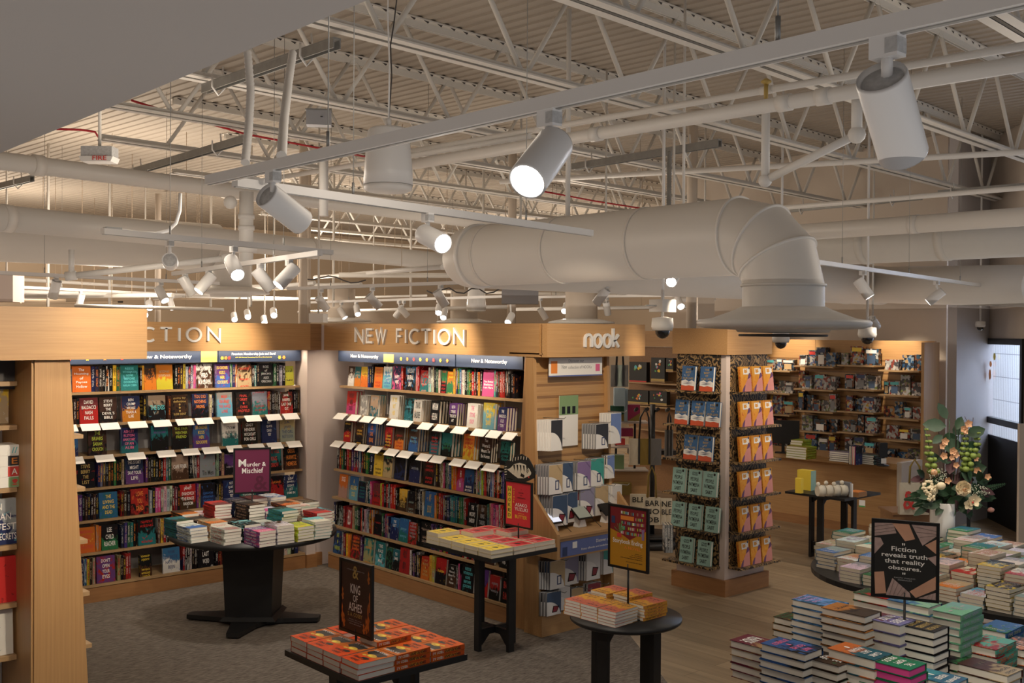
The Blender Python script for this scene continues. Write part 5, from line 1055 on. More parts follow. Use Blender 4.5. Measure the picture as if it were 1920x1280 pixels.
def poster_stand(lab, x, y, z0, zb, w, h, yaw, face, art=None):
    r = thing('sign_stand', lab, 'sign', (x, y, z0), yaw)
    MB().tube([(0, .0, 0), (0, .0, zb-z0+.02)], .006, 10).obj('pole', 'black_metal', r); MB().box(-.075, -.05, 0, .075, .05, .004).obj('foot', 'black_metal', r)
    b = zb-z0; f = .014; mb = MB()
    mb.box(-w/2-f, -.008, b-f, w/2+f, .008, b); mb.box(-w/2-f, -.008, b+h, w/2+f, .008, b+h+f); mb.box(-w/2-f, -.008, b, -w/2, .008, b+h); mb.box(w/2, -.008, b, w/2+f, .008, b+h); mb.obj('frame', 'black_metal', r)
    pn = MB().box(-w/2, -.004, b, w/2, .006, b+h).obj('poster', face, r)
    if art: art(pn, -w/2, b, w, h)
    return r
def lett(r, lines, mat, x, z, nm='lettering', y=-.0055):
    mb = MB()
    for (t, a, b, c, d) in lines: put_line(mb, t, x(a), z(c), x(b)-x(a), z(d)-z(c), y)
    return mb.obj(nm, mat, r)
# -- murder & mischief table
MX, MY, MZ = 4.30, 8.07, .765
mt = thing('book_table', 'round black pedestal table heaped with mystery paperbacks, by the left bookcase', 'table', (MX, MY, 0))
MB().lathe([(.03, MZ-.045), (.67, MZ-.04), (.685, MZ-.03), (.685, MZ), (.01, MZ)], 64).obj('tabletop', 'black_paint', mt)
mb = MB(); pp = [(.20, .06), (.27, MZ-.04)]
def frus(mb, a, b, z0, z1, rot=math.pi/4):
    v = []
    for z, s in ((z0, a), (z1, b)): v += [(s*math.cos(rot+k*math.pi/2)*1.414/1.0, s*math.sin(rot+k*math.pi/2)*1.414, z) for k in range(4)]
    mb.add(v, [(3, 2, 1, 0), (4, 5, 6, 7), (0, 1, 5, 4), (1, 2, 6, 5), (2, 3, 7, 6), (3, 0, 4, 7)])
frus(mb, .19, .215, .07, MZ-.04, math.radians(AZ+45)); mb.obj('pedestal', 'black_paint', mt)
mb = MB(); o8 = []
for k in range(4):
    a = math.pi/4+k*math.pi/2; r1, r2 = .56, .22
    o8 += [(r1*math.cos(a-.09), r1*math.sin(a-.09)), (r1*math.cos(a+.09), r1*math.sin(a+.09)), (.30*math.cos(a+.35), .30*math.sin(a+.35)), (r2*math.cos(a+math.pi/4), r2*math.sin(a+math.pi/4)), (.30*math.cos(a+math.pi/2-.35), .30*math.sin(a+math.pi/2-.35))]
mb.prism(o8, lambda a, b, t: (a, b, t), .02, .055); mb.obj('foot_plate', 'black_paint', mt)
frus(mb2 := MB(), .23, .20, .055, .085, math.radians(AZ+45)); mb2.obj('collar', 'black_paint', mt)
for k in range(4):
    a = math.pi/4+k*math.pi/2; MB().lathe([(.025, 0), (.025, .02)], 12, (.52*math.cos(a), .52*math.sin(a), 0)).obj('glide', 'black_metal', mt)
WH = 'pedestal table'
def grid(cx, cy, xs, ys, inside, nf, cf, where, z0, ori=2, hard=False, w=.15, h=.225, t=.024, page='page_white', jt=.006, rzj=.05):
    for j, y in enumerate(ys):
        for i, x in enumerate(xs):
            if not inside(x, y): continue
            n = nf(i, j, x, y)
            if n <= 0 or proj((x, y, z0))[0] > 2080: continue
            stack(x, y, z0, n, t*random.uniform(.95, 1.05), w, h, cf(i, j), '%s stack of %s row, %s' % (nth(i+1), nth(j+1), where), ori, hard, page, rz=random.uniform(-rzj, rzj), jt=jt)
def mf_in(x, y):
    return all(math.hypot(a-MX, b-MY) < .73 for a, b in ((x+.02, y+.02), (x+.13, y+.02), (x+.02, y+.20), (x+.13, y+.20)))
pal = ['kde', 'ikr', 'kde', 'dok', 'wsk', 'rik', 'wbk', 'kde', 'wsr', 'tkg', 'nkw', 'eod', 'wmk', 'kcw']
def mf_n(i, j, x, y):
    r = math.hypot(x+.075-MX, y+.11-MY); front = (x+.07-MX)+(y+.11-MY) < -.25
    return 5+(i+j) % 2 if front else (7 if r > .35 else 10)-(i*j) % 3
front = {}
grid(MX, MY, [MX-.66+.168*k for k in range(8)], [MY-.68+.245*k for k in range(6)], mf_in, mf_n, lambda i, j: ['kde', 'kde', 'pmw', 'wde', 'lyk', 'wcs', 'eww', 'esr'][i % 8] if j == 0 else pal[(i*5+j*3) % 14], WH, MZ, 2)
camyaw = lambda x, y: math.atan2(y, x)-math.pi/2
def art_murder(r, x0, b, w, h):
    X = lambda a: x0+w*a; Z = lambda c: b+h*c
    lett(r, [('M', .10, .32, .60, .78), ('urder &', .34, .90, .60, .70), ('Mischief', .20, .82, .44, .57)], 't_white', X, Z)
    lett(r, [('&', .55, .95, .04, .38)], 'wine_dark', X, Z, 'ampersand_mark')
plain('poster_wine', (.14, .014, .055), .45); plain('wine_dark', (.085, .006, .03), .5)
poster_stand('wine-red poster on a black pole standing in the mystery table', MX-.02, MY+.0, MZ, 1.09, .28, .355, camyaw(MX, MY)+.12, 'poster_wine', art_murder)
# -- king of ashes table (four-leg small table)
KX, KY, KZ = 2.755, 4.17, .80
kt = thing('book_table', 'low square black table with red-and-orange thrillers, bottom centre left', 'table', (KX+.335, KY+.335, 0))
MB().box(-.335, -.335, KZ-.03, .335, .335, KZ).obj('tabletop', 'black_paint', kt); cross_base(kt, .24, KZ-.03, 0, pw=.07)
plain('page_grey', (.58, .56, .56), .75, 0, .05, 60)
for (cx, cy, n, ori, row, lab) in [(0, 0, 3, 1, 0, ''), (0, 1, 3, 1, 0, ''), (0, 2, 3, 1, 0, ''), (0, 3, 3, 1, 0, ''), (1, 0, 3, 0, 0, ''), (1, 1, 4, 0, 0, ''), (1, 3, 3, 1, 0, ''), (1, 2, 2, 1, 0, ''), (2, 0, 2, 0, 0, ''), (2, 1, 2, 0, 0, ''), (2, 2, 2, 0, 0, ''), (2, 3, 2, 0, 0, '')]:
    stack(KX+.012+cx*.217, KY+.01+cy*.157, KZ, n, .027, .15, .21, ('r', 'o', 'k'), '%s column, %s row, low square table' % (nth(cx+1), nth(cy+1)), ori, False, 'page_white', ['S.A. COSBY', '.', '.', 'KING OF', 'ASHES'], 't_black', rz=random.uniform(-.02, .02), kind='thriller paperback')
KPM = None; plain('flame_gold', (.62, .38, .05), .5, 0, .4, 40)
for o in [o for o in C.objects if o.name.startswith(('book', 'paperback', 'hardcover')) and 'low square table' in o.get('label', '')]:
    if KPM is None:
        mb = MB()
        def blob(cx, cz, rx, rz, y, mi, n=14):
            mb.add([(cx+rx*random.uniform(.7, 1.15)*math.cos(k*2*math.pi/n), y, cz+rz*random.uniform(.7, 1.15)*math.sin(k*2*math.pi/n)) for k in range(n)], [list(range(n))], mi)
        blob(.5, .74, .46, .16, -.012, 0); blob(.62, .36, .2, .07, -.012, 0); blob(.55, .56, .25, .10, -.02, 1); blob(.30, .50, .12, .05, -.02, 1); blob(.5, .55, .12, .05, -.028, 2)
        block(mb, ['S.A. COSBY'], .12, .88, .84, .92, -.036, 3); block(mb, ['KING OF', 'ASHES'], .12, .8, .10, .34, -.036, 0)
        KPM = mb.mesh('cover_picture', ['t_black', 'flame_gold', 't_yellow', 't_white'])
    for c in list(o.children):
        if c.name.startswith('title'): bpy.data.objects.remove(c)
    if ', top,' in o['label']: q = bpy.data.objects.new('cover_picture', KPM); C.objects.link(q); q.parent = o
    o['c1'] = [.62, .07, .015]; o['c2'] = [.50, .13, .02]; o['c3'] = [.75, .42, .05]; o['sd'] = .37; o['tx'] = 0.0
    # spine title
    if abs(o.matrix_world.to_3x3().col[0].normalized().y) > .9 and o.matrix_world.to_3x3().col[0].y > 0:
        vs, fs, _, _ = text_shape('S.A. COSBY'); v2, f2, _, _ = text_shape('KING OF ASHES')
        if 'spine_mesh' not in globals():
            mb = MB(); mb.add([(-.01, .25+.5*b, .96-.32*a) for a, b in vs], fs, 0); mb.add([(-.01, .25+.5*b, .60-.48*a) for a, b in v2], f2, 1); spine_mesh = mb.mesh('spine_lettering', ['t_white', 't_black'])
        q = bpy.data.objects.new('spine_lettering', spine_mesh); C.objects.link(q); q.parent = o; o['c1'] = [.62, .10, .02]
plain('poster_dark', (.035, .010, .006), .45, 0, .8, 5); plain('flame', (.55, .16, .02), .5, 0, .7, 30)
def flame(r, x, z, h, s):
    mb = MB(); pts = [(0, 0), (.5, .12), (.35, .3), (.7, .45), (.2, .62), (.35, .8), (0, 1), (-.2, .75), (-.05, .55), (-.4, .35), (-.15, .2)]
    mb.add([(x+a*s, -.0052, z+b*h) for a, b in pts], [list(range(len(pts)))]); mb.obj('printed_flame', 'flame', r)
def art_king(r, x0, b, w, h):
    X = lambda a: x0+w*a; Z = lambda c: b+h*c
    lett(r, [('KING', .33, .66, .56, .70), ('OF', .42, .58, .44, .545), ('ASHES', .27, .72, .30, .425)], 't_white', X, Z)
    lett(r, [('S. A. COSBY', .24, .74, .22, .28)], 't_gold', X, Z, 'author_lettering'); lett(r, [('&', .40, .60, .78, .97)], 't_gold', X, Z, 'ampersand_mark')
    lett(r, [('A BOLD NEW SUMMER PICK', .2, .8, .895, .91), ('family, fire and', .28, .7, .165, .185), ('everything they owe', .24, .78, .135, .155), ('one another', .3, .7, .105, .125)], 't_grey', X, Z, 'small_print')
    for i, (a, z, hh) in enumerate(((.04, .08, .3), (.1, .02, .22), (.92, .05, .42), (.86, .02, .25), (.97, .35, .3), (.05, .42, .2), (.93, .75, .2), (.78, .01, .16))): flame(r, X(a), Z(z), h*hh, w*.09)
kp = dep(668, 1120, 5.35)
poster_stand('dark poster with flames on a black pole in the low square table', kp.x, kp.y, KZ, .925, .255, .345, -math.pi/2+.03, 'poster_dark', art_king)
# -- hooked table
plain('poster_red2', (.60, .04, .05), .5)
HX, HY, HZ = 4.985, 5.80, .80
ht = thing('book_table', 'tall square black table with yellow and red paperbacks, beside the nook unit', 'table', (5.36, 6.19, 0))
MB().box(HX-5.36, HY-6.19, HZ-.03, HX+.66-5.36, HY+.82-6.19, HZ).obj('tabletop', 'black_paint', ht); cross_base(ht, .175, HZ-.03, 0, pw=.055); 
for i in range(3):
    for j in range(5):
        y_ = i == 0; stack(HX+.005+i*.218, HY+.008+j*.158, HZ, 2+(1 if (i+j) % 5 == 4 else 0), .03, .15, .21, ('y' if y_ else 'r', 'y' if y_ else 'r', 'k'), '%s column, %s row, table under fish sign' % (nth(i+1), nth(j+1)), 1, False, 'page_cream', ['.', 'HOOKED' if not y_ else 'BUTTER', '.'], 't_black', rz=random.uniform(-.01, .01))
hm = []
for y_ in (0, 1):
    mb = MB(); mb.add([(.06, -.012, .05), (.94, -.012, .05), (.94, -.012, .95), (.06, -.012, .95)], [(0, 1, 2, 3)], 0)
    mb.add([(.30+.02*k, -.02, .42+.03*math.sin(k*2.1)) for k in range(10)]+[(.66, -.02, .52), (.55, -.02, .60), (.40, -.02, .57)], [list(range(13))], 1); block(mb, [['HOOKED'], ['BUTTER']][y_], .2, .8, .70, .80, -.02, 1); block(mb, ['ASAKO YUZUKI'], .2, .8, .18, .25, -.02, 1 if y_ else 2)
    hm.append(mb.mesh('cover_picture', ['t_yellow' if y_ else 'poster_red2', 't_black', 't_white']))
for o in [o for o in C.objects if o.name.startswith('paperback') and 'table under fish sign' in o.get('label', '')]:
    y_ = o['label'].startswith('yellow'); o['tx'] = 0.0; o['c1'] = o['c2'] = [.75, .62, .30] if y_ else [.72, .50, .36]
    for c in list(o.children):
        if c.name.startswith('title'): bpy.data.objects.remove(c)
    if ', top,' in o['label']: q = bpy.data.objects.new('cover_picture', hm[y_]); C.objects.link(q); q.parent = o
fp = dep(972, 1000, 8.15)
plain('poster_red', (.62, .03, .05), .45)
def art_hook(r, x0, b, w, h):
    X = lambda a: x0+w*a; Z = lambda c: b+h*c
    MB().box(X(.06), -.0052, Z(.14), X(.24), -.0042, Z(.90)).obj('yellow_band', 't_yellow', r)
    lett(r, [(c, .10, .20, .78-.12*i, .86-.12*i) for i, c in enumerate('HOOKED')], 't_black', X, Z, 'title_lettering', -.0062)
    lett(r, [(c, .30, .35, .82-.06*i, .86-.06*i) for i, c in enumerate('AUTHOR')], 't_yellow', X, Z, 'side_lettering')
    lett(r, [('A', .6, .64, .84, .87), ('NOVEL', .52, .72, .76, .79), ('OF', .58, .66, .70, .73), ('OBSESSION', .45, .78, .64, .67)], 't_black', X, Z, 'small_print')
    lett(r, [('ASAKO', .38, .86, .45, .53), ('YUZUKI', .36, .88, .35, .43)], 't_white', X, Z, 'author_lettering'); lett(r, [('AUTHOR OF', .5, .74, .28, .30), ('BUTTER', .38, .86, .17, .25)], 't_yellow', X, Z, 'small_lettering')
    # fish cut-out
    f = MB(); body = [(-.16, .02), (-.12, .035), (-.07, .075), (0, .095), (.07, .085), (.12, .05), (.145, .02), (.14, 0), (.11, -.015), (.05, -.04), (-.02, -.045), (-.08, -.02), (-.12, .0)]
    cx, cz = X(.55), Z(1)+.075
    out = [(-.175, .03), (-.14, .09), (-.10, .085), (-.05, .13), (.02, .15), (.09, .125), (.13, .08), (.165, .03), (.155, -.02), (.10, -.045), (.05, -.065), (-.03, -.065), (-.10, -.05), (-.15, -.055), (-.175, -.01)]
    MB().prism(out, lambda a, c, t: (cx+a, t, cz+c), -.004, .004).obj('cutout_card', 't_black', r)
    s = .86; MB().prism([(a*s, c*s) for a, c in body], lambda a, c, t: (cx+a, t, cz+c), -.0055, -.0045).obj('fish_body', 'page_cream', r)
    mb = MB()
    for k in range(5): x = -.07+.035*k; mb.add([(cx+x, -.0065, cz+.055+.01*(k > 0)), (cx+x+.014, -.0065, cz+.02), (cx+x+.006, -.0065, cz-.01), (cx+x+.02, -.0065, cz+.03), (cx+x+.02, -.0065, cz+.065)], [(0, 1, 2, 3, 4)])
    mb.obj('scale_marks', 't_black', r)
    mb = MB()
    for k in range(6): a = cx-.08+.03*k; mb.add([(a, -.006, cz+.085+.008*min(k, 3)), (a+.006, -.006, cz+.085+.008*min(k, 3)), (a+.010, -.006, cz+.115+.006*min(k, 3)), (a+.002, -.006, cz+.115+.006*min(k, 3))], [(0, 1, 2, 3)])
    for k in range(4): a = cz-.03+.02*k; mb.add([(cx-.165, -.006, a), (cx-.14, -.006, a+.006), (cx-.14, -.006, a+.012), (cx-.165, -.006, a+.008)], [(0, 1, 2, 3)])
    mb.obj('fin_rays', 'page_cream', r)
    def disc(nm, a, c, rr, m_, y): MB().add([(a+rr*math.cos(t*math.pi/8), y, c+rr*math.sin(t*math.pi/8)) for t in range(16)], [list(range(16))]).obj(nm, m_, r)
    disc('eye_ring', cx+.085, cz+.03, .014, 't_black', -.0068); disc('eye', cx+.085, cz+.03, .009, 'page_cream', -.0072); disc('pupil', cx+.085, cz+.03, .005, 't_black', -.0076); disc('lip', cx+.10, cz-.018, .008, 't_red', -.0072)
    MB().prism([(.02, .005), (.055, -.01), (.05, -.03), (.01, -.02)], lambda a, c, t: (cx+a, t, cz+c), -.0068, -.0062).obj('side_fin', 't_black', r)
poster_stand('red poster topped by a black fish cutout, beside the nook unit', fp.x, fp.y, HZ, .955, .27, .33, -math.pi/2+.05, 'poster_red', art_hook)
# -- round table with yellow paperbacks
RX, RY, RZ = 4.60, 4.15, .80
rt = thing('book_table', 'small round black table with orange-yellow paperbacks, centre foreground', 'table', (RX, RY, 0))
MB().lathe([(.02, RZ-.03), (.315, RZ-.028), (.325, RZ-.02), (.325, RZ), (.01, RZ)], 64).obj('tabletop', 'black_paint', rt); cross_base(rt, .21, RZ-.03, .10, pw=.07)
for k, (x, y, n, ori, w) in enumerate(((4.40, 4.01, 5, 1, 0), (4.40, 4.145, 5, 1, 0), (4.40, 4.28, 5, 1, 0), (4.63, 3.99, 5, 0, 0), (4.66, 4.13, 6, 0, 0), (4.62, 4.27, 6, 0, 0))):
    stack(x-.05, y, RZ, n, .0175, .132, .20, ('y', 'o', 'i'), '%s stack, small round table' % nth(k+1), ori, False, 'page_white', None, rz=.06 if ori == 1 else 0, kind='orange-edged paperback')
for o in [o for o in C.objects if o.name.startswith(('book', 'paperback', 'hardcover')) and 'small round table' in o.get('label', '')]:
    o['c1'] = [.72, .36, .05]; o['c2'] = [.60, .16, .10]; o['c3'] = [.10, .03, .05]; o['sd'] = .413; o['tx'] = 1.0
    o.data = CM[False]
plain('poster_mustard', (.48, .23, .012), .5); plain('case_red', (.20, .012, .018), .5)
def art_story(r, x0, b, w, h):
    X = lambda a: x0+w*a; Z = lambda c: b+h*c
    MB().add([(X(0), -.0045, Z(.62)), (X(.25), -.0045, Z(.57)), (X(.55), -.0045, Z(.47)), (X(1), -.0045, Z(.66)), (X(1), -.0045, Z(1)), (X(0), -.0045, Z(1))], [list(range(6))]).obj('printed_bookcase', 'case_red', r)
    cols = ['t_cyan', 't_gold', 't_white', 't_pink', 't_navy', 't_lime']
    for m_ in cols:
        mb = MB()
        for q in range(26):
            row = random.randrange(5); a = random.uniform(.3, .93); z = .55+.085*row+.03*abs(a-.6)
            mb.box(X(a), -.0055, Z(z), X(a)+.006, -.005, Z(z)+.016)
        mb.obj('printed_books', m_, r)
    mb = MB()
    for k in range(7): a = -1.1+.37*k; mb.add([(X(.26), -.006, Z(.58)), (X(.26+.16*math.sin(a)), -.006, Z(.60+.14*math.cos(a))), (X(.28+.16*math.sin(a)), -.006, Z(.575+.14*math.cos(a)))], [(0, 1, 2)])
    mb.obj('printed_plant', 't_green', r); MB().box(X(.2), -.006, Z(.49), X(.32), -.0055, Z(.56)).obj('printed_pot', 't_red', r)
    MB().box(X(.30), -.006, Z(.80), X(.66), -.0055, Z(.87)).obj('printed_ribbon', 't_orange', r); MB().box(X(.88), -.006, Z(.50), X(.94), -.0055, Z(.68)).obj('printed_figure', 'pack_P', r); MB().box(X(.04), -.006, Z(.72), X(.14), -.0055, Z(.84)).obj('printed_cat', 't_navy', r)
    lett(r, [('Storybook Ending', .08, .90, .37, .47)], 't_white', X, Z); lett(r, [('A NOVEL', .40, .85, .31, .36)], 't_orange', X, Z, 'small_lettering')
    lett(r, [('Join us', .7, .9, .24, .26), ('for the reading', .6, .9, .21, .23), ('evening Tuesday', .55, .9, .18, .20), ('and meet the author at the store', .30, .9, .15, .17), ('ask a bookseller for details', .45, .9, .09, .11)], 't_black', X, Z, 'small_print')
sp = dep(1178, 1060, 6.1)
poster_stand('mustard yellow poster on a black pole in the small round table', sp.x, sp.y, RZ, 1.095, .265, .34, -math.pi/2+.06, 'poster_mustard', art_story)
# -- right rear oval table
OA, OB = onz(1745, 1072, .8), onz(1950, 1108, .8); orr = .80
ot = thing('book_table', 'large black oval table crowded with paperbacks around a flower vase', 'table', (OA.x, OA.y, 0))
dv = (OB-OA); out = []
aa = math.atan2(dv.y, dv.x)
for k in range(25): t = aa+math.pi/2+math.pi*k/24; out.append((orr*math.cos(t), orr*math.sin(t)))
for k in range(25): t = aa-math.pi/2+math.pi*k/24; out.append((dv.x+orr*math.cos(t), dv.y+orr*math.sin(t)))
MB().prism(out, lambda a, b, t: (a, b, t), .765, .80).obj('tabletop', 'black_paint', ot)
for k, c in enumerate((Vector((0, 0, 0)), dv)):
    mb = MB(); frus(mb, .16, .2, .04, .77, math.radians(AZ)); mb.add([(c.x*0, 0, 0)], []); mb.obj('pedestal', 'black_paint', ot, (c.x, c.y, 0)); MB().box(-.35, -.35, 0, .35, .35, .04).obj('foot_plate', 'black_paint', ot, (c.x, c.y, 0))
def inoval(x, y, m=0.03):
    for a, b in ((x, y), (x+.22, y), (x, y+.15), (x+.22, y+.15)):
        q = Vector((a-OA.x, b-OA.y)); t = max(0, min(1, q.dot(Vector((dv.x, dv.y)))/(dv.x**2+dv.y**2))); 
        if (q-Vector((dv.x, dv.y))*t).length > orr+m: return False
    return True
VX, VY = onz(1766, 1038, .8)[:2]
opal = ['sbw', 'eow', 'wrk', 'wss', 'bsw', 'wsr', 'ewg', 'kys', 'ybk', 'ewr', 'bso', 'wcr', 'rwk', 'tgw']
def of_n(i, j, x, y):
    if math.hypot(x+.11-VX, y+.075-VY) < .18: return 0
    front = not inoval(x-.25, y, .03) or not inoval(x, y-.17, .03)
    return (4 if front else 7)+((i*7+j*5) % 4)-1
grid(0, 0, [OA.x-.95+.236*k for k in range(9)], [OB.y-.78+.163*k for k in range(18)], inoval, of_n, lambda i, j: opal[(i*5+j*3+i*j) % 14], 'oval table', .80, 1, False, .15, .215, .024, 'page_cream', .006, .04)
va = thing('vase', 'tall white cylinder vase holding the flower arrangement', 'vase', (VX, VY, .80))
MB().lathe([(.075, 0), (.088, .004), (.088, .385), (.082, .39), (.080, .375), (.078, .02), (.01, .015)], 40).obj('vessel', 'lamp_white', va)
# -- front right table
FX, FY, FZ = 4.30, 1.35, .80
ft = thing('book_table', 'black rectangular table stacked with hardcovers, bottom right corner', 'table', (FX, FY, 0))
MB().box(0, 0, FZ-.04, 1.75, 1.76, FZ).obj('tabletop', 'black_paint', ft)
for x in (.12, 1.57):
    for y in (.12, 1.58): MB().box(x, y, 0, x+.07, y+.07, FZ-.04).obj('leg', 'black_paint', ft)
q5 = lambda x, y: (1380+x*.28125, 1040+y*.28125)
def fstack(zx, zy, n, t, cols, lab, ori=3, page='page_white', title=None, tm='t_white', hard=True, w=.15, h=.235, rz=0, px=None):
    X, Y = px or q5(zx, zy); P = onz(X, Y, FZ+n*t); stack(P.x, P.y, FZ, n, t, w, h, cols, lab+', front table', ori, hard, page, title, tm, rz, .005)
fstack(240, 637, 5, .036, 'iek', 'leftmost front stack', title=['JAMES', 'McBRIDE'])
fstack(455, 664, 6, .036, 'bkb', 'second front stack', title=['WAIT', 'FOR ME', '.', 'BY SOMEBODY'], tm='t_pink')
fstack(683, 742, 5, .036, 'kdg', 'third front stack', title=['THE', 'WOLF', 'MEEHAN'])
fstack(925, 700, 5, .045, 'tok', 'fourth front stack', title=['CLARK', 'DALY', 'McKAIN', '.'])
fstack(1163, 770, 6, .036, 'tgi', 'front stack with magenta page edges', page='page_pink', title=['THE', 'POPPY', 'FIELDS', '.'])
fstack(645, 355, 9, .034, 'bcw', 'tall stack left in second row')
fstack(860, 415, 9, .036, 'dok', 'tall stack second in second row')
fstack(1096, 470, 6, .050, 'sib', 'third stack in second row', title=['BUCKEYE', 'PATRICK', 'RYAN'])
fstack(1322, 515, 8, .036, 'kkd', 'tall dark stack right in second row', title=['WHAT WE CAN', 'DARKNESS', 'FROM DEATH', 'SIGHT'], tm='t_gold')
fstack(500, 468, 3, .036, 'dog', 'short stack behind at left')
fstack(1500, 402, 8, .036, 'uuw', 'mint-spined stack at right', ori=0, title=['.', 'ANNA', '.'], tm='t_grey')
fstack(1040, 300, 4, .045, 'rgw', 'back stack with red edge under the quote sign', w=.16, h=.24)
fstack(1290, 352, 5, .045, 'bwc', 'blue stack behind under the quote sign')
fstack(1738, 632, 3, .042, 'cro', 'blue-orange stack at right', ori=0, h=.235)
fstack(1585, 752, 2, .040, 'kgd', 'low dark stack at right front')
fstack(1815, 805, 3, .040, 'dek', 'low brown stack at right front')
fstack(1450, 870, 3, .040, 'bcp', 'blue stack at bottom edge', title=['JENNIFER', 'WEINER', '.', '.'], tm='t_white')
fstack(1792, 520, 2, .04, 'bgw', 'low blue stack behind the mint stack', ori=0)
fstack(1935, 640, 2, .04, 'kow', 'orange-black stack at right edge', ori=0)
def art_fiction(r, x0, b, w, h):
    X = lambda a: x0+w*a; Z = lambda c: b+h*c
    lett(r, [('Fiction', .28, .68, .615, .68), ('reveals truth', .12, .86, .53, .592), ('that reality', .17, .82, .428, .508), ('obscures.', .23, .76, .362, .418)], 't_white', X, Z); lett(r, [('"', .45, .50, .70, .73), ('"', .46, .51, .30, .33)], 't_white', X, Z, 'quotation_marks'); lett(r, [('RALPH WALDO', .33, .67, .245, .262), ('EMERSON', .39, .61, .215, .232)], 't_grey', X, Z, 'author_lettering')
    bk = [([(.0, .98), (.0, .80), (.36, .86), (.30, 1)], 0), ([(.0, .78), (.0, .55), (.15, .70), (.10, .78)], 0), ([(.28, 1), (.56, 1), (.66, .80), (.50, .76)], 1), ([(.60, 1), (1, 1), (1, .86), (.78, .72)], 0), ([(.82, .73), (1, .82), (1, .62)], 1), ([(.86, .56), (1, .60), (1, .46)], 0), ([(.02, .0), (.0, .30), (.16, .32), (.20, .02)], 1), ([(.20, .02), (.30, .24), (.58, .06), (.60, 0), (.2, 0)], 0), ([(.58, .08), (1, .32), (1, .14), (.68, .0)], 1), ([(.72, 0), (1, .10), (1, 0)], 0)]
    for pts, m_ in bk: MB().add([(X(a), -.0048, Z(c)) for a, c in pts], [list(range(len(pts)))]).obj('printed_book', ('paper_mauve', 'paper_peach')[m_], r)
    mb = MB()
    for (a0, c0, a1, c1) in ((.0, .93, .31, .985), (.0, .88, .33, .94), (.0, .84, .35, .90), (.64, .97, 1, .93), (.68, .90, 1, .89), (.74, .83, 1, .875), (.26, .02, .33, .22), (.32, .01, .40, .19), (.38, .01, .47, .14), (.44, .01, .53, .10), (.78, .01, .82, .04), (.86, .01, .9, .07), (.93, .0, .96, .09)): mb.bar((X(a0), -.0056, Z(c0)), (X(a1), -.0056, Z(c1)), .0006, .0018, up=(0, 1, 0))
    mb.obj('printed_page_lines', 't_black', r)
plain('paper_mauve', (.42, .30, .28), .6, 0, .3, 40); plain('paper_peach', (.55, .30, .20), .6, 0, .15, 20)
qp = dep(1697, 1040, 5.0)
poster_stand('black framed quote sign with pictured books, on the front right table', qp.x, qp.y, FZ, 1.21, .275, .345, camyaw(qp.x, qp.y)-.10, 't_black', art_fiction)
# ---------------------------------------------------------------- black side table at the back, counter, toy wall
TX, TY, TZ = 10.20, 6.22, .74
bt_ = thing('side_table', 'tall small black table with gift items, in front of the counter', 'table', (TX, TY, 0))
MB().box(-.36, -.36, TZ-.025, .36, .36, TZ).obj('tabletop', 'black_paint', bt_); cross_base(bt_, .25, TZ-.025, math.pi/4-.75, pw=.07)
def gift(name, lab, px, py, parts, rz=0, z=TZ):
    P = onz(px, py, z); r = thing(name, lab, 'gift item', (P.x, P.y, z), rz)
    for nm, mb, m_ in parts: mb.obj(nm, m_, r)
gift('boxed_gift', 'taller yellow gift box with mint side on the black table', 1520, 920, [('box', MB().box(0, 0, 0, .10, .17, .215), 't_yellow'), ('mint_side', MB().box(0.001, -.002, .001, .10, 0, .214), 'card_mint')] if plain('card_mint', (.35, .55, .46), .5) else 0)
gift('boxed_gift', 'short yellow gift box at the left of the black table', 1515, 925, [('box', MB().box(-.06, .05, 0, -.01, .12, .16), 't_yellow')])
rb = [('roll_%d' % k, 0, 0) for k in range(0)]
P = onz(1555, 930, TZ); r = thing('rolled_blankets', 'row of cream spotted plush rolls lying on the black table', 'plush', (P.x, P.y, TZ), math.radians(-30))
for k in range(4): MB().tube([(-.16+.085*k, -.04, .065), (-.09+.085*k, -.04, .065)], .065, 14, rs=[.055, .062]).obj('roll', 'page_cream', r); MB().sphere((-.15+.09*k, -.04, .135+.012*(k % 2)), .024, 8).obj('pompom', 'page_cream', r)
MB().box(.20, -.10, 0, .215, -.03, .14).obj('tag_card', 'card_white', r)
gift('open_gift_box', 'open brown box with grey lid on the right of the black table', 1590, 930, [('tray', MB().box(0, -.12, 0, .17, .02, .05), 'base_alder'), ('lid', MB().box(-.05, -.03, .05, .02, .12, .15), 'pack_G'), ('rim', MB().box(.01, -.11, .05, .16, .01, .054), 't_orange')], 0)
gift('price_tag', 'small white and green price tag at the corner of the black table', 1622, 938, [('card', MB().box(0, 0, -.07, .005, .06, .0), 'card_white'), ('green_band', MB().box(-.001, 0, -.07, .0, .06, -.055), 't_green')], .3)
# counter
ct = thing('counter', 'long oak cash counter with white end panel at the back right', 'counter', (11.72, 6.30, 0))
MB().box(.14, .06, .05, .55, 2.55, .86).obj('body', 'oak_along_y', ct); MB().box(.10, .03, 0, .55, 2.55, .10).obj('kickboard', 'base_alder', ct)
MB().box(.0, .0, .84, .62, 2.6, .91).obj('worktop', 'oak_along_y', ct); MB().box(.0, -.06, 0, .50, -.0005, .93).obj('end_panel', 'wall_beige', ct)
cr_ = [0]
def cstack(px, py, n, cols, lab, w=.22, h=.30, t=.03, page='page_white', up=False):
    P = onz(px, py, .91)
    if up:
        for k in range(n): book(Matrix(((0, 0, 0), (0, 0, 0), (0, 0, 0))) if False else rotz3(math.pi/2) @ Matrix(((0, -1, 0), (1, 0, 0), (0, 0, 1))), (P.x, P.y-.03*k, .912), .15, .028, .22, cols, '%s upright book, %s on the counter, %s' % (CN[cols[0]], nth(k+1), lab), True)
    else: stack(P.x, P.y, .91, n, t, w, h, cols, lab+' on the oak counter', 0, True, page)
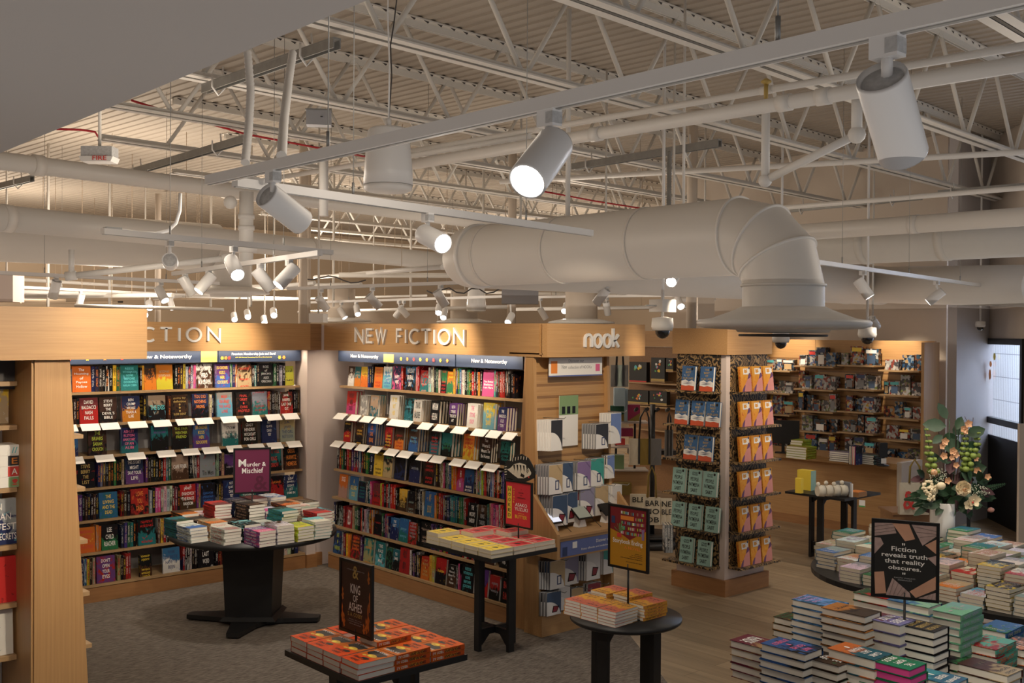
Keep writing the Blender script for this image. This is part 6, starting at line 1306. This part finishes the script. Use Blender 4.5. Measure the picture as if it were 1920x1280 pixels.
cstack(1512, 862, 5, 'lly', 'lime stack', .30, .22, .03); cstack(1505, 858, 7, 'lly', 'lime stack behind', .18, .2, .03)
cstack(1595, 868, 5, 'sks', 'grey stack', .30, .24, .024); cstack(1640, 872, 5, 'ksi', 'black stack', .34, .24, .022)
cstack(1604, 869, 3, 'nks', 'dark trio', up=True); cstack(1611, 870, 1, 'mrk', 'pink single', up=True)
P = onz(1655, 873, .91); ps = thing('card_terminal', 'black payment terminal on the right end of the counter', 'terminal', (P.x, P.y, .91), math.radians(-40)); MB().lathe([(.07, 0), (.07, .01), (.015, .02), (.015, .12)], 20).obj('stand', 'black_paint', ps); MB().box(-.045, -.03, .10, .045, .02, .27).obj('screen_unit', 'black_paint', ps); MB().box(-.03, -.035, .03, .03, -.03, .09).obj('receipt', 'card_white', ps)
P = onz(1545, 862, .91); ps = thing('monitor', 'black till monitor on the counter behind the lime books', 'monitor', (P.x+.25, P.y+.75, .91), math.radians(-60)); MB().box(-.2, -.02, .12, .2, .02, .42).obj('screen_unit', 'black_paint', ps); MB().box(-.1, -.08, 0, .1, .08, .01).box(-.02, -.01, .01, .02, .01, .14).obj('stand', 'black_paint', ps)
# toy wall
WX = 13.05
tw = thing('wall_display', 'wide oak slatwall with shelves of boxed toys, back right', 'display', (WX, 6.52, 0))
LW = 2.62; MB().box(.0, 0, 0, .06, LW, 2.36).obj('back_board', 'oak_along_y', tw); MB().box(-.34, -.04, 0, .06, -.0005, 2.345).obj('end_panel', 'oak_upright', tw)
mb = MB()
for k in range(22): mb.box(-.003, .0, .3+.085*k, -.001, LW, .318+.085*k)
mb.obj('slat_grooves', 'oak_dark', tw)
mb = MB(); mb.box(-.004, LW*.33, 1.98, -.001, LW*.33+.006, 2.36); mb.box(-.004, LW*.66, 1.98, -.001, LW*.66+.006, 2.36); mb.obj('panel_joint', 'oak_dark', tw)
def toy_mat(n, cs, seed):
    m, t, b = newmat(n); N = t.nodes; L = t.links; g = N.new('ShaderNodeTexCoord'); no = N.new('ShaderNodeTexVoronoi'); no.inputs['Scale'].default_value = 30
    mp = N.new('ShaderNodeMapping'); mp.inputs['Location'].default_value = (seed, seed*.3, 0); L.new(g.outputs['Object'], mp.inputs[0]); L.new(mp.outputs[0], no.inputs[0])
    sp_ = N.new('ShaderNodeSeparateColor'); L.new(no.outputs['Color'], sp_.inputs[0]); cr = N.new('ShaderNodeValToRGB'); cr.color_ramp.interpolation = 'CONSTANT'
    cs = [tuple(v*.62 for v in c) for c in cs]; cr.color_ramp.elements[0].color = (*cs[0], 1); cr.color_ramp.elements[1].color = (*cs[-1], 1); cr.color_ramp.elements[1].position = .85
    for i, c in enumerate(cs[1:-1]): e = cr.color_ramp.elements.new(.35+.5*i/max(1, len(cs)-2)); e.color = (*c, 1)
    L.new(sp_.outputs[0], cr.inputs[0]); L.new(cr.outputs[0], b.inputs['Base Color']); b.inputs['Roughness'].default_value = .25
toy_mat('toy_print_dark', [(.02, .02, .03), (.05, .12, .2), (.25, .1, .05), (.6, .6, .6)], 1); toy_mat('toy_print_white', [(.55, .53, .52), (.1, .1, .12), (.35, .08, .06), (.75, .75, .75)], 2)
toy_mat('toy_print_red', [(.3, .04, .03), (.05, .04, .04), (.6, .3, .1), (.5, .5, .45)], 3); toy_mat('toy_print_blue', [(.04, .12, .28), (.3, .4, .5), (.03, .04, .06), (.6, .4, .2)], 4); toy_mat('toy_print_mixed', [(.12, .12, .13), (.45, .35, .3), (.6, .62, .64), (.25, .3, .12)], 5)
toy_mat('toy_print_bright', [(.7, .68, .62), (.55, .1, .06), (.75, .5, .1), (.15, .2, .4)], 6)
TMN = dict(dark='dark', white='white', red='red', blue='blue', mixed='mottled', bright='bright')
rows = [(1.98, .55, 9, 'ddbmbwwmbr'), (1.66, .4, 8, 'drdmwwmwwm'), (1.36, .4, 9, 'wdgdrrbmwm'), (1.08, .4, 9, 'mwdrdmwwmb'), (.78, .4, 8, 'mdrrmbdwbm')]
cm_ = dict(d='dark', w='white', r='red', b='blue', m='mixed', g='bright')
tn = 0
for ri, (z, _, n, cs) in enumerate(rows):
    segs = [(0.06, .62), (.68, 1.22), (1.28, 1.9), (1.96, LW-.05)]
    for si, (a, b) in enumerate(segs):
        zz = z+(0, .05, .02, -.06)[si]+(.0 if ri else 0); MB().box(-.28, a, zz-.02, -.001, b, zz).obj('shelf', 'shelf_oak', tw)
        y = a+.02; kk = 0
        while y < b-.08:
            w = random.uniform(.09, .2); w = min(w, b-y-.01); h = random.uniform(.13, .26); d = random.uniform(.06, .14); kind = cm_[cs[(tn*7+kk) % len(cs)]]; 
            rbx = tag(MB().box(-d, 0, 0, 0, w, h).obj('boxed_toy', 'toy_print_'+kind, None, (WX-.06, 6.52+y, zz+.001)), '%s toy box, %s from right, %s section, %s shelf, toy wall' % (TMN[kind], nth(kk+1), nth(si+1), nth(ri+1)), 'toy box')
            if random.random() < .5:
                MB().box(-d-.002, w*.12, h*.72, -d-.0005, w*.88, h*.93).obj('title_panel', random.choice(['t_white', 't_red', 't_yellow', 't_cyan', 't_navy', 't_black']), rbx); MB().box(-d-.002, w*.2, h*.1, -d-.0005, w*.8, h*.6).obj('window_panel', random.choice(['card_white', 'pack_N', 'pack_S', 'pack_G', 'toy_print_bright']), rbx)
            y += w+random.uniform(.004, .02); kk += 1; tn += 1
# small spotlights graze the top of the toy wall
for y in (7.0, 8.55): spot('display_beam_or_fill', (12.3, y, 2.95), (WX-.05, y, 2.15), 90, 50, .7, WARM)
# part of the wall seen between nook sign and pillar: construction-set boxes
lw = thing('wall_display', 'slatwall with black building-set boxes between nook unit and pillar', 'display', (12.62, 8.95, 0))
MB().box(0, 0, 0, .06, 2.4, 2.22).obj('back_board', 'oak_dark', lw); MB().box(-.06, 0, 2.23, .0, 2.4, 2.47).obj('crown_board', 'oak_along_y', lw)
mb = MB()
for k in range(20): mb.box(-.003, .0, .3+.095*k, -.001, 2.4, .325+.095*k)
mb.obj('slat_grooves', 'oak_dark', lw)
def lego(lab, x0, x1, y0, y1, X=12.36, kind=0):
    a, b = onx(x0, y0, X), onx(x1, y1, X); r = thing('boxed_building_set', lab, 'toy box', (X, b.y, b.z)); w, h = a.y-b.y, a.z-b.z
    MB().box(0, 0, 0, .08, w, h).obj('box', 't_black', r); MB().box(-.002, 0, 0, -.0005, w, h*.10).obj('base_band', 't_gold' if kind != 1 else 't_red', r)
    mb = MB(); cols = ['t_orange', 't_yellow', 't_green', 't_white', 't_pink', 't_cyan']
    for k in range(7):
        c = (random.uniform(.25, .75)*w, random.uniform(.35, .85)*h); rr = random.uniform(.05, .12)*min(w, h); n = 6
        MB().add([(-.003-.0003*k, c[0]+rr*math.cos(q*math.pi/3)*random.uniform(.7, 1.4), c[1]+rr*math.sin(q*math.pi/3)*random.uniform(.7, 1.4)) for q in range(n)], [list(range(n))]).obj('printed_bricks', cols[(k+kind) % 6], r)
    MB().box(.0, -.0, -.02, .2, w, -.003).obj('tray', 'shelf_oak', r)
lego('large black building-set box with orange flower model', 1180, 1212, 678, 718, kind=1); lego('tall black building-set box with white model', 1221, 1246, 670, 715, kind=3); lego('black building-set box partly behind the pillar', 1249, 1262, 671, 695, kind=2)
lego('wide black building-set box with yellow model, second shelf', 1177, 1215, 730, 757, kind=0); lego('dark building-set box with figures, second shelf', 1218, 1250, 732, 759, kind=4)
MB().box(-.32, .1, 1.66, -.001, 2.2, 1.68).obj('shelf', 'shelf_oak', lw); MB().box(-.32, .1, 1.30, -.001, 2.2, 1.32).obj('shelf', 'shelf_oak', lw); MB().box(-.34, .1, .95, -.001, 2.2, .97).obj('shelf', 'shelf_oak', lw); MB().box(-.34, .1, .55, -.001, 2.2, .57).obj('shelf', 'shelf_oak', lw)
spot('display_beam_or_fill', (11.8, 9.9, 2.9), (12.6, 9.9, 2.2), 12, 60, .7, WARM)
def bag(lab, x0, x1, y0, y1, D, cols, straps=(.28, .72), sl=.30, mats=None, hang=True, t=.05, rz=-math.radians(41.7), text=None, sm='black_paint'):
    A = dep(x0, y0, D); B = dep(x1, y1, D); w = (A-Vector((B.x, B.y, A.z))).length; h = A.z-B.z
    r = thing('tote_bag', lab, 'bag', (A.x, A.y, B.z), rz)
    n = len(cols)
    for k, c in enumerate(cols): 
        a0, a1 = w*k/n, w*(k+1)/n
        MB().add([(a0, 0, 0), (a1, 0, 0), (a1, -.0, h), (a0, 0, h), (a0, t, 0), (a1, t, 0), (a1, t*.4, h), (a0, t*.4, h), ((a0+a1)/2, -t*.35, h*.4)], [(0, 1, 8), (1, 2, 8), (2, 3, 8), (3, 0, 8), (5, 4, 7, 6), (0, 4, 5, 1), (1, 5, 6, 2), (4, 0, 3, 7), (3, 2, 6, 7)]).obj('cloth_panel', c, r)
    for s in straps: MB().bar((w*s, -.018, h*.05), (w*s, -.018, h), .022, .004, up=(0, 1, 0)).obj('strap', sm, r) if sm == 'black_paint' else None
    if sl: MB().tube([(w*straps[0], -.012, h), (w*(straps[0]*.8+.1), 0, h+sl*.7), (w*.5, .01, h+sl), (w*(straps[1]*.8+.1), 0, h+sl*.7), (w*straps[1], -.012, h)], .011, 6).obj('handle', sm, r)
    if text: mb = MB(); [put_line(mb, q, w*.12, h*(.70-.3*i), w*.8, h*.2, -t*.35-.004) for i, q in enumerate(text)]; mb.obj('lettering', 't_black', r)
    return r
plain('canvas', (.62, .56, .44), .9, 0, .06, 60); plain('canvas_grey', (.16, .155, .15), .9, 0, .06, 60); plain('canvas_mustard', (.25, .17, .04), .9); plain('canvas_mint', (.38, .46, .42), .8, 0, .2, 20); plain('gift_blue', (.30, .38, .42), .6); plain('felt_green', (.03, .10, .06), .9); plain('felt_red', (.30, .03, .08), .9)
rk = thing('bag_rack', 'black floor rack with hanging tote bags, behind the round table', 'rack', tuple(Vector((*dep(1222, 1000, 12.2)[:2], 0))), math.radians(-41.7))
MB().tube([(0, 0, .02), (0, 0, 1.62)], .03, 12).obj('post', 'black_paint', rk); MB().lathe([(.34, 0), (.34, .06), (.3, .09), (.02, .1)], 32).obj('foot', 'black_paint', rk); MB().box(-.28, -.10, 1.05, .26, .10, 1.10).obj('cross_arm', 'black_paint', rk); MB().lathe([(.27, .10), (.30, .12), (.28, .14), (.01, .13)], 24).obj('tray', 'black_paint', rk)
for k in range(4): MB().tube([(-.2+.12*k, 0, 1.55), (-.2+.12*k, -.16, 1.58)], .02, 8).obj('hook_arm', 'black_paint', rk)
bag('canvas, mustard and grey tote with black straps on the rack', 1180, 1240, 822, 872, 11.9, ['canvas', 'canvas_mustard', 'canvas_grey'], (.30, .62), .34)
bag('plain grey tote hanging right of the striped tote', 1247, 1262, 806, 856, 12.0, ['canvas_grey'], (.3, .7), .2)
bag('cream lettered tote in the rack base, left one', 1182, 1211, 926, 975, 11.95, ['canvas'], (.3, .7), .0, text=['BLE'], sm='canvas_mustard')
bag('cream lettered tote in the rack base, front one', 1206, 1238, 932, 984, 11.8, ['canvas'], (.25, .75), .34, text=['BAR', 'NO', 'OB'], sm='canvas_mustard')
bag('cream lettered tote in the rack base, right one', 1238, 1260, 934, 984, 11.9, ['canvas', 'canvas'], (.3, .7), .0, text=['NE', 'BLE'], sm='canvas_mustard')
bag('grey-green patterned bag hanging left of building sets', 1146, 1178, 684, 725, 11.0, ['canvas_grey', 'canvas_mint', 'canvas_grey'], (.3, .7), .2)
gs = thing('gift_display', 'white curved tiered gift shelf with black posts right of nook unit', 'display', tuple(Vector((*dep(1172, 940, 13.0)[:2], 0))), math.radians(-41.7))
for z in (.78, 1.06, 1.36): MB().box(-.22, -.16, z-.018, .26, .14, z).obj('shelf', 'wall_beige', gs)
for x in (-.13, .10): MB().box(x, -.02, 0, x+.025, .01, 1.36).obj('post', 'black_paint', gs)
MB().box(-.25, -.1, 0, .3, .16, .75).obj('cabinet', 'oak_along_x', gs)
def gbox(lab, x0, x1, y0, y1, D, m_, d=.12, m2=None):
    A, B = dep(x0, y0, D), dep(x1, y1, D); w = math.hypot(A.x-B.x, A.y-B.y); r = tag(MB().box(0, 0, 0, w, d, A.z-B.z).obj('gift_box', m_, None, (A.x, A.y, B.z), math.radians(-41.7)), lab, 'box')
    if m2: MB().add([(0, -.002, 0), (w, -.002, 0), (w, -.002, (A.z-B.z)*.5), (w*.3, -.002, (A.z-B.z)*.15)], [(0, 1, 2, 3)]).obj('printed_band', m2, r)
gbox('pale blue gift bag with black print, beside the accessories', 1152, 1172, 727, 761, 12.70, 'gift_blue'); gbox('narrow pale blue box edge next to the red felt', 1171, 1177, 729, 790, 12.80, 'gift_blue')
gbox('green and tan felt box on the white tiered shelf', 1139, 1171, 761, 789, 12.85, 'felt_green', .12, 'canvas_mustard'); gbox('red and tan felt box on the white tiered shelf', 1177, 1200, 759, 789, 12.80, 'felt_red', .12, 'canvas_mustard')
gbox('crimson box on the second tier of the white shelf', 1150, 1187, 803, 818, 12.90, 'felt_red'); gbox('small stacked coloured boxes on the third tier', 1155, 1172, 822, 834, 12.90, 't_red', .1); gbox('green box on the low tier of the white shelf', 1143, 1170, 853, 880, 12.90, 'leaf_green')
gbox('basket of green wrapped goods under the tiered shelf', 1152, 1184, 905, 928, 12.80, 'canvas_mustard')
for k in range(3): book(rotz3(-math.radians(41.7)) @ Matrix(((0, -1, 0), (1, 0, 0), (0, 0, 1))), tuple(dep(1252+5*k, 1036, 9.9)+Vector((0, 0, 0))), .15, .03, .26, 'skw', 'grey book standing on the pillar lower side ledge, %s' % nth(k+1), True)
# bag by the counter and wall behind flowers
bg_ = bag('cream tote with red ampersand hanging by the counter end', 1688, 1742, 905, 965, 11.3, ['canvas'], (.3, .7), .25, sm='canvas_mustard', t=.07)
mb = MB(); put_line(mb, '&', .02, .06, .13, .2, -.035); mb.obj('ampersand_mark', 't_red', bg_)
dsk = thing('gift_display', 'dark low display stand carrying the ampersand tote', 'display', tuple(Vector((*dep(1712, 980, 11.6)[:2], 0))), math.radians(-41.7)); MB().box(-.22, 0, 0, .25, .4, .47).obj('body', 'oak_dark', dsk); MB().box(-.24, -.02, .47, .27, .42, .495).obj('top_board', 'oak_dark', dsk)
tag(MB().box(0, 0, 0, .06, .04, 1.35).obj('display_stand_edge', 'wall_beige', None, tuple(Vector((*dep(1911, 900, 9.5)[:2], .3))), math.radians(-41.7)), 'pale upright edge of a stand at the right picture edge', 'stand')
fr = thing('glass_frame', 'pale blue acrylic panel standing behind the flowers', 'panel', tuple(Vector((*dep(1818, 900, 12.0)[:2], 0))), math.radians(-41.7)); MB().box(-.12, -.08, 0, .12, .08, .03).box(-.02, .01, .03, .02, .02, .6).obj('stand', 'black_paint', fr); MB().box(-.1, 0, .55, .1, .0095, 1.36).obj('panel', 'gift_blue', fr)
# ---------------------------------------------------------------- flowers
fl = thing('flower_arrangement', 'tall arrangement of cream roses, orchids and greenery in the white vase', 'flowers', (VX, VY, 1.165), math.radians(-41.7))
for n, c in dict(leaf_dark=(.018, .055, .022), leaf_blue=(.045, .085, .05), leaf_light=(.16, .24, .05), bell_green=(.22, .30, .06), petal_cream=(.80, .68, .46), petal_peach=(.72, .40, .22), petal_pink=(.70, .34, .28), seed_white=(.60, .64, .50), twig=(.09, .04, .035), plum_leaf=(.10, .045, .05)).items(): plain(n, c, .55, 0, .25, 25)
k_ = FPX/depth((VX, VY, 1.165)); fo = (1766, 945)
def fp_(x, y, d=0): return Vector(((x-fo[0])/k_, d, (fo[1]-y)/k_))
def leaf(mb, p, d, L_, w, curl=.15, n=None):
    d = Vector(d).normalized(); n = Vector(n or (random.uniform(-.4, .4), -1, .3)); s = d.cross(n).normalized(); n = s.cross(d).normalized()
    pts = [(0, 0), (.25, .8), (.5, 1), (.78, .7), (1, 0)]; v = []
    for t, q in pts: c = p+d*(t*L_)-n*(curl*L_*t*t); v += [c+s*(q*w/2), c-s*(q*w/2)+n*.0, c+n*(-.12*w*q)]
    f = []
    for i in range(4): a = 3*i; b = 3*(i+1); f += [(a, b, b+2, a+2), (a+2, b+2, b+1, a+1)]
    mb.add(v, f, 0, True)
def stems(lab, pts, r=.004, m_='twig'):
    return MB().tube(pts, r, 6).obj(lab, m_, fl)
random.seed(11)
# stems up
for x, y in ((1731, 800), (1740, 850), (1775, 782), (1758, 790), (1795, 780), (1805, 800), (1822, 790), (1833, 840), (1785, 830), (1770, 850)): stems('stem', [fp_(1780+(x-1780)*.2, 945), fp_(1780+(x-1780)*.6, (945+y)/2), fp_(x, y, random.uniform(-.05, .08))], .0035, random.choice(['twig', 'leaf_dark']))
# eucalyptus and dark leaves
for (x, y, dx, dy, s, m_) in ((1778, 785, -.3, .7, .14, 'leaf_blue'), (1770, 796, -1, .1, .17, 'leaf_blue'), (1762, 812, -.4, -.3, .10, 'leaf_dark'), (1786, 802, .4, .9, .11, 'leaf_dark'), (1765, 822, 1, .2, .14, 'leaf_dark'), (1760, 835, 1, .1, .19, 'leaf_blue'), (1752, 855, 1, -.1, .12, 'leaf_blue'), (1805, 812, 1, .4, .15, 'leaf_dark'), (1800, 830, 1, -.2, .14, 'leaf_dark'), (1790, 815, .6, .8, .13, 'leaf_blue'), (1766, 862, -.7, .3, .12, 'leaf_blue'), (1800, 870, 1, .3, .16, 'leaf_blue'), (1795, 880, .9, .2, .20, 'leaf_dark'), (1780, 870, .2, .9, .14, 'plum_leaf'), (1772, 885, .2, 1, .13, 'plum_leaf'), (1790, 890, .6, -.1, .15, 'plum_leaf')):
    mb = MB(); leaf(mb, fp_(x, y, random.uniform(-.06, .06)), (dx, random.uniform(-.2, .2), dy), s, s*.62, .15); mb.obj('leaf', m_, fl)
for i in range(80):
    a = random.uniform(0, 2*math.pi); x = 1780+random.uniform(-48, 55); y = random.uniform(895, 948); mb = MB()
    leaf(mb, fp_(x, y, random.uniform(-.10, .10)), (math.cos(a), random.uniform(-.8, .2), math.sin(a)*.5-.1), random.uniform(.09, .16), random.uniform(.04, .07), .3); mb.obj('leaf', random.choice(['leaf_dark', 'leaf_dark', 'leaf_blue', 'leaf_dark', 'plum_leaf']), fl)
# ferns
for (x, y, dx, dy, L_) in ((1835, 915, 1, .28, .19), (1828, 905, 1, .5, .12), (1725, 930, -1, -.1, .14), (1735, 938, -1, -.3, .12), (1820, 930, 1, -.1, .15)):
    p = fp_(x, y, -.02); d = Vector((dx, -.1, dy)).normalized(); mb = MB(); mb.tube([p, p+d*L_], .002, 5)
    for k in range(12):
        t = k/12; q = p+d*(L_*t)
        for s in (-1, 1): leaf(mb, q, d+Vector((0, 0, 1.4*s)), .045*(1-t*.8), .014, .1, (0, -1, 0))
    mb.obj('fern_frond', 'leaf_dark', fl)
# bells of ireland
for (x0, y0, x1, y1, n) in ((1742, 880, 1730, 802, 8), (1808, 875, 1798, 800, 9), (1818, 850, 1826, 808, 5)):
    mb = MB()
    for k in range(n):
        t = k/(n-1); c = fp_(x0+(x1-x0)*t+random.uniform(-2.5, 2.5), y0+(y1-y0)*t, -.04); r0 = .034*(1-.65*t)
        for j in range(3): a = j*2.1+k; mb.sphere(tuple(c+Vector((math.cos(a)*r0*.8, math.sin(a)*r0*.8, 0))), r0*.85, 8, 0, (1, 1, .8))
    mb.obj('bell_flower_spike', 'bell_green', fl)
# rose, orchid, hydrangea, lace, small blossoms
def rose(x, y, s, m_='petal_cream'):
    r = MB(); c = fp_(x, y, -.15)
    for ring, (n, rr, tilt) in enumerate(((7, 1.0, .2), (6, .78, .5), (5, .52, .8), (3, .28, 1.1))):
        for k in range(n):
            a = 2*math.pi*k/n+ring*.5; u = Vector((math.cos(a), 0, math.sin(a))); o = c+u*s*rr*.35+Vector((0, -s*.25*ring, 0)); side = Vector((-math.sin(a), 0, math.cos(a)))
            v = []
            for i in range(4):
                for j in range(4):
                    p, q = i/3, (j/3-.5)*2; v.append(o+u*(s*rr*.65*p)+side*(q*s*rr*.55*(1-.25*p*p))+Vector((0, -s*.5*tilt*p*p-.1*s*(1-q*q)*0+.18*s*q*q*-1, 0)))
            r.add(v, [(4*i+j, 4*i+j+1, 4*i+j+5, 4*i+j+4) for i in range(3) for j in range(3)], 0, True)
    r.sphere(tuple(c+Vector((0, s*.1, 0))), s*.62, 12, 0, (1, .5, 1)); r.obj('rose', m_, fl)
    MB().sphere(tuple(c+Vector((s*.1, -s*.62, -s*.15))), s*.30, 8, 0, (1.3, .7, .8)).obj('rose_heart', 'petal_peach', fl)
rose(1788, 907, .056)
def blossom(x, y, s, m_, n=5, d=-.12, nm='blossom'):
    mb = MB(); c = fp_(x, y, d)
    for k in range(n):
        a = 2*math.pi*k/n+x; leaf(mb, c, (math.cos(a), -.25, math.sin(a)), s, s*.8, -.15, (0, -1, 0))
    mb.sphere(tuple(c), s*.16, 6); mb.obj(nm, m_, fl)
for x, y, s in ((1806, 928, .055), (1796, 936, .045)): blossom(x, y, s, 'petal_cream', 5, -.17, 'orchid')
MB().sphere(tuple(fp_(1803, 932, -.185)), .008, 8).obj('orchid_heart', 't_red', fl)
for x, y in ((1777, 841), (1783, 848), (1775, 853), (1783, 867), (1762, 823), (1757, 832), (1760, 850), (1800, 805), (1805, 790), (1797, 800), (1820, 855), (1822, 877), (1768, 896), (1842, 888)): blossom(x, y, random.uniform(.022, .036), 'petal_peach', 5, -.07)
for x, y in ((1740, 880),): MB().sphere(tuple(fp_(x, y, -.1)), .025, 10).obj('bud', 'petal_peach', fl)
mb = MB(); random.seed(5)
for i in range(60):
    a = random.uniform(0, 6.28); q = math.sqrt(random.random()); c = fp_(1731+14*q*math.cos(a), 912+16*q*math.sin(a), -.13+.03*q); mb.sphere(tuple(c), .012, 6, 0, (1.2, .7, 1))
for i in range(10): c = fp_(1730+random.uniform(-6, 6), random.uniform(918, 930), -.14); mb.sphere(tuple(c), .013, 6)
mb.obj('hydrangea', 'petal_cream', fl); MB().sphere(tuple(fp_(1750, 904, -.13)), .030, 10, 0, (1.2, .8, 1)).obj('bud', 'petal_cream', fl)
mb = MB()
for (cx, cy, rx, ry, n) in ((1747, 885, 16, 14, 90), (1824, 913, 17, 12, 90)):
    for i in range(n): a = random.uniform(0, 6.28); q = math.sqrt(random.random()); c = fp_(cx+rx*q*math.cos(a), cy+ry*q*math.sin(a), -.10+random.uniform(-.03, .03)); mb.sphere(tuple(c), .0045, 4)
mb.obj('lace_flower', 'seed_white', fl)
for x0, y0, x1, y1 in ((1820, 800, 1822, 780), (1812, 790, 1806, 778), (1826, 850, 1834, 835), (1838, 850, 1830, 880), (1790, 812, 1787, 795)): stems('twig', [fp_(x0, y0+40), fp_(x0, y0), fp_(x1, y1)], .002)
stems('stem', [fp_(1800, 935), fp_(1830, 940), fp_(1856, 953)], .003, 'leaf_dark'); MB().sphere(tuple(fp_(1857, 953)), .022, 8, 0, (1.3, .9, .9)).obj('bud', 'petal_pink', fl)
# ---------------------------------------------------------------- bare spot lamps: sign glows, plus fill added for near shelves, flowers and floor
for (p, t, e, a) in (((3.2, 7.2, 2.95), (3.9, 9.5, 2.1), 16, 50), ((4.72, 8.5, 2.8), (4.78, 9.5, 2.24), 20, 48), ((4.0, 8.2, 2.95), (5.84, 8.3, 2.0), 16, 50), ((4.85, 7.25, 2.8), (5.84, 7.28, 2.24), 20, 48), ((4.0, 9.0, 2.95), (3.7, 9.5, 2.24), 4, 40), ((6.7, 5.3, 2.8), (6.75, 6.1, 2.24), 7, 34), ((7.3, 5.2, 2.9), (7.98, 6.3, 2.1), 6, 40), ((4.6, 4.6, 3.0), (6.2, 6.15, 2.0), 28, 50),
                     ((3.6, 5.5, 3.0), (4.3, 8.0, .8), 16, 40), ((7.2, 4.4, 2.95), (8.3, 6.0, 1.9), 18, 45), ((2.3, 3.6, 2.8), (2.0, 5.75, 1.9), 26, 70), ((1.2, 3.6, 2.9), (1.5, 6.1, 1.2), 12, 60), ((6.8, 2.6, 2.95), (VX, VY, 1.3), 9, 40), ((7.2, 4.5, 2.95), (8.9, 4.7, 0), 12, 55), ((3.2, 1.0, 2.95), (5.0, 2.4, 1.0), 8, 60)):
    spot('display_beam_or_fill', p, t, e*5, a, 1.0, WARM)

# ---------------------------------------------------------------- the very small remainder of the stock becomes one object per kind
bpy.context.view_layer.update()
def shown(rec):
    o, nm, w, t, h, page, hard = rec; M = o.matrix_world; c = M @ Vector((.5, .5, .5)); x, y = proj(c)
    if x < -15 or x > 1935 or y > 1300: return 0
    k = FPX/depth(c); R = [M.to_3x3().col[i].normalized() for i in range(3)]
    if abs(R[1].z) > .9:                                        # lying in a stack
        top = o['label'].find(', top,') > 0; q = c-Vector((FW.x, FW.y, 0)).normalized()*.2; v = 0; zc = c.z+t/2
        hid = [any(a < q_.x < b_ and s < q_.y < e and zt > zc+.004+.24*.2 *0 for (a, s, b_, e, zt) in STK) for q_ in (c-Vector((h*.5+.06, 0, 0)) , c-Vector((0, h*.5+.06, 0)))]
        v = (not hid[0])*h*t*.66+(not hid[1])*w*t*.74
        if top: v += w*h*.25
        return v*k*k+c.z
    vd = (CAM-c).normalized(); return sum(abs(vd.dot(R[i]))*a for i, a in ((0, t*h), (1, w*h if 'face-out' in o['label'] and 'copy behind' not in o['label'] else t*h*.5), (2, 0)))*k*k
def merge(name, recs, lab, cat):
    V, F, MI, BC, A1, A2, A3, SD = [], [], [], [], [], [], [], []
    for o, nm, w, t, h, page, hard in recs:
        M = o.matrix_world
        for me, base in ((CM[hard], 0), (PM[hard, page], 2)):
            k = len(V); V += [M @ v.co for v in me.vertices]; n = len(me.vertices); BC += [c for v in me.vertices for c in v.co]
            F += [[i+k for i in p.vertices] for p in me.polygons]; MI += [p.material_index+base for p in me.polygons]
            for A, key in ((A1, 'c1'), (A2, 'c2'), (A3, 'c3')): A += [*o[key], 1]*n
            SD += [o['sd']]*n
        for c in list(o.children): bpy.data.objects.remove(c)
        bpy.data.objects.remove(o)
    me = bpy.data.meshes.new(name); me.from_pydata(V, [], F)
    for m_ in ('stock_front', 'stock_spine', 'page_cream'): me.materials.append(MT[m_])
    me.polygons.foreach_set('material_index', MI)
    for nme, ty, dat, fld in (('bc', 'FLOAT_VECTOR', BC, 'vector'), ('c1', 'FLOAT_COLOR', A1, 'color'), ('c2', 'FLOAT_COLOR', A2, 'color'), ('c3', 'FLOAT_COLOR', A3, 'color'), ('sd', 'FLOAT', SD, 'value'), ('tx', 'FLOAT', [0.0]*len(SD), 'value')):
        me.attributes.new(nme, ty, 'POINT').data.foreach_set(fld, dat)
    me.update(); o = link(name, me); o['kind'] = 'stuff'; tag(o, lab, cat)
for kind, lab in (('paperback', 'remaining paperbacks lying deep inside the table heaps'), ('book', 'remaining narrow spine-out books filling both long bookcases')):
    rs = sorted([(shown(r), i) for i, r in enumerate(BOOKS) if r[1] == kind], reverse=True)
    rest = [BOOKS[i] for v, i in rs[298:]]
    if rest: merge(kind+'_stock', rest, lab, kind)
